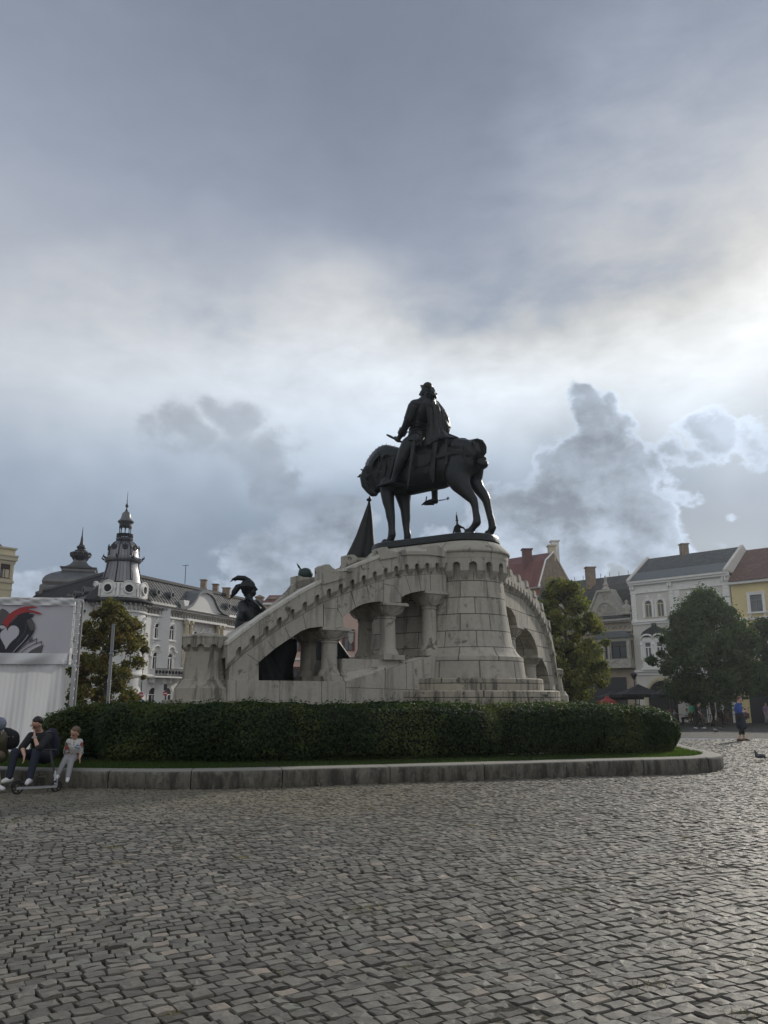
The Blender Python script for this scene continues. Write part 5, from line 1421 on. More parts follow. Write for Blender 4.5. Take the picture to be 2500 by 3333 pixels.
    for q in range(8):
        t = (q*pi/4)*2.78
        ring = [(t+cos(a)*.78, 13.35+sin(a)*.78) for a in np.linspace(-.15, pi+.15, 14)]; ring2 = [(t+cos(a)*.86, 13.35+sin(a)*.86) for a in np.linspace(-.15, pi+.15, 14)]
        mb.prism(rg, [(t-.78, 12.5)]+ring[::-1]+[(t+.78, 12.5)], -.1, .12); strip(mb, rg, ring, ring2, -.1, .20)
        rI = [(t+cos(a)*.42, 13.3+sin(a)*.42) for a in np.linspace(0, 2*pi, 18)]; rO = [(t+cos(a)*.55, 13.3+sin(a)*.55) for a in np.linspace(0, 2*pi, 18)]
        strip(mb, rg, rI, rO, .1, .22)
        mb.fbox(rg, t+.95, t+1.2, 12.45, 13.8, 0, .15)
    drum = mb.build('tower_drum', M['white_trim'], B, True, angle=35)
    for q in range(8):
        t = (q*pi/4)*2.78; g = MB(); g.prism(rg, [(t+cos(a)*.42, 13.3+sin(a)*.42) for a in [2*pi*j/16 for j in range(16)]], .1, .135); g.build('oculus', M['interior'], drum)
    mb = MB()
    prof = [(65, 1901), (62, 1888), (59, 1872), (55, 1858), (52.5, 1845), (52, 1834), (58, 1831), (60, 1826), (60, 1820), (54, 1818), (51, 1813), (50.5, 1800), (48, 1790), (43, 1779), (36, 1771), (26, 1764), (22, 1761), (27, 1759), (28, 1755), (24, 1751), (20, 1750)]
    mb.lathe([(hw*k, zz(v)) for hw, v in prof], TC, 48, mod=lambda a, z: 1-.028*(1-abs(((a*8/(2*pi)+.07) % 1)-.5)*2)**1 if z < zz(1765) else 1)
    dome = mb.build('tower_dome', seam_mat('tower_zinc_tiles', (0.10, 0.10, 0.11), (0.20, 0.20, 0.215), .42, 0.36, 0.75), B, True, angle=35)
    mb = MB()
    for q in range(8):
        a = q*pi/4+.07*pi/4+pi/8*0-.05
        P = [(TC+Vector((cos(a), sin(a), 0))*(hw*k*1.005)+Vector((0, 0, zz(v)))) for hw, v in prof[:6]]; mb.tube(P, .075, 6)
        P = [(TC+Vector((cos(a), sin(a), 0))*(hw*k*1.005)+Vector((0, 0, zz(v)))) for hw, v in prof[10:16]]; mb.tube(P, .07, 6)
        P = TC+Vector((cos(a), sin(a), 0))*(62*k)+Vector((0, 0, zz(1822))); mb.tube([P, P+Vector((cos(a)*.25, sin(a)*.25, .15)), P+Vector((cos(a)*.2, sin(a)*.2, .45))], [.12, .1, .02], 6)
    mb.build('ribs', M['iron'], dome, True)
    for q in range(8):
        a = q*pi/4+pi/8; d = Vector((cos(a), sin(a), 0)); c = TC+d*(49*k)+Vector((0, 0, zz(1787))); s = Vector((-sin(a), cos(a), 0))
        mb = MB(); mb.tube([c+s*cos(b)*.24+Vector((0, 0, sin(b)*.24)) for b in np.linspace(0, 2*pi, 13)], .06, 6, False)
        for b in (0.6, 1.57, 2.5, 4.7, 4.2, 5.2): mb.ell(c+s*cos(b)*.32+Vector((0, 0, sin(b)*.36-(.2 if b > 3 else 0)))-d*.06, .07, .07, .10, 6, 4)
        mb.tube([c+d*.02, c-d*.4], .22, 8); mb.build('round_dormer', M['iron'], dome)
    # lantern
    mb = MB()
    for q in range(8):
        a = q*pi/4+.3; c = TC+Vector((cos(a), sin(a), 0))*(17.5*k); mb.lathe([(.07, zz(1750)), (.07, zz(1742)), (.11, zz(1740)), (.055, zz(1737)), (.05, zz(1722)), (.09, zz(1720)), (.09, zz(1716))], (c.x, c.y, 0), 8)
    for q in range(20): a = q*pi/10; c = TC+Vector((cos(a), sin(a), 0))*(25*k); mb.lathe([(.03, zz(1752)), (.07, zz(1747)), (.03, zz(1741))], (c.x, c.y, 0), 6)
    mb.lathe([(25.5*k, zz(1741)), (26.5*k, zz(1740)), (26.5*k, zz(1739)), (24*k, zz(1739))], TC, 32)
    mb.lathe([(15*k, zz(1716)), (20*k, zz(1715)), (20*k, zz(1706)), (15*k, zz(1706))], TC, 32)
    mb.build('lantern', M['iron'], dome)
    mb = MB(); mb.lathe([(20*k, zz(1706)), (25*k, zz(1701)), (26.5*k, zz(1698)), (22*k, zz(1694)), (17*k, zz(1688)), (15*k, zz(1680)), (13.5*k, zz(1672)), (9*k, zz(1667)), (4*k, zz(1664))], TC, 32); mb.build('lantern_cap', M['zinc'], dome, True, angle=40)
    mb = MB(); mb.lathe([(3.5*k, zz(1666)), (5*k, zz(1662)), (2.5*k, zz(1658)), (2*k, zz(1652)), (6*k, zz(1648)), (4*k, zz(1643)), (2*k, zz(1640)), (1.4*k, zz(1632)), (.5*k, zz(1600))], TC, 10); mb.build('finial', M['iron'], dome, True)
    # tower windows turned to the square
    class Rt:
        def __call__(s, t, z, o=0): a = -pi/2+.40+t/2.85; return Vector((TC.x+cos(a)*(2.85+o), TC.y+sin(a)*(2.85+o), z))
    for t in (-1.7, 1.0, 3.2): window(Rt(), t, 8.0, 9.7, .85, B, crown='crest'); window(Rt(), t, 4.7, 6.5, .85, B, crown='hood', sill=False)
    # ---- left wing and its big square dome
    f2 = Frame((-40.6, 98.2), (.65, -.76)); f2p = f2
    wallbox(f2, -30, 12.5, -.8, 12.0, 10, 'wall', M['white_plaster'], B)
    mb = MB(); mb.fbox(f2, -30, 12.6, 11.86, 12.02, 0, .78); mb.fbox(f2, -30, 12.6, 10.75, 10.95, 0, .25); mb.build('gutter', M['iron'], B)
    mb = MB()
    for q in range(50): mb.fbox(f2, -18+q*.6, -18+q*.6+.18, 11.5, 11.858, 0, .5)
    mb.build('frieze', M['old_trim'], B)
    roof_slab(f2, -12, 13.4, [(.6, 12.02), (.35, 12.35), (-2.3, 15.2), (-2.4, 15.45), (-3.2, 15.45), (-4.2, 12.1)], 'roof', seam_mat('side_zinc', (0.09, 0.095, 0.10), (0.12, 0.125, 0.13)), B)
    mb = MB(); mb.fbox(f2, -12, 13.4, 15.2, 15.5, -2.7, -2.2)
    for k2 in range(40):
        t = -11+k2*.6; a, b_ = f2(t, 12.37, .36), f2(t, 15.22, -2.28); s = f2.d*.03; u = f2.n*.05+Vector((0, 0, .05)); mb.add([a-s, a+s, b_+s, b_-s, a-s+u, a+s+u, b_+s+u, b_-s+u], [(4, 5, 6, 7), (0, 4, 7, 3), (1, 2, 6, 5), (0, 1, 5, 4)])
    mb.build('roof_ridge', M['iron'], B)
    for u, v in ((280, 1922), (250, 1936), (230, 1947), (205, 1955)):
        t, z = f2.px(u, v, .1); mb = MB(); dormer(mb, f2, t, z, .3, .42, 1.6); o = mb.build('dormer', M['zinc'], B); g = MB(); g.prism(f2, [(t+cos(a)*.28, z+sin(a)*.28) for a in [2*pi*q/8 for q in range(8)]], .22, .28); g.build('pane', M['interior'], o)
    DY = 112; c = at(255, 1900, DY); zz2 = lambda v: at(255, v, DY).z; k3 = DY/2650
    ctr = Vector((c.x, DY, 0)); A0 = radians(-118)
    sq = [(150, 1990), (150, 1925), (148, 1920), (140, 1917), (143, 1908), (140, 1899), (130, 1889), (110, 1879), (85, 1871), (72, 1868)]
    mb = MB(); mb.lathe([(hw*k3, zz2(v)) for hw, v in sq], ctr, 4, A0, A0+2*pi); ds = mb.build('square_dome', M['zinc'], B)
    mb = MB(); mb.lathe([(70*k3, zz2(1868)), (72*k3, zz2(1866)), (72*k3, zz2(1859)), (78*k3, zz2(1857)), (80*k3, zz2(1853)), (60*k3, zz2(1851)), (42*k3, zz2(1843)), (30*k3, zz2(1832)), (24*k3, zz2(1820)), (22*k3, zz2(1812))], ctr, 4, A0, A0+2*pi)
    mb.build('tent_roof', M['zinc'], ds)
    mb = MB(); mb.lathe([(22*k3, zz2(1826)), (28*k3, zz2(1815)), (33*k3, zz2(1812)), (33*k3, zz2(1808)), (27*k3, zz2(1806)), (29*k3, zz2(1800)), (20*k3, zz2(1796)), (20*k3, zz2(1792)), (12*k3, zz2(1790)), (12*k3, zz2(1787)), (15*k3, zz2(1783)), (14*k3, zz2(1779)), (7*k3, zz2(1773)), (5*k3, zz2(1765)), (3.5*k3, zz2(1750)), (2*k3, zz2(1742)), (.5*k3, zz2(1715))], ctr, 16)
    for q in range(12): a = q*pi/6; mb.ell(ctr+Vector((cos(a)*30*k3, sin(a)*30*k3, zz2(1805))), .22, .22, .3, 6, 4)
    mb.build('spire', M['iron'], ds)
palace()

def right_row():
    fr = Frame((24.24, 80), (6.65, -7)); g0 = -0.7
    # white house with slate roof
    B = empty('stucco_house', (24.24, 80, g0), label='white and grey stucco house with paired arched windows and a slate roof', cat='building')
    wallbox(fr, 0.05, 9.9, g0, 12.4, 9, 'wall', M['greybeige'], B)
    mb = MB()
    mb.fbox(fr, 0.05, 9.95, 12.35, 12.55, 0, .40); mb.fbox(fr, 0.05, 9.95, 12.55, 12.75, 0, .55); mb.fbox(fr, 0.05, 9.9, 11.55, 11.66, 0, .12); mb.fbox(fr, 0.05, 9.9, 8.75, 8.95, 0, .22); mb.fbox(fr, 0.05, 9.9, 8.55, 8.74, 0, .12)
    mb.fbox(fr, 0.05, 9.9, 4.02, 4.2, 0, .28); mb.fbox(fr, 0.05, 9.9, 3.75, 4.0, 0, .1); mb.fbox(fr, 0.05, 9.9, 11.67, 12.34, 0, .06)
    for t0, t1 in ((0.12, .62), (4.12, 4.55), (9.3, 9.85)): mb.fbox(fr, t0, t1, 8.96, 11.54, 0, .10)
    mb.fbox(fr, 4.60, 5.14, 8.96, 11.54, 0, .06); z = 9.0
    while z < 11.4: mb.fbox(fr, 4.62, 5.12, z, z+.22, .05, .10); z += .27
    for t in (.2, .45, 4.15, 4.4, 9.4, 9.65):
        mb.fbox(fr, t-.06, t+.1, 11.95, 12.34, .06, .34); 
        for k in range(9): mb.ell(fr(t+.02, 9.3+k*.25, .1), .09, .06, .09, 6, 4)
    for k in range(12): mb.fbox(fr, 1.1+k*.72, 1.22+k*.72, 11.67, 11.95, .06, .14)
    pass
    MISC = mb; mb.build('string_courses', M['white_trim'], B)
    for t in (1.9, 3.16, 6.1, 7.3, 8.5): window(fr, t, 9.15, 10.78, .72, B, crown='key', glass='glass2', sur=.2, sill=False, frame='cream_trim')
    # oriel pair under an onion hood
    for t in (1.75, 2.95): window(fr, t, 5.35, 6.75, .68, B, arched=False, sur=.14, o=.35, glass='glass2', sill=False)
    mb = MB(); mb.fbox(fr, 1.05, 3.65, 4.25, 7.0, 0, .35); mb.fbox(fr, 1.0, 3.7, 5.16, 5.28, .35, .5); mb.fbox(fr, 1.3, 2.2, 4.45, 5.05, .35, .4); mb.fbox(fr, 2.5, 3.4, 4.45, 5.05, .35, .4); mb.fbox(fr, .95, 3.75, 4.22, 4.4, 0, .45)
    for s in (1.75, 2.95):
        P = [(s-.66*cos(pi*q/8), 7.0+.45*sin(pi*q/8)) for q in range(9)]; strip(mb, fr, P, [(a, b+.14) for a, b in P], .35, .62); mb.prism(fr, [(s-.6, 6.95)]+[(a, b) for a, b in P[1:-1]]+[(s+.6, 6.95)], .3, .42)
    for t in (1.1, 2.35, 3.6): mb.fbox(fr, t-.1, t+.1, 5.3, 6.95, .35, .5); mb.ell(fr(t, 6.6, .5), .14, .1, .16, 6, 4)
    mb.build('oriel', M['white_trim'], B)
    mb = MB(); rows = []
    for f in np.linspace(0, 1, 8):
        hw = 1.55*(1-f**2.6*.86); zz = 7.25+1.05*f; rows.append([fr(2.35-hw, zz, 0), fr(2.35-hw*.75, zz+.02, .45*(1-f*.6)), fr(2.35, zz+.05, .6*(1-f*.7)), fr(2.35+hw*.75, zz+.02, .45*(1-f*.6)), fr(2.35+hw, zz, 0)])
    mb.grid(rows); mb.fbox(fr, 2.15, 2.55, 8.3, 8.6, 0, .25); mb.build('oriel_hood', M['slate'], B, False)
    window(fr, 6.6, 5.35, 6.9, .8, B, arched=False, glass='glass2'); window(fr, 8.4, 5.35, 6.9, .8, B, arched=False, glass='glass2')
    # archway and lower openings
    mb = MB(); P = arch_pts(2.75, g0, 3.2, 3.0, True, 0, 14); Q = arch_pts(2.75, g0, 3.2, 3.0, True, .38, 14); strip(mb, fr, P, Q, 0, .16); strip(mb, fr, arch_pts(2.75, g0, 3.2, 3.0, True, .12, 14), arch_pts(2.75, g0, 3.2, 3.0, True, .26, 14), .16, .22)
    mb.build('archway', M['cream_trim'], B)
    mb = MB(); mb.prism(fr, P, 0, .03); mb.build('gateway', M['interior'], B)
    for t in (5.9, 8.2): mb = MB(); mb.fbox(fr, t-.9, t+.9, g0, 2.6, 0, .04); mb.build('shop_window', M['darkshop'], B)
    zr = 15.05
    roof_slab(fr, .3, 9.7, [(.6, 12.76), (-.9, 13.75)], 'lower_roof', M['lead'], B); roof_slab(fr, .3, 9.7, [(-.9, 13.75), (-3.6, 15.5), (-8, 12.9)], 'roof', M['slate'], B)
    mb = MB()
    for t in (0.05, 9.66): mb.prism(fr, [(t, 12.7), (t+.3, 12.7), (t+.3, 12.9), (t, 12.9)], -8, .62)
    for t in (0.02, 9.68):
        mb.add([fr(t, 12.76, .62), fr(t+.3, 12.76, .62), fr(t+.3, 15.66, -3.6), fr(t, 15.66, -3.6), fr(t, 12.76, -8), fr(t+.3, 12.76, -8), fr(t, 12.92, .62), fr(t+.3, 12.92, .62)], [(6, 7, 2, 3), (3, 2, 5, 4), (0, 6, 3, 4), (1, 5, 2, 7), (0, 1, 7, 6)])
    mb.build('fire_wall', M['greybeige'], B)
    a = at(2220, 1776, 80); mb = MB(); mb.box(a.x-.35, a.x+.35, 79.2, 79.9, 14.6, a.z); mb.box(a.x-.42, a.x+.42, 79.1, 80, a.z, a.z+.1); mb.build('chimney', M['brick_old'], B)
    # yellow house
    Y_ = empty('yellow_house', (31.3, 72.6, g0), label='pale yellow house with reddish roof and white framed window at the right edge', cat='building')
    wallbox(fr, 10.0, 22, g0, 11.7, 9, 'wall', M['yellow'], Y_)
    mb = MB(); mb.fbox(fr, 9.98, 22, 11.5, 11.72, 0, .45); mb.fbox(fr, 10, 22, 8.3, 8.5, 0, .2); mb.fbox(fr, 10, 22, 4.3, 4.5, 0, .2); mb.build('cornice', M['white_trim'], Y_)
    for t in (12.15, 14.7, 17.3): window(fr, t, 8.95, 10.45, 1.05, Y_, arched=False, sur=.22, glass='glass2', frame='grey_paint'); window(fr, t, 5.2, 6.8, 1.05, Y_, arched=False, sur=.22, glass='glass2', frame='grey_paint')
    for t in (11.6, 14, 16.4): mb = MB(); mb.fbox(fr, t-.9, t+.9, g0, 2.8, 0, .04); mb.build('shop_window', M['darkshop'], Y_)
    roof_slab(fr, 10.0, 22, [(.6, 11.75), (-4.2, 15.2), (-8, 12.5)], 'roof', M['redtile'], Y_)
    # weathered gabled house
    G = empty('gabled_house', (18, 86.5, g0), label='weathered tan house with carved stone gables and a dark old roof', cat='building')
    wallbox(fr, -13, -0.02, g0, 9.2, 9, 'wall', M['tan'], G)
    mb = MB(); mb.fbox(fr, -13, 0, 9.05, 9.25, 0, .55); mb.fbox(fr, -13, 0, 8.9, 9.04, 0, .35); mb.fbox(fr, -13, 0, 7.95, 8.1, 0, .3); mb.fbox(fr, -13, 0, 9.26, 9.6, 0, .12)
    for k in range(22):
        t = -12.8+k*.58; P = [(t-.24*cos(pi*q/6), 8.35+.24*sin(pi*q/6)) for q in range(7)]; strip(mb, fr, P, [(a+(a-t)*.3, 8.35+(b-8.35)*1.3) for a, b in P], 0, .14); mb.ell(fr(t, 8.38, .03), .12, .06, .1, 6, 4)
    mb.build('cornice', M['old_trim'], G)
    for s, nm in ((fr.px(1974, 1990)[0], 1), (fr.px(1974, 1990)[0]-4.9, 2)):
        gb = [(s-2.05, 9.6), (s+2.1, 9.6), (s+.78, 12.05), (s-.72, 12.05)]
        mb = MB(); mb.prism(fr, gb, -.5, .15); strip(mb, fr, [gb[0], gb[3], gb[2], gb[1]], [(gb[0][0]-.25, 9.6), (gb[3][0]-.12, 12.25), (gb[2][0]+.12, 12.25), (gb[1][0]+.25, 9.6)], -.5, .32)
        P = [(s-1.0*cos(pi*q/10), 9.8+1.15*sin(pi*q/10)) for q in range(11)]; strip(mb, fr, P, [(s+(a-s)*1.14, 9.8+(b-9.8)*1.12) for a, b in P], .15, .27)
        rr = random.Random(5)
        for k in range(60):
            a, r = rr.uniform(0.1, pi-.1), rr.uniform(.1, .95); mb.ell(fr(s+cos(a)*r, 9.8+sin(a)*r*1.1, .17), .09, .05, .08, 5, 4)
        for k in range(8): mb.ell(fr(s+rr.uniform(-.3, .3), 11.2+rr.uniform(0, .6), .17), .12, .06, .1, 5, 4)
        c = fr(s+.03, 0, -.1); mb.lathe([(.42, 12.1), (.45, 12.3), (.30, 12.5), (.24, 12.6), (.30, 12.75), (.16, 13.0), (.12, 13.3), (.2, 13.4), (.04, 13.75)], (c.x, c.y, 0), 10)
        mb.build('carved_gable', M['old_trim'], G)
    t = fr.px(2041, 1990)[0]; c = fr(t, 0, 0); mb = MB(); mb.lathe([(.5, 9.6), (.52, 9.8), (.35, 9.9), (.55, 10.2), (.5, 10.45), (.2, 10.6), (.15, 10.75), (.22, 10.9), (.03, 11.1)], (c.x, c.y, 0), 12); mb.build('urn', M['old_trim'], G, True)
    tb0, tb1 = fr.px(1950, 2100)[0], fr.px(2062, 2100)[0]
    mb = MB(); mb.fbox(fr, tb0-.1, tb1+.1, 7.35, 7.55, 0, .95); mb.prism(fr, [(tb0, 7.55), (tb1, 7.55), (tb1-.5, 8.0), (tb0+.5, 8.0)], 0, .8)
    mb.build('bay_roof', M['lead'], G)
    mb = MB(); mb.fbox(fr, tb0, tb1, 4.6, 5.35, 0, .75); mb.fbox(fr, tb0-.1, tb1+.1, 4.45, 4.6, 0, .9); mb.fbox(fr, tb0, tb1, 7.1, 7.35, 0, .75)
    for t in (tb0+.12, (tb0+tb1)/2-.95, tb1-.15, tb1-2.3): mb.fbox(fr, t-.12, t+.12, 5.35, 7.1, .4, .78)
    rr = random.Random(8)
    for k in range(40): mb.ell(fr(rr.uniform(tb0+.2, tb1-.2), rr.uniform(4.7, 5.25), .76), .12, .05, .08, 6, 4)
    mb.build('bay', M['old_trim'], G)
    w = window(fr, tb1-1.2, 5.38, 7.05, 1.75, G, arched=False, sur=.02, o=.55, glass='glass', frame='iron', sill=False, trim='old_trim'); window(fr, tb0+.95, 5.38, 7.05, 1.2, G, arched=False, sur=.02, o=.55, frame='iron', sill=False, trim='old_trim')
    mb = MB(); mb.fbox(fr, -12.8, -6.4, g0, 3.4, 0, .05); mb.fbox(fr, -5.6, -1.0, g0, 3.6, 0, .05); mb.build('shop_window', M['darkshop'], G)
    zr = fr.px(1930, 1884, -4.5)[1]
    roof_slab(fr, -13, -0.05, [(.5, 9.3), (-1.6, 11.3), (-2.8, 12.6)], 'lower_roof', M['slate_old'], G); roof_slab(fr, -13, -0.05, [(-2.8, 12.6), (-3.1, 13.2), (-4.5, zr), (-9, 10)], 'upper_roof', plain('old_sheet_roof', (.06, .06, .058), .6, .2, .5, 1.2), G)
    mb = MB()
    for k in range(12): p = fr(-12.5+k*1.1, zr, -4.5); mb.tube([p, p+Vector((0, 0, .45))], .025, 4)
    mb.build('snow_pins', M['iron'], G)
    a, b_ = at(1906, 1846, 87), at(1937, 1890, 87); mb = MB(); mb.box(a.x, b_.x, 86.6, 87.4, b_.z-1, a.z-.12); mb.box(a.x-.1, b_.x+.1, 86.5, 87.5, a.z-.12, a.z); mb.build('chimney', M['brick_old'], G)
right_row()

def red_house():
    c = at(1757, 1911, 92); B = empty('red_roof_house', (c.x, 92, -.7), label='tall house with dark red sheet roof and patched brick end wall behind the tower', cat='building')
    fr = Frame((c.x, 92), (.69, -.72)); ze = c.z; T0 = -16
    zr = fr.px(1806, 1797, -2.95)[1]
    # the plane of the end wall recedes along -n
    zrr = at(1806, 1797, 92+.69*2.95).z; zm = at(1779, 1823, 92+.69*1.3).z; D = 5.8
    wallbox(fr, T0, 0, -.8, ze-.05, D, 'wall', M['terracotta'], B)
    mb = MB(); mb.fbox(fr, T0, .15, ze-1.25, ze-.95, -.1, .4); mb.fbox(fr, T0, .1, ze-1.5, ze-1.26, -.1, .2); mb.fbox(fr, T0, .1, ze-.12, ze+.02, -.1, .35); mb.build('cornice', M['old_trim'], B)
    prof = [(.3, ze), (-1.3, zm), (-2.95, zrr), (-D-.1, at(1850, 1890, 92+.69*5.7).z)]
    roof_slab(fr, T0, .02, prof, 'roof', M['redroof'], B, False)
    mb = MB(); vs = [fr(0.03, z, min(o, 0)) for o, z in prof]+[fr(.03, -.8, -D-.1), fr(.03, -.8, 0)]; mb.add(vs, [tuple(range(len(vs)))]); 
    mb.build('end_wall', M['brick_old'], B)
    mb = MB()
    for (oa, za), (ob, zb) in zip(prof[:-1], prof[1:]): mb.tube([fr(.06, za+.03, oa), fr(.06, zb+.03, ob)], .10, 5)
    mb.build('verge_strip', M['white_trim'], B)
    for (u0, u1, v0, v1, Y, m) in ((1700, 1731, 1787, 1838, 95, 'maroon'), (1784, 1807, 1775, 1806, 94.6, 'cream_trim'), (1793, 1819, 1760, 1815, 96, 'white_plaster')):
        a, b_ = at(u0, v0, Y), at(u1, v1, Y); mb = MB(); mb.box(a.x, b_.x, Y-.45, Y+.45, b_.z-.8, a.z-.15); mb.box(a.x-.12, b_.x+.12, Y-.57, Y+.57, a.z-.15, a.z); mb.build('chimney', M[m], B)
red_house()

def pink_house():
    Y = 96; fr = Frame((at(850, 2200, Y).x, Y), (1, -.12)); B = empty('pink_house', (at(1000, 2200, Y).x, Y, -.7), label='pink house with maroon framed windows glimpsed through the arches of the stair wing', cat='building')
    W = at(1400, 2200, Y).x-at(850, 2200, Y).x
    zt = at(950, 1962, Y).z
    wallbox(fr, 0, W, -.8, zt, 8, 'wall', M['pink'], B)
    roof_slab(fr, 0, W, [(.4, zt), (-2.5, zt+1.2)], 'roof', M['redroof'], B)
    mb = MB(); mb.fbox(fr, 0, W, zt-.25, zt, 0, .35); mb.fbox(fr, 0, W, 5.9, 6.1, 0, .15); mb.build('cornice', M['white_trim'], B)
    for u in (900, 957, 1014, 1073, 1130, 1190, 1250, 1310):
        t = fr.px(u+4, 2100)[0]
        for z0, z1 in ((6.9, 9.1), (2.4, 4.9)): window(fr, t, z0, z1, 1.0, B, arched=False, sur=.2, trim='maroon', frame='maroon', glass='glass2' if z0 > 5 else 'glass', sill=False)
    t, z = fr.px(1143, 2078); mb = MB(); mb.prism(fr, [(t-.32, z+.7), (t+.32, z+.7), (t+.28, z-.3), (t, z-.65), (t-.28, z-.3)], 0, .15); mb.fbox(fr, t-.4, t+.4, z+.7, z+.85, 0, .3); mb.build('coat_of_arms', M['old_trim'], B)
    mb = MB(); mb.fbox(fr, 0, W, -.6, 2.0, 0, .05); mb.build('shop_window', M['darkshop'], B)
    # little roofed chimneys on the neighbour's ridge
    for (u0, u1, v0, v1) in ((834, 856, 1937, 1975), (876, 902, 1943, 1985)):
        Yc = 97; a, b_ = at(u0, v0, Yc), at(u1, v1, Yc); mb = MB(); mb.box(a.x, b_.x, Yc-.4, Yc+.4, b_.z-1.5, a.z-.35)
        mb.box(a.x-.1, b_.x+.1, Yc-.5, Yc+.5, a.z-.35, a.z-.25); mb.add([(a.x-.15, Yc-.5, a.z-.25), (b_.x+.15, Yc-.5, a.z-.25), (b_.x+.15, Yc+.5, a.z-.25), (a.x-.15, Yc+.5, a.z-.25), ((a.x+b_.x)/2, Yc, a.z+.05)], [(0, 1, 4), (1, 2, 4), (2, 3, 4), (3, 0, 4)]); mb.build('chimney', M['brick_old'], B)
    # market fence seen under the arch
pink_house()

def cream_house():
    Y = 95; P = lambda u, v: at(u, v, Y); c = P(38, 1900)
    fr = Frame((c.x, Y), (.634, .773))
    B = empty('cream_house', (c.x, Y, -.1), label='cream classical house corner with brown blind window at the left edge above the tent', cat='building')
    z = lambda v: fr.px(38, v)[1]
    fr.p = Vector((at(42, 1880, Y).x, Y, 0))
    wallbox(fr, -14, 0, -.5, z(1787), 8, 'wall', M['cream'], B)
    mb = MB()
    for (va, vb, o) in ((1783, 1788, .18), (1787, 1790, .10), (1808, 1813, .38), (1813, 1826, .30), (1826, 1834, .12), (1834, 1838, .06), (1888, 1892, .05), (1892, 1899, .14), (1918, 1922, .06)): mb.fbox(fr, -14, o*.8, z(vb), z(va), -8-o, o)
    mb.fbox(fr, -1.25, -.35, z(1882), z(1843), -.02, .06); mb.build('cornice', M['cream_trim'], B)
    tw = fr.px(15, 1860)[0]
    hw = 1.05
    window(fr, tw, z(1884), z(1838), 1.15, B, arched=False, sur=.2, trim='cream_trim', frame='maroon', glass='glass2', sill=False)
    mb = MB(); mb.fbox(fr, tw-.52, tw+.52, z(1855), z(1838), .08, .11); mb.build('blind', plain('brown_blind', (.05, .025, .02), .7), B)
    window(fr, tw-4, z(1884), z(1838), 1.15, B, arched=False, sur=.2, trim='cream_trim', frame='maroon', glass='glass2', sill=False)
    roof_slab(fr, -14, -1.2, [(-.3, z(1786)), (-5, z(1786)+2.6)], 'roof', M['redtile'], B)
cream_house()
# ------------------------------------------------------------------ trees
M['bark'] = plain('bark', (0.06, 0.05, 0.042), 0.9, 0, .4, 4, .02)
def tree(name, label, x, y, zg, trunk_h, crown, nclump, nleaf, size, mat, seed, tr=0.18, group='trees on the square', pile=1.0, dense=0.35):
    """crown: list of (z, half width) giving the outline; the trunk forks into limbs that carry leaf clumps"""
    rs = np.random.default_rng(seed); rr = random.Random(seed)
    root = empty(name, (x, y, zg), 0, label, 'tree', group)
    zs = [c[0] for c in crown]; ws = [c[1] for c in crown]
    mb = MB(); top = zs[-1]
    P = [Vector((x, y, zg)), Vector((x+.05, y, zg+trunk_h*.5)), Vector((x-.05, y, zg+trunk_h)), Vector((x, y, zg+trunk_h+(top-zg-trunk_h)*.45)), Vector((x+.1, y, top-.6))]
    mb.tube(P, [tr*1.3, tr, tr*.85, tr*.5, .03], 8)
    cl = []
    k = 0
    while len(cl) < nclump:
        z = rr.uniform(zs[0], zs[-1]); w = float(np.interp(z, zs, ws)); a = rr.uniform(0, 2*pi); r = w*sqrt(rr.uniform(0, 1))
        rc = rr.uniform(.10, .29)*max(ws)
        if rr.random() < .22: rc *= .5; r = w*rr.uniform(.9, 1.08)
        elif r+rc*.5 > w: r = max(0, w-rc*.5)
        cl.append((Vector((x+cos(a)*r, y+sin(a)*r, z)), rc))
    for c, rc in cl[::2]:
        b = Vector((x, y, max(zg+trunk_h*.8, min(c.z-.5, top-1)))); m = b.lerp(c, .5)+Vector((rr.uniform(-.2, .2), rr.uniform(-.2, .2), .15)); mb.tube([b, m, c], [tr*.28, tr*.16, .015], 5)
    mb.build('trunk', M['bark'], root, True)
    per = nleaf//nclump; C, N_ = [], []
    for c, rc in cl:
        d = rs.normal(0, 1, (per, 3)); d /= np.linalg.norm(d, axis=1)[:, None]
        r = rc*rs.uniform(dense, 1.15, per)**.7; r *= 1+.34*np.sin(d[:, 0]*7+c.x*3)*np.sin(d[:, 2]*6+c.z*5)
        C.append(np.array(tuple(c))+d*r[:, None]*np.array([1, 1, .85])); N_.append(d)
    C = np.concatenate(C); N_ = np.concatenate(N_); N_[:, 2] += .4
    V, F = leaves(C, N_, size, rs, .7, 1.25)
    fast_mesh('crown', V, F, mat, root)
    return root
def hz(v, Y): return at(1250, v, Y).z
mA = leaf_mat('autumn_maple_leaf', (0.070, 0.078, 0.022), (0.16, 0.135, 0.034), (0.17, 0.10, 0.036), .45, .6)
mB_ = leaf_mat('turning_leaf', (0.055, 0.072, 0.024), (0.15, 0.155, 0.042), (0.28, 0.25, 0.06), .45, .6)
mC = leaf_mat('linden_leaf', (0.036, 0.058, 0.028), (0.075, 0.115, 0.050), (0.09, 0.125, 0.05), .4, .6)
Y = 60; c = at(352, 2150, Y)
tree('maple_tree', 'broad maple turning brown and yellow between the tent and the white palace', c.x, Y, -.35, 2.0, [(hz(2310, Y), 1.8), (hz(2270, Y), 2.55), (hz(2180, Y), 2.7), (hz(2100, Y), 2.5), (hz(2040, Y), 2.1), (hz(2005, Y), 1.4), (hz(1972, Y), .4)], 110, 42000, .15, mA, 3)
Y = 50; c = at(1845, 2150, Y)
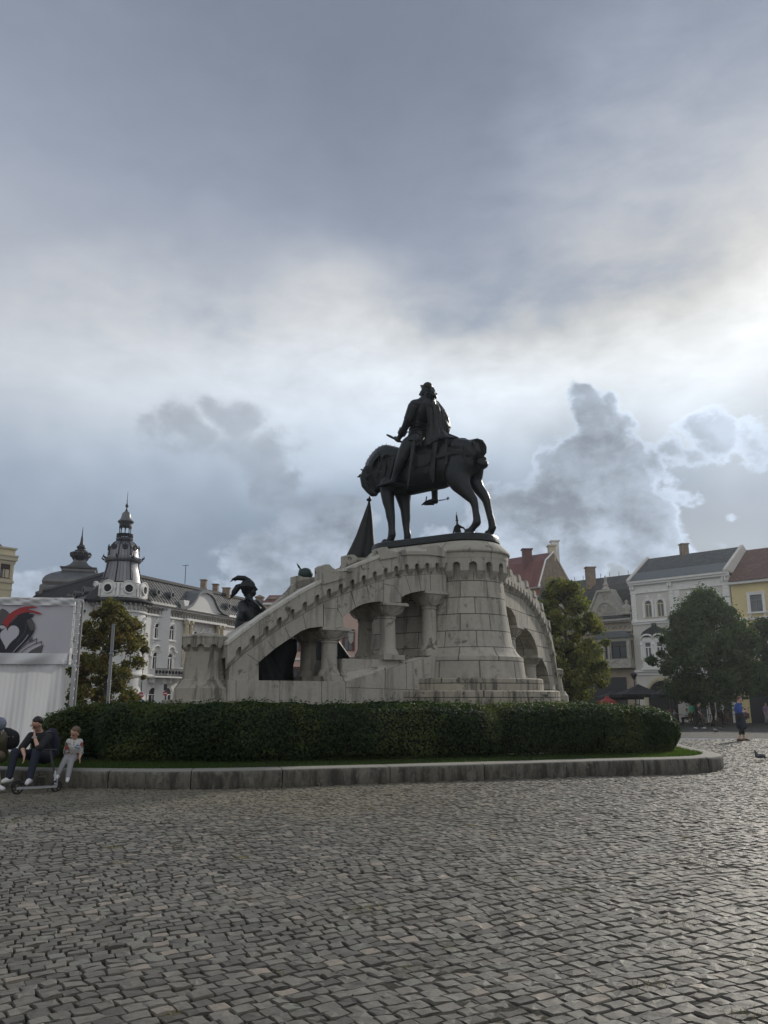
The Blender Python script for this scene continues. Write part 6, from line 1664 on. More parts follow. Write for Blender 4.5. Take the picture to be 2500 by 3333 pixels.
tree('plane_tree', 'yellow-green tree right behind the stair wing and its end turret', c.x, Y, -.2, 2.2, [(hz(2270, Y), 1.3), (hz(2200, Y), 2.3), (hz(2120, Y), 2.4), (hz(2040, Y), 2.1), (hz(1980, Y), 1.7), (hz(1940, Y), 1.3), (hz(1895, Y), .4)], 110, 42000, .13, mB_, 5)
Y = 58; c = at(2305, 2150, Y)
tree('linden_tree', 'large dark green tree covering the front of the white stucco house', c.x, Y, -.3, 2.0, [(hz(2275, Y), 2.2), (hz(2230, Y), 3.4), (hz(2160, Y), 3.7), (hz(2090, Y), 3.2), (hz(2030, Y), 2.5), (hz(1985, Y), 1.6), (hz(1942, Y), .5)], 150, 60000, .15, mC, 8)
Y = 66; c = at(2500, 2150, Y)
tree('linden_tree', 'dark tree at the right edge in front of the yellow house', c.x, Y, -.4, 2.0, [(hz(2260, Y), 1.6), (hz(2190, Y), 2.2), (hz(2110, Y), 2.3), (hz(2060, Y), 1.8), (hz(2030, Y), .8)], 70, 24000, .16, mC, 9)
Y = 36; c = at(236, 2250, Y)
tree('cypress_shrub', 'narrow green conifer between the tent frame and the maple', c.x, Y, -.05, .3, [(0.3, .28), (1.2, .32), (hz(2240, Y), .22), (hz(2200, Y), .04)], 26, 5000, .07, leaf_mat('conifer_leaf', (0.02, .05, .012), (.05, .10, .02), (.06, .10, .02), .2), 12, .04, None)

# ------------------------------------------------------------------ event tent with printed banner
def tent():
    Y = 25.0; fr = Frame((at(0, 2000, Y).x, Y), (1, .10)); px = lambda u, v, o=0: fr.px(u, v, o)
    B = empty('event_tent', (at(60, 2400, Y).x, Y, 0), label='white event tent with a printed banner above wrinkled side curtains at the left edge', cat='tent')
    mf, t, b = new_mat('white_tent_fabric'); n = noise(t, node(t, 'ShaderNodeMapping', Vector=gpos(t), Scale=(3, 3, .7)).outputs[0], 1.5, 4, .6)
    setb(b, t, mixc(t, n, (0.60, 0.61, 0.625), (0.72, 0.73, 0.745)), .42, 0, .5)
    tr = node(t, 'ShaderNodeBsdfTranslucent', i0=(0.8, .8, .78, 1)); mx = node(t, 'ShaderNodeMixShader', Fac=.16, i1=b.outputs[0], i2=tr.outputs[0]); lnk(t, mx.outputs[0], t.nodes['Material Output'].inputs[0])
    M['fabric'] = mf
    t0 = px(-320, 2000)[0]; tR = px(234, 2050)[0]
    zT, zV, zB = px(120, 1948)[1], px(120, 2130)[1], px(120, 2162)[1]
    # banner face as a slightly sagging sheet
    mb = MB(); rows = []
    for i in range(13):
        f = i/12; rows.append([fr(t0+(tR-t0)*j/40, zT+(zV-zT)*f, .02+.012*sin(j*.7+f*4)*(1 if 1 < i < 12 else 2.5)+(.05*(1-f*8) if f < .12 else 0)) for j in range(41)])
    mb.grid(rows); o = mb.build('banner', plain('banner_vinyl', (0.47, 0.455, 0.51), .5, 0, .04, .5), B, True)
    mb = MB(); rows = []
    for i in range(6):
        f = i/5; rows.append([fr(t0+(tR+.03-t0)*j/60, zT+.02-.24*f, .10+.03*sin(j*.55+f*5)+.02*sin(j*1.3-f*7)-.03*f) for j in range(61)])
    mb.grid(rows); mb.build('top_hem', mf, B, True)
    mb = MB(); rows = []
    tV = px(222, 2150)[0]
    for i in range(7):
        f = i/6; rows.append([fr(t0+(tV-t0)*j/60, zV+.03+(zB-zV-.03)*f, .12+.04*sin(j*.4+f*3)+.03*sin(f*pi)) for j in range(61)])
    mb.grid(rows); mb.build('valance', mf, B, True)
    mb = MB(); rows = []; tC = px(200, 2300)[0]
    for i in range(15):
        f = i/14; rows.append([fr(t0+(tC-t0)*j/150, zB+.02-(zB+.0)*f, .0+(.016*sin(j*.62+.8*sin(j*.13))*(.5+.5*sin(j*.17))+.012*sin(j*1.37+f*2)+.06*sin(j*.19+f*2.2)+.05*max(0, sin(j*.093+1+f*.6))**12)*(.6+.4*f)+.10*f*f) for j in range(151)])
    mb.grid(rows); mb.build('side_curtain', mf, B, True)
    mb = MB()        # tent roof and far sides
    mb.fbox(fr, t0, tR-.05, zB, zT-.02, -.42, -.03, True); mb.build('canopy_box', mf, B)
    # frame posts and lacing
    mb = MB(); tp = px(246, 2100)[0]
    for o_, tt in ((-.02, tp), (-.30, tp+.02)):
        mb.fbox(fr, tt-.045, tt+.045, 0, zT-.02, o_-.045, o_+.045)
    z = .3
    while z < zT-.3: mb.tube([fr(tp, z, -.02), fr(tp+.02, z+.28, -.30)], .014, 5); z += .28
    mb.fbox(fr, t0, tp+.12, zT-.08, zT-.01, -.07, .0); mb.fbox(fr, tR-.25, tp+.1, zB-.07, zB-.01, -.05, .02)
    mb.build('frame_post', M['steel'], B)
    mb = MB()
    z = zB+.1
    while z < zT: mb.tube([fr(tR-.03, z, .03), fr(tp+.06, z-.01, .03)], .008, 4); z += .21
    mb.tube([fr(tR+.02, zB+.35, .05), fr(tR+.10, zB+.1, .06), fr(tp+.12, zB-.18, .05)], .012, 4)
    mb.build('lacing_cord', M['white_trim'], B)
    mb = MB(); mb.fbox(fr, tR-.0, tp-.10, zB+.5, zT-.2, -.02, .01); mb.build('banner_strip', mf, B)
    # the print: a bird-and-heart emblem rising from an open book
    red = plain('print_red', (.33, .025, .03), .5, 0, .05); blk = plain('print_black', (.008, .010, .02), .5, 0, .2); gry = plain('print_grey', (.085, .08, .085), .5, 0, .15); whi = plain('print_white', (.49, .475, .53), .5, 0, .04)
    Q = lambda L: [px(x/5.925, 1920+y/5.925) for x, y in L]
    def layer(nm, mat, polys, o):
        mb = MB()
        for L in polys: mb.prism(fr, Q(L), o-.004, o)
        mb.build(nm, mat, B)
    def line(pts, w):
        out = []
        for (a, b_) in zip(pts[:-1], pts[1:]):
            dx, dy = b_[0]-a[0], b_[1]-a[1]; l = sqrt(dx*dx+dy*dy); nx, ny = -dy/l*w/2, dx/l*w/2
            out.append([(a[0]+nx, a[1]+ny), (b_[0]+nx, b_[1]+ny), (b_[0]-nx, b_[1]-ny), (a[0]-nx, a[1]-ny)])
        return out
    layer('print_grey_wing', gry, [[(-40, 450), (20, 390), (55, 360), (120, 390), (170, 430), (200, 475), (150, 520), (100, 590), (60, 660), (0, 690), (-40, 690)]], .055)
    layer('print_page_edge', gry, [[(570, 960), (640, 905), (640, 975), (570, 1015)]], .055)
    layer('print_book_pages', gry, [[(545, 1217), (620, 1160), (740, 1100), (852, 1053), (808, 1222)]]+line([(330, 1205), (420, 1112), (540, 1030), (640, 982), (720, 940), (708, 1030)], 13)+line([(420, 1213), (520, 1130), (640, 1062), (812, 993), (806, 1055)], 13), .055)
    layer('print_black_shapes', blk, [[(-60, 1212), (-60, 800), (0, 700), (60, 660), (160, 745), (200, 660), (290, 570), (380, 490), (480, 450), (572, 432), (572, 462), (640, 470), (687, 480), (642, 500), (645, 525), (600, 542), (640, 590), (680, 660), (690, 730), (660, 820), (600, 910), (520, 1000), (430, 1090), (320, 1212)]], .060)
    layer('print_grey_wing', gry, [[(525, 600), (580, 558), (640, 600), (680, 660), (688, 730), (680, 770), (640, 778), (612, 800), (590, 745), (560, 690), (545, 640)]]+line([(520, 660), (505, 760), (470, 860), (400, 950), (330, 1020)], 10), .065)
    layer('print_white_shapes', whi, [[(160, 802), (178, 742), (220, 700), (275, 688), (330, 702), (370, 740), (386, 800), (375, 860), (330, 920), (260, 980), (200, 1040), (160, 1100), (125, 1152), (105, 1080), (60, 1000), (22, 930), (14, 870), (-20, 790), (10, 697), (55, 684), (105, 705), (145, 752)]]+line([(558, 868), (500, 950), (440, 1020), (350, 1110), (260, 1210)], 10), .065)
    layer('print_black_streak', blk, [[(-30, 775), (40, 735), (30, 770), (108, 736), (60, 785), (25, 830), (-10, 900)]], .070)
    layer('print_red_plume', red, [[(60, 660), (100, 590), (170, 490), (280, 410), (400, 350), (520, 322), (640, 318), (720, 335), (750, 349), (690, 350), (600, 352), (553, 372), (560, 390), (640, 395), (740, 425), (835, 471), (740, 468), (650, 442), (560, 432), (460, 448), (360, 492), (270, 562), (200, 652), (172, 720), (156, 747), (130, 700), (90, 670)]], .072)
tent()

# ------------------------------------------------------------------ lamp posts and signs
def lamppost():
    Y = 30; c = at(350, 2300, Y); top = at(369, 2035, Y).z
    B = empty('lamp_post', (c.x, Y, 0), label='tall plain grey steel post with a small bracket in front of the maple', cat='lamp post')
    mb = MB(); mb.lathe([(.085, 0), (.085, 1.2), (.06, 1.25), (.055, top)], (c.x, Y, 0), 16); mb.lathe([(.062, top), (.07, top+.02), (.03, top+.05)], (c.x, Y, 0), 16); mb.build('pole', M['grey_paint'], B, True, angle=40)
    z = at(360, 2120, Y).z; mb = MB(); mb.tube([(c.x, Y, z), (c.x+.16, Y-.05, z+.02), (c.x+.24, Y-.05, z-.0)], [.025, .025, .05], 8); mb.tube([(c.x-.07, Y, z-.1), (c.x+.07, Y, z-.1)], .07, 8); mb.build('bracket', M['grey_paint'], B)
lamppost()
def lantern_post():
    Y = 74; c = at(2070, 2300, Y); B = empty('street_lantern', (c.x, Y, gz(0, Y)), label='old style black street lantern in front of the archway of the white house', cat='street lamp')
    z1 = at(2070, 2212, Y).z; mb = MB(); mb.lathe([(.12, gz(0, Y)), (.1, .3), (.06, .6), (.05, z1)], (c.x, Y, 0), 10); mb.build('pole', M['iron'], B, True)
    mb = MB(); mb.lathe([(.08, z1), (.30, z1+.42), (.36, z1+.44), (.22, z1+.55), (.05, z1+.62)], (c.x, Y, 0), 6); mb.build('lamp_head', M['iron'], B)
lantern_post()
def letters(txt, h):
    cu = bpy.data.curves.new(txt, 'FONT'); cu.body = txt; cu.size = h; cu.align_x = 'CENTER'; cu.align_y = 'CENTER'; cu.extrude = .004; cu.offset = h*.02
    o = bpy.data.objects.new('lettering', cu); COL.objects.link(o); dg = bpy.context.evaluated_depsgraph_get(); me = bpy.data.meshes.new_from_object(o.evaluated_get(dg)); bpy.data.objects.remove(o)
    o = bpy.data.objects.new('lettering', me); COL.objects.link(o); return o
def signs():
    Y = 84; c = at(459, 2262, Y); g = gz(0, Y); red = plain('sign_red', (.35, .02, .025), .4); blue = plain('sign_blue', (.02, .06, .35), .4); wh = plain('sign_white', (.75, .75, .75), .4)
    B = empty('stop_sign', (c.x, Y, g), label='red STOP sign above a round blue direction sign on one post by the palace', cat='traffic sign')
    mb = MB(); mb.lathe([(.035, g), (.035, c.z+.35)], (c.x, Y+.05, 0), 8); mb.build('post', M['steel'], B)
    fr = Frame((c.x, Y), (1, 0)); ring = lambda r, n, a0=0, cz=0: [(cos(2*pi*k/n+a0)*r, cz+sin(2*pi*k/n+a0)*r) for k in range(n)]
    mb = MB(); mb.prism(fr, ring(.33, 8, pi/8, c.z), 0, .03, True); o = mb.build('stop_plate', wh, B); mb = MB(); mb.prism(fr, ring(.30, 8, pi/8, c.z), .03, .035); mb.build('red_face', red, o)
    t = letters('STOP', .25); t.data.transform(Matrix.Translation((c.x, Y-.04, c.z)) @ Matrix.Rotation(pi/2, 4, 'X')); t.data.materials.append(wh); put(t, o)
    z2 = c.z-.68; mb = MB(); mb.prism(fr, ring(.31, 24, 0, z2), 0, .03, True); o = mb.build('blue_plate', blue, B)
    mb = MB(); pts = [(.10, z2-.18), (.14, z2+.02), (.08, z2+.14), (-.06, z2+.14)]
    strip(mb, fr, pts, [(pts[0][0]-.07, pts[0][1]), (pts[1][0]-.08, pts[1][1]-.0), (pts[2][0]-.03, pts[2][1]-.07), (pts[3][0], pts[3][1]-.07)], .03, .036); mb.prism(fr, [(-.2, z2+.10), (-.05, z2+.22), (-.05, z2-.01)], .03, .036); mb.build('arrow', wh, o)
    c2 = at(538, 2257, 86); B = empty('no_entry_sign', (c2.x, 86, gz(0, 86)), label='small red no-entry disc with a white bar on a dark post by the second arch', cat='traffic sign')
    fr = Frame((c2.x, 86), (1, 0)); mb = MB(); mb.lathe([(.05, gz(0, 86)), (.05, c2.z+.75)], (c2.x, 86.08, 0), 8); mb.build('post', M['iron'], B)
    mb = MB(); mb.prism(fr, ring(.24, 20, 0, c2.z), 0, .03, True); o = mb.build('disc', red, B); mb = MB(); mb.fbox(fr, -.17, .17, c2.z-.045, c2.z+.045, .03, .036); mb.build('bar', wh, o)
    mb = MB(); mb.fbox(fr, -.15, .15, c2.z+.3, c2.z+.95, -.02, .18, True); mb.build('signal_head', M['iron'], B)
signs()
# ------------------------------------------------------------------ people
def cloth(name, c, r=.85): return plain(name, c, r, 0, .18, 9, .004)
SK = plain('skin', (.50, .30, .22), .55, 0, .08, 12)
SK2 = plain('skin_tanned', (.34, .20, .14), .55, 0, .08, 12)
CL = {k: cloth('cloth_'+k, v) for k, v in dict(black=(.012, .012, .014), navy=(.014, .018, .034), white=(.55, .55, .56), grey=(.24, .24, .25), beige=(.30, .24, .16), blue=(.035, .085, .30), purple=(.10, .04, .12), green=(.06, .32, .18), olive=(.09, .08, .05), red=(.30, .05, .05), lilac=(.25, .16, .25), brown=(.10, .06, .035)).items()}
HAIR = {k: plain('hair_'+k, v, .6, 0, .3, 40) for k, v in dict(dark=(.012, .010, .009), sandy=(.12, .08, .045), blond=(.30, .22, .12), red=(.12, .05, .025), grey=(.2, .2, .2)).items()}
M['sole'] = plain('shoe_white', (.62, .62, .62), .5)

def figure(label, J, skin, top, legs, shoes, hair, vox=.016, s=1.0, sleeve=.6, face=None, trou=1.0, parent_group=None, hands=True, headr=.098, skirt=None, long_hair=False, tp=None):
    """J: joints in world space: head neck chest pelvis sL eL wL hL sR eR wR hR pL kL aL tL pR kR aR tR. One continuous body; clothes and hair are its children."""
    J = {k: Vector(v) for k, v in J.items()}
    base = Vector((J['pelvis'].x, J['pelvis'].y, min(J['aL'].z, J['aR'].z)-.07*s))
    up = (J['head']-J['neck']).normalized(); f = Vector(face or (0, -1, 0)); f = (f-up*f.dot(up)).normalized(); side = up.cross(f).normalized()
    hr = headr*s
    r = lambda v: v*s
    P = [([J['pelvis'], J['chest']], [r(.125), r(.14)]), ([J['chest'], J['neck']], [r(.13), r(.06)]), ([J['neck'], J['head']-up*hr*.6], [r(.055), r(.055)])]
    P += [([J['head']+up*hr*.25, J['head']-up*hr*.1], [hr*.88, hr*.86], (tuple(side), .84)), ([J['head']-up*hr*.75+f*hr*.35], [hr*.52], (tuple(side), .85))]
    P += [([J['head']+f*hr*.92-up*hr*.05, J['head']+f*hr*1.05-up*hr*.32], [hr*.10, hr*.16]), ([J['head']+f*hr*.80-up*hr*.62], [hr*.2], (tuple(side), 1.5))]
    for sg in (-1, 1): P.append(([J['head']+side*sg*hr*.84-up*hr*.15], [hr*.18], (tuple(side), .45)))
    for q, sg in (('L', 1), ('R', -1)):
        P += [([J['s'+q], J['e'+q], J['w'+q]], [r(.052), r(.042), r(.028)])]
        P += [([J['p'+q], J['k'+q], J['a'+q]], [r(.085), r(.057), r(.038)]), ([J['a'+q]-Vector((0, 0, r(.03))), J['t'+q]], [r(.04), r(.033)])]
        # hand: palm, four fingers of different length and a thumb from the side of the palm
        w, h = J['w'+q], J['h'+q]; d = (h-w).normalized(); sd = d.cross(f).normalized() if abs(d.dot(f)) < .9 else d.cross(up).normalized(); nrm = sd.cross(d)
        P.append(([w, w+d*r(.07)], [r(.027), r(.032)], (tuple(nrm), .6)))
        if hands:
            for i, L in enumerate((.062, .074, .068, .052)):
                o = w+d*r(.085)+sd*r((i-1.5)*.019); P.append(([o, o+d*r(L*.5)+nrm*r(.004), o+d*r(L*.9)+nrm*r(.022)], [r(.0095), r(.009), r(.0075)]))
            o = w+d*r(.03)+sd*r(-.030)*1; P.append(([o, o+d*r(.03)-sd*r(.024), o+d*r(.062)-sd*r(.03)+nrm*r(.012)], [r(.012), r(.0105), r(.0085)]))
        else: P.append(([w+d*r(.06), w+d*r(.15)], [r(.03), r(.018)], (tuple(nrm), .55)))
    body = blob('person', P, skin, vox*.8 if hands else vox, None, 2)
    body['label'] = label; body['category'] = 'person'
    if parent_group: body['group'] = parent_group
    def kid(nm, parts, mat, v=vox, sm=3): o = blob(nm, parts, mat, v, None, sm); o.parent = body; return o
    T = [([J['pelvis']-up*r(.02), J['pelvis'].lerp(J['chest'], .5), J['chest']], [r(.15), r(.15), r(.162)]), ([J['chest'], J['neck']-up*r(.03)], [r(.15), r(.07)]), ([J['sL'], J['chest']+(J['neck']-J['chest'])*.55, J['sR']], [r(.068), r(.085), r(.068)])]
    for q in 'LR':
        e = J['s'+q].lerp(J['e'+q], min(1, sleeve*1.6)) ; pts = [J['s'+q], e]; rr_ = [r(.075), r(.066)]
        if sleeve > .65: pts.append(J['e'+q].lerp(J['w'+q], (sleeve-.6)/.4)); rr_.append(r(.048))
        T.append((pts, rr_))
    kid('shirt', T, tp or CL[top])
    L = [([J['pL'], J['pelvis'], J['pR']], [r(.12), r(.14), r(.12)])]
    for q in 'LR':
        kk = J['k'+q]; aa = J['k'+q].lerp(J['a'+q], trou)
        L.append(([J['p'+q], kk, aa], [r(.108), r(.078), r(.058)]))
    kid('trousers', L, CL[legs])
    if skirt:
        k = (J['kL']+J['kR'])/2; kid('skirt', [([J['pelvis']+Vector((0, 0, r(.08))), J['pelvis'].lerp(k, .75)], [r(.165), r(.21)])], CL[skirt])
    for q in 'LR':
        a, t_ = J['a'+q], J['t'+q]; d = (t_-a); d.z = 0; d.normalize()
        kid('shoe', [([a-Vector((0, 0, r(.035)))-d*r(.03), a.lerp(t_, .5)-Vector((0, 0, r(.012))), t_+d*r(.02)], [r(.05), r(.047), r(.036)])], shoes if not isinstance(shoes, str) else CL[shoes], vox*.8, 2)
    H = [([J['head']+up*hr*.46-f*hr*.22, J['head']+up*hr*.2-f*hr*.38], [hr*.80, hr*.82], (tuple(side), .95)), ([J['head']+up*hr*.88+f*hr*.22], [hr*.34], (tuple(side), 1.5))]
    if long_hair: H.append(([J['head']-f*hr*.5, J['neck']-f*hr*.6-up*hr*.6], [hr*.8, hr*.45]))
    kid('hair', H, HAIR[hair], vox*.7, 1)
    if hr/vox > 5:
        for sg in (-1, 1):
            m = MB(); m.ell(J['head']+side*sg*hr*.33+f*hr*.83+up*hr*.02, hr*.10, hr*.07, hr*.06, 8, 6); m.ell(J['head']+side*sg*hr*.33+f*hr*.88+up*hr*.20, hr*.17, hr*.04, hr*.035, 8, 5); e = m.build('eye', HAIR['dark'], None, True); e.parent = body
        m = MB(); m.ell(J['head']+f*hr*.93-up*hr*.52, hr*.2, hr*.06, hr*.04, 8, 5, side.to_track_quat('X', 'Z').to_matrix()); e = m.build('mouth', plain('lips', (.28, .10, .09), .5), None, True); e.parent = body
    return body, dict(J=J, up=up, f=f, side=side, hr=hr)

def zp(x, y, Y): return at(x/5.53, 2280+y/5.53, Y)
man_J = dict(head=zp(668, 410, 15.50), neck=zp(715, 560, 15.66), chest=zp(720, 700, 15.70), pelvis=zp(800, 985, 15.88),
    sR=zp(560, 640, 15.62), eR=zp(400, 850, 15.32), wR=zp(438, 985, 15.18), hR=zp(430, 1100, 15.14),
    sL=zp(870, 660, 15.72), eL=zp(690, 868, 15.20), wL=zp(620, 650, 15.28), hL=zp(628, 520, 15.36),
    pR=zp(720, 1010, 15.82), kR=zp(268, 935, 15.22), aR=zp(165, 1385, 15.10), tR=zp(60, 1462, 15.02),
    pL=zp(860, 1010, 15.84), kL=zp(655, 935, 15.20), aL=zp(535, 1400, 15.05), tL=zp(490, 1490, 14.90))
man, mi = figure('man in black shirt and glasses seated on the kerb, chin on his fist', man_J, SK, 'black', 'navy', M['sole'], 'dark', .011, 1.0, .62, face=(-.35, -1, -.05), headr=.105)
m = MB(); hd, up, f, sd_, hr = mi['J']['head'], mi['up'], mi['f'], mi['side'], mi['hr']
for sg in (-1, 1): m.tube([hd+sd_*(sg*hr*.38+cos(a)*hr*.24)+f*hr*.98+up*(hr*.02+sin(a)*hr*.17) for a in np.linspace(0, 2*pi, 13)], .003, 5, False); m.tube([hd+sd_*sg*hr*.62+f*hr*.95, hd+sd_*sg*hr*.88], .003, 4)
m.tube([hd+sd_*hr*.14+f*hr*1.0, hd-sd_*hr*.14+f*hr*1.0], .003, 4); o = m.build('glasses', plain('glasses_frame', (.10, .02, .02), .4)); o.parent = man
m = MB(); w = man_J['wL']; d = (man_J['wL']-man_J['eL']).normalized(); u = d.orthogonal().normalized(); v = d.cross(u); m.tube([w-d*.02+u*cos(a)*.034+v*sin(a)*.034 for a in np.linspace(0, 2*pi, 13)], .009, 6, False); m.ell(w-d*.02+Vector((-.02, -.035, 0)), .02, .012, .02, 8, 6); o = m.build('wristwatch', M['steel']); o.parent = man
# the light shoulder bag strap seen behind his arm belongs to the backpack beside him
def tshirt_mat():
    m, t, b = new_mat('patterned_tshirt'); P = gpos(t); g = lambda sc, o: noise(t, node(t, 'ShaderNodeVectorMath', _operation='ADD', i0=P, i1=(o, o*2, o*3)).outputs[0], sc, 3, .5, .6)
    c = mixc(t, g(9, 1).step(.56, .60), (.52, .52, .50), (.30, .08, .06)); c = mixc(t, g(10, 5).step(.60, .63), c, (.05, .11, .09)); c = mixc(t, g(14, 9).step(.62, .66), c, (.20, .20, .20)); c = mixc(t, g(8, 13).step(.62, .65), c, (.03, .16, .42))
    setb(b, t, c, .85); return m
kid_J = dict(head=zp(1352, 575, 15.50), neck=zp(1352, 700, 15.62), chest=zp(1345, 800, 15.64), pelvis=zp(1300, 985, 15.80),
    sR=zp(1245, 740, 15.60), eR=zp(1185, 925, 15.66), wR=zp(1165, 1035, 15.66), hR=zp(1170, 1100, 15.64),
    sL=zp(1440, 740, 15.66), eL=zp(1455, 940, 15.74), wL=zp(1428, 1050, 15.66), hL=zp(1445, 1110, 15.60),
    pR=zp(1255, 1010, 15.74), kR=zp(1180, 1060, 15.36), aR=zp(1045, 1330, 15.22), tR=zp(1020, 1400, 15.10),
    pL=zp(1330, 1010, 15.76), kL=zp(1280, 1090, 15.36), aL=zp(1222, 1380, 15.18), tL=zp(1210, 1450, 15.02))
boy, bi = figure('young boy in a splashed white T-shirt and grey trousers sitting on the kerb', kid_J, SK, 'white', 'grey', M['sole'], 'sandy', .0105, .74, .62, face=(-.25, -1, -.08), headr=.128, tp=tshirt_mat())
side_J = dict(head=zp(-20, 440, 15.45), neck=zp(-30, 570, 15.55), chest=zp(-20, 690, 15.6), pelvis=zp(0, 960, 15.80), sR=zp(-120, 640, 15.45), eR=zp(-150, 860, 15.3), wR=zp(-260, 900, 15.1), hR=zp(-340, 900, 15.0),
    sL=zp(30, 640, 15.75), eL=zp(40, 860, 15.8), wL=zp(-80, 930, 15.6), hL=zp(-160, 940, 15.5), pR=zp(-30, 990, 15.7), kR=zp(-300, 960, 15.1), aR=zp(-250, 1500, 15.0), tR=zp(-330, 1560, 14.9), pL=zp(20, 990, 15.84), kL=zp(-110, 1000, 15.15), aL=zp(-40, 1530, 14.92), tL=zp(50, 1590, 14.75))
sp_, _ = figure('person in olive jacket and grey-blue cap cut off by the left edge', side_J, SK, 'olive', 'beige', M['sole'], 'grey', .013, 1.0, .95, face=(-1, -.4, 0))
o = blob('cap', [([zp(-10, 420, 15.45), zp(-30, 440, 15.4)], [.125, .12])], cloth('cap_cloth', (.13, .15, .20)), .012, None, 2); o.parent = sp_
def backpack():
    t = empty('backpack', tuple(zp(170, 900, 15.75)), label='black backpack worn on the back of the person cut off at the left edge', cat='backpack')
    blob('bag', [([zp(140, 620, 15.75), zp(200, 680, 15.75), zp(215, 740, 15.75), zp(190, 790, 15.75)], [.13, .155, .14, .10], ((0, 1, 0), .8)), ([zp(90, 560, 15.72), zp(130, 640, 15.72)], [.08, .12])], CL['black'], .012, t, 3)
    m = MB(); m.tube([zp(60, 540, 15.62), zp(20, 600, 15.5), zp(10, 720, 15.5)], .018, 6); m.tube([zp(225, 640, 15.60), zp(245, 665, 15.60)], .008, 5); m.tube([zp(110, 640, 15.58), zp(175, 655, 15.58)], .007, 5); m.build('strap', M['grey_paint'], t)
backpack()
def backpack2():
    t = empty('backpack', tuple(zp(960, 900, 16.05)), label='dark navy backpack standing behind the seated man, towards the boy', cat='backpack')
    blob('bag', [([zp(930, 600, 16.0), zp(960, 750, 16.05), zp(965, 930, 16.05)], [.11, .13, .10], ((0, 1, 0), .8))], CL['navy'], .014, t, 3)
    m = MB(); m.tube([zp(820, 575, 15.85), zp(870, 552, 15.85), zp(920, 560, 15.9)], .010, 5); m.build('strap', M['grey_paint'], t)
backpack2()
def scooter():
    c0, c1 = zp(290, 1510, 14.55), zp(985, 1450, 14.85); R_ = .10
    t = empty('kick_scooter', (c0.x, c0.y, 0), label='kick scooter with silver deck by the feet of the man and the boy', cat='scooter')
    a = Vector((c0.x, 14.62, R_)); b_ = Vector((c1.x, 14.95, R_)); d = (b_-a).normalized(); n = Vector((-d.y, d.x, 0)); ang = atan2(d.y, d.x)
    rub = plain('tyre_rubber', (.012, .012, .012), .7)
    for c in (a, b_):
        base = Matrix.Translation(c) @ Matrix.Rotation(ang, 4, 'Z') @ Matrix.Rotation(pi/2, 4, 'X')
        w = MB(); w.T = base
        P = [[(cos(p)*(R_-.014+cos(q)*.014), sin(p)*(R_-.014+cos(q)*.014), sin(q)*.014) for q in np.linspace(0, 2*pi, 9)[:-1]] for p in np.linspace(0, 2*pi, 33)]
        w.grid(P, close=True); o = w.build('wheel', rub, t, True)
        w = MB(); w.T = base
        for k in range(5): p = k*2*pi/5; w.tube([(0, 0, 0), (cos(p)*.08, sin(p)*.08, 0)], [.014, .010], 6)
        w.tube([(cos(p)*.078, sin(p)*.078, 0) for p in np.linspace(0, 2*pi, 25)], .008, 6, False); w.tube([(0, 0, -.03), (0, 0, .03)], .012, 8); w.build('rim', M['iron'], o)
    m = MB(); P = [a+Vector((0, 0, 0)), a+d*.12+Vector((0, 0, .0)), a+d*.55, b_-d*.24+Vector((0, 0, -.01))]
    m.T = Matrix.Translation(a+d*.36) @ Matrix.Rotation(ang, 4, 'Z'); m.box(-.27, .27, -.05, .05, -.02, .015); m.box(-.38, -.26, -.035, -.025, -.02, .02); m.box(-.38, -.26, .025, .035, -.02, .02); m.T = None
    m.build('deck', M['steel'], t)
    hd = b_+Vector((0, 0, .0)); top = zp(955, 1170, 15.05)
    m = MB(); m.tube([a+d*.60, (b_+Vector((-.02, 0, .22))).lerp(top, .3)], .016, 8); m.tube([b_, b_+(top-b_).normalized()*.22], .018, 8); m.tube([b_+n*.035, b_+n*.035+Vector((0, 0, .12))], .01, 6); m.tube([b_-n*.035, b_-n*.035+Vector((0, 0, .12))], .01, 6)
    m.build('frame', M['steel'], t)
    tip = zp(905, 900, 15.2); m = MB(); m.tube([b_+(top-b_).normalized()*.2, top], .018, 8); m.tube([top, tip], .022, 8); m.tube([tip-n*.0+Vector((-.05, -.16, .02)), tip+Vector((.05, .16, 0))], .014, 8); m.build('steering_column', M['iron'], t)
    m = MB(); m.tube([a-d*.115+Vector((0, 0, .02)), a-d*.08+Vector((0, 0, .10)), a+Vector((0, 0, .125)), a+d*.10+Vector((0, 0, .07))], .02, 6); m.build('rear_mudguard', M['iron'], t)
    m = MB(); m.tube([a+d*.50+Vector((0, 0, -.02)), a+d*.47-n*.05+Vector((0, 0, -.095))], .006, 5); m.build('kickstand', M['iron'], t)
scooter()

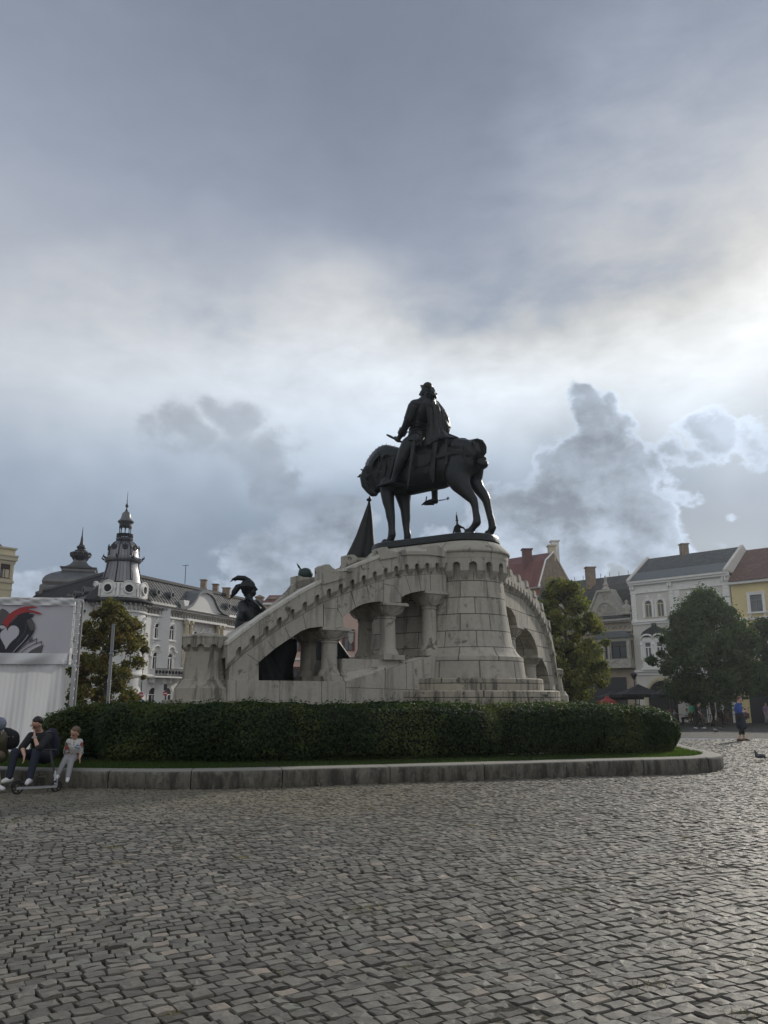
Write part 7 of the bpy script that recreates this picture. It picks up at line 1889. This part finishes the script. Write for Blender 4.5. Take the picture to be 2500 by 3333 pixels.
def stand(x, y, rz, h=1.72, pose='stand', lean=0.0):
    s = h/1.75
    J = dict(head=(0, -.02, 1.63), neck=(0, .01, 1.47), chest=(0, .01, 1.27), pelvis=(0, .0, .95), sL=(.18, .01, 1.41), eL=(.23, .04, 1.12), wL=(.23, -.05, .87), hL=(.22, -.08, .78), sR=(-.18, .01, 1.41), eR=(-.23, .04, 1.12), wR=(-.23, -.05, .87), hR=(-.22, -.08, .78),
             pL=(.09, 0, .92), kL=(.10, -.02, .50), aL=(.11, .03, .09), tL=(.13, -.13, .035), pR=(-.09, 0, .92), kR=(-.10, -.02, .50), aR=(-.11, .03, .09), tR=(-.13, -.13, .035))
    if pose == 'phone': J.update(eL=(.22, -.02, 1.12), wL=(.08, -.26, 1.18), hL=(.03, -.33, 1.22), eR=(-.22, -.02, 1.12), wR=(-.10, -.25, 1.16), hR=(-.04, -.32, 1.2), head=(0, -.06, 1.62), aL=(.12, -.12, .09), tL=(.14, -.28, .035), kL=(.11, -.10, .5), aR=(-.12, .12, .09), tR=(-.13, -.03, .035))
    if pose == 'walk': J.update(kL=(.09, -.14, .5), aL=(.09, -.22, .10), tL=(.10, -.38, .05), kR=(-.09, .05, .5), aR=(-.10, .26, .12), tR=(-.11, .13, .035), eL=(.24, .12, 1.15), wL=(.24, .10, .90), hL=(.23, .06, .82), eR=(-.24, -.08, 1.13), wR=(-.22, -.24, .97), hR=(-.2, -.3, .92), head=(0, -.10, 1.61), neck=(0, -.04, 1.46), chest=(0, -.02, 1.26))
    if pose == 'tray': J.update(eL=(.22, -.02, 1.14), wL=(.16, -.24, 1.12), hL=(.13, -.33, 1.12))
    if pose == 'sit': J.update({k: (v[0], v[1], v[2]-.47) for k, v in J.items()}); J.update(kL=(.12, -.42, .50), aL=(.12, -.40, .09), tL=(.13, -.56, .035), kR=(-.12, -.42, .50), aR=(-.12, -.36, .09), tR=(-.13, -.52, .035), pL=(.09, -.05, .50), pR=(-.09, -.05, .50), eL=(.25, -.06, .68), wL=(.16, -.3, .72), hL=(.1, -.38, .73), eR=(-.25, -.06, .68), wR=(-.16, -.28, .72), hR=(-.1, -.36, .73))
    Mx = Matrix.Translation((x, y, gz(x, y))) @ Matrix.Rotation(rz, 4, 'Z') @ Matrix.Scale(s, 4)
    return {k: Mx @ Vector(v) for k, v in J.items()}, s, (sin(rz), -cos(rz), 0)
def person(label, x, y, rz, h, pose, skin, top, legs, shoes, hair, vox=.03, **k):
    J, s, f = stand(x, y, rz, h, pose); return figure(label, J, skin, top, legs, shoes, hair, vox, s, k.pop('sleeve', .6), face=f, hands=k.pop('hands', False), **k)
Yw = 32.4
person('woman in royal blue T-shirt and dark skirt standing and looking at her phone', at(2404, 2300, Yw).x, Yw, radians(78), 1.68, 'phone', SK, 'blue', 'black', 'brown', 'red', .016, trou=.55, skirt='navy', hands=True)
def phone():
    J, s, f = stand(at(2404, 2300, Yw).x, Yw, radians(78), 1.68, 'phone'); c = (J['hL']+J['hR'])/2
    t = empty('phone', tuple(c), label='dark phone held up in the hands of the woman in blue', cat='phone'); m = MB(); m.T = Matrix.Translation(c+Vector((.02, 0, .03))) @ Matrix.Rotation(radians(78), 4, 'Z') @ Matrix.Rotation(.6, 4, 'X'); m.box(-.036, .036, -.004, .004, -.05, .09); m.build('case', M['iron'], t); m2 = MB(); m2.T = m.T; m2.box(-.032, .032, .0045, .0055, -.045, .085); m2.build('screen', M['glass'], t)
phone()
def yfeet(v):
    d = 50.0
    for _ in range(30): d = (1.6-gz(0, d))*2650/(v-2272)
    return d
Y = yfeet(2366); person('person in black walking with white sleeves and white shoes near the hedge end', at(2270, 2300, Y).x, Y, radians(60), 1.58, 'walk', SK, 'black', 'black', M['sole'], 'dark', .024, sleeve=.45, tp=None)
Y = yfeet(2353); person('waiter in white shirt and long black apron standing by the cafe tables', at(2350, 2300, Y).x, Y, radians(70), 1.78, 'tray', SK, 'white', 'black', 'black', 'grey', .028, skirt='black')
Y = yfeet(2351); person('person in green top and dark trousers standing among the cafe tables', at(2251, 2300, Y).x, Y, radians(-30), 1.66, 'stand', SK2, 'green', 'black', 'black', 'dark', .028)
Y = 66; person('person in lilac top standing under the tree at the right edge', at(2492, 2300, Y).x, Y, radians(10), 1.65, 'stand', SK, 'lilac', 'grey', 'black', 'sandy', .028)
person('fair-haired child whose head just shows above the left part of the hedge', at(316, 2300, 27).x, 27, radians(160), 1.36, 'stand', SK, 'beige', 'navy', 'white', 'blond', .022)

# cafe: tables, wicker chairs, guests, parasols
M['wicker'] = plain('wicker', (.20, .12, .06), .8, 0, .4, 30)
def make_chair(x, y, rz, label):
    g = gz(x, y); t = empty('wicker_chair', (x, y, g), rz, label, 'chair', 'wicker chairs of the cafe')
    Mx = Matrix.Translation((x, y, g)) @ Matrix.Rotation(rz, 4, 'Z')
    m = MB(); m.T = Mx; m.box(-.23, .23, -.24, .22, .42, .47); m.build('seat', M['wicker'], t)
    m = MB(); m.T = Mx
    m.grid([[(sin(a)*.27, .0+cos(a)*.27, z) for a in np.linspace(-1.7, 1.7, 12)] for z in (.48, .62, .72, .84)]); o = m.build('backrest', M['wicker'], t, True); md = o.modifiers.new('t', 'SOLIDIFY'); md.thickness = .03
    for sx in (-.2, .2):
        for sy in (-.2, .18): m = MB(); m.T = Mx; m.tube([(sx, sy, .42), (sx*1.1, sy*1.1, 0)], .018, 6); m.build('leg', M['wicker'], t)
def make_table(x, y, label):
    g = gz(x, y); t = empty('cafe_table', (x, y, g), 0, label, 'table', 'small round cafe tables')
    m = MB(); m.lathe([(.36, .72), (.37, .735), (.36, .75)], (x, y, g), 20); m.build('tabletop', M['iron'], t)
    m = MB(); m.lathe([(.2, 0), (.2, .03), (.03, .05), (.03, .72)], (x, y, g), 12); m.build('pedestal', M['iron'], t)
spots = [(2130, 64.5, 'white', 'dark', 'near the wooden parasol mast'), (2165, 66.0, 'red', 'sandy', 'between the mast and the person in green'), (2205, 65.5, 'brown', 'dark', 'just left of the person in green'), (2310, 65.0, 'navy', 'dark', 'between the walker and the waiter'), (2395, 67.5, 'beige', 'sandy', 'hidden partly behind the woman in blue')]
for i, (u, Yc, cl, hr_, where) in enumerate(spots):
    x = at(u, 2300, Yc).x
    make_table(x, Yc, 'small dark round cafe table '+where)
    for k, (dx, rz) in enumerate(((-.75, radians(90)), (.75, radians(-90)))):
        side = ('left', 'right')[k]
        make_chair(x+dx, Yc+.1, rz, f'wicker armchair {side} of the table '+where)
        if (i+k) % 3 != 1:
            cc = cl if k == 0 else ('black', 'grey', 'white', 'olive', 'lilac')[i]
            person(f'seated cafe guest in {cc}, '+where, x+dx, Yc+.1, rz, 1.66, 'sit', SK2 if k else SK, cc, 'navy' if k else 'grey', 'black', hr_ if k == 0 else 'dark', .034)
def parasol(u, Yp, half, mat, label, mast='iron', h=2.45, peak=.6):
    x = at(u, 2300, Yp).x; g = gz(x, Yp); t = empty('parasol', (x, Yp, g), 0, label, 'parasol', 'cafe parasols')
    m = MB(); m.tube([(x, Yp, g), (x, Yp, g+h+peak)], .04, 8); m.build('mast', M[mast], t)
    m = MB(); n = 6; rows = []
    for i in range(5):
        f = i/4; row = []
        for k in range(32):
            a = 2*pi*k/32+pi/4; q = 1/max(abs(cos(a)), abs(sin(a))); row.append((x+cos(a)*q*half*f, Yp+sin(a)*q*half*f, g+h+peak*(1-f)**1.25-.05*sin(f*pi)-.06*abs(sin(2*a))*0))
        rows.append(row)
    rows.append([(p[0], p[1], p[2]-.20) for p in rows[-1]]); m.grid(rows, close=True); o = m.build('canopy', mat, t, False)
    for k in range(4): a = pi/4+k*pi/2; m = MB(); m.tube([(x, Yp, g+h-.25), (x+cos(a)*half*1.38, Yp+sin(a)*half*1.38, g+h+.02)], .018, 5); m.build('rib', M['iron'], t)
M['black_canvas'] = plain('black_canvas', (.012, .013, .015), .8, 0, .3, 3); M['red_canvas'] = plain('red_canvas', (.26, .03, .03), .8); M['wood'] = plain('wooden_mast', (.24, .15, .08), .7)
parasol(2082, 63, 1.75, M['black_canvas'], 'black square parasol in front of the archway', h=2.25, peak=.75)
parasol(2012, 66, 1.6, M['black_canvas'], 'black square parasol just right of the yellow-green tree', h=2.1)
parasol(2182, 62, 1.7, M['black_canvas'], 'black square parasol on a pale wooden mast, left of the large tree', 'wood', 2.2)
parasol(2262, 64, 1.6, M['black_canvas'], 'black square parasol under the left side of the large tree', h=2.15)
parasol(2345, 66, 1.6, M['black_canvas'], 'black square parasol deep under the large tree', h=2.1)
parasol(1978, 62, .6, M['red_canvas'], 'red parasol beside the trunk of the yellow-green tree', h=1.72, peak=.42)
def menu_board(u, Yb, w, h, label):
    x = at(u, 2300, Yb).x; g = gz(x, Yb); t = empty('cafe_screen', (x, Yb, g), 0, label, 'screen', 'canvas wind screens of the cafe'); m = MB(); m.box(x-w/2, x+w/2, Yb-.01, Yb+.01, g+.25, g+h); m.build('panel', M['greybeige'], t)
    for s in (-1, 1): m = MB(); m.tube([(x+s*w/2, Yb, g), (x+s*w/2, Yb, g+h+.05)], .03, 6); m.build('post', M['iron'], t)
menu_board(2232, 69, 1.3, 2.0, 'pale canvas wind screen left of the person in green'); menu_board(2318, 70, .7, 1.9, 'narrow pale canvas wind screen left of the waiter'); menu_board(1921, 58, 1.3, 1.4, 'low pale canvas wind screen behind the yellow-green tree trunk')

# pigeons
def pigeon(u, v, rz, label, s=1.0, peck=False, Y=None):
    Y = Y or yfeet(v); x = at(u, v, Y).x; g = gz(x, Y); Mx = Matrix.Translation((x, Y, g)) @ Matrix.Rotation(rz, 4, 'Z') @ Matrix.Scale(s, 4); q = lambda *p: Mx @ Vector(p)
    t = empty('pigeon', (x, Y, g), rz, label, 'pigeon', 'pigeons on the paving')
    hd = (-.15, 0, .10) if peck else (-.13, 0, .25)
    blob('body', [([q(-.08, 0, .14), q(.0, 0, .13), q(.08, 0, .115)], [.062*s, .068*s, .045*s]), ([q(-.09, 0, .16), q(*hd)], [.04*s, .026*s]), ([q(.08, 0, .115), q(.19, 0, .085)], [.035*s, .016*s])], PIG, .009, t, 2)
    m = MB(); m.tube([q(hd[0]-.02, 0, hd[2]), q(hd[0]-.05, 0, hd[2]-.012)], [.008*s, .002], 5); m.build('beak', M['iron'], t)
    for sg in (-1, 1):
        m = MB(); m.ell(q(.03, sg*.055, .135), .10*s, .018*s, .045*s, 10, 6, Matrix.Rotation(rz, 3, 'Z')); m.build('wing', PIG2, t, True)
        m = MB(); m.tube([q(.0, sg*.025, .09), q(.0, sg*.025, .0)], .005, 5); m.tube([q(-.03, sg*.025, .005), q(.015, sg*.025, .005)], .004, 4); m.build('leg', plain('pigeon_leg', (.25, .07, .06), .6) if 'pgl' not in M else M['pgl'], t)
PIG = plain('pigeon_grey', (.09, .095, .11), .6, 0, .3, 25); PIG2 = plain('pigeon_wing', (.06, .065, .075), .6, 0, .5, 30); M['pgl'] = plain('pigeon_leg', (.25, .07, .06), .6)
pigeon(2474, 2463, radians(12), 'dark pigeon standing alone on the setts near the right edge', 1.0)
pigeon(2328, 2380, radians(10), 'pigeon standing in front of the cafe, left one of a close pair'); pigeon(2341, 2372, radians(170), 'pigeon pecking in front of the cafe, right one of a close pair', peck=True)
pigeon(2412, 2381, radians(20), 'pigeon half hidden behind the feet of the woman in blue')
pigeon(2455, 2345, radians(60), 'distant pigeon on the far paving right of the woman in blue')
# dry weeds and straw caught in the joints
def weeds():
    rs = np.random.default_rng(21); C = []
    for _ in range(70):
        y = rs.uniform(4.6, 13); x = rs.uniform(-.48, .48)*y; n = int(rs.integers(15, 70)); sp = rs.uniform(.03, .13)
        C.append(np.stack([x+rs.normal(0, sp, n), y+rs.normal(0, sp, n), np.full(n, -.008)], 1))
    C = np.concatenate(C); n = len(C); a = rs.uniform(0, 2*pi, n); d = np.stack([np.cos(a), np.sin(a), 0*a], 1)*.0025; l = rs.normal(0, .018, (n, 3)); l[:, 2] = rs.uniform(.012, .035, n)
    V = np.stack([C-d, C+d, C+l], 1).reshape(-1, 3)
    o = fast_mesh('joint_weeds', V, np.arange(n*3).reshape(n, 3), leaf_mat('dry_weeds', (.16, .13, .06), (.10, .10, .035), (.22, .18, .09), .3)); o['kind'] = 'stuff'; o['label'] = 'dry straw-coloured weeds growing in the joints between the setts'
weeds()
# bits of litter
def litter(u, v, label, sx=.05):
    p = at(u, v, 1); k = CAM_H/(CAM_H-p.z); x, y = p.x*k, k; t = MB(); rr = random.Random(int(u)); t.grid([[Vector((x+i*sx+rr.uniform(-.01, .01), y+j*sx*.7, .012+rr.uniform(0, .012))) for i in range(3)] for j in range(3)]); o = t.build('paper_scrap', CL['white']); link_tag(o, label, 'litter')
litter(1540, 2512, 'small white paper scrap on the setts below the kerb'); litter(2418, 2783, 'white crumpled scrap on the setts at the right', .02)

# thin scattering volume added to stand in for veiling lens glare
def glare_veil():
    mb = MB(); mb.box(-75, 75, -12, 135, -3.5, 27)
    m = bpy.data.materials.new('glare_air'); m.use_nodes = True; t = m.node_tree; t.nodes.clear()
    v = node(t, 'ShaderNodeVolumePrincipled', Color=(.86, .93, 1.0, 1), Density=GLARE_D, Anisotropy=0.75); o = node(t, 'ShaderNodeOutputMaterial'); t.links.new(v.outputs[0], o.inputs['Volume'])
    h = mb.build('glare_veil', m); h['kind'] = 'stuff'; h['label'] = 'thin pale volume added over the square for the veiling sun glare'
GLARE_D = 0.0003
glare_veil()
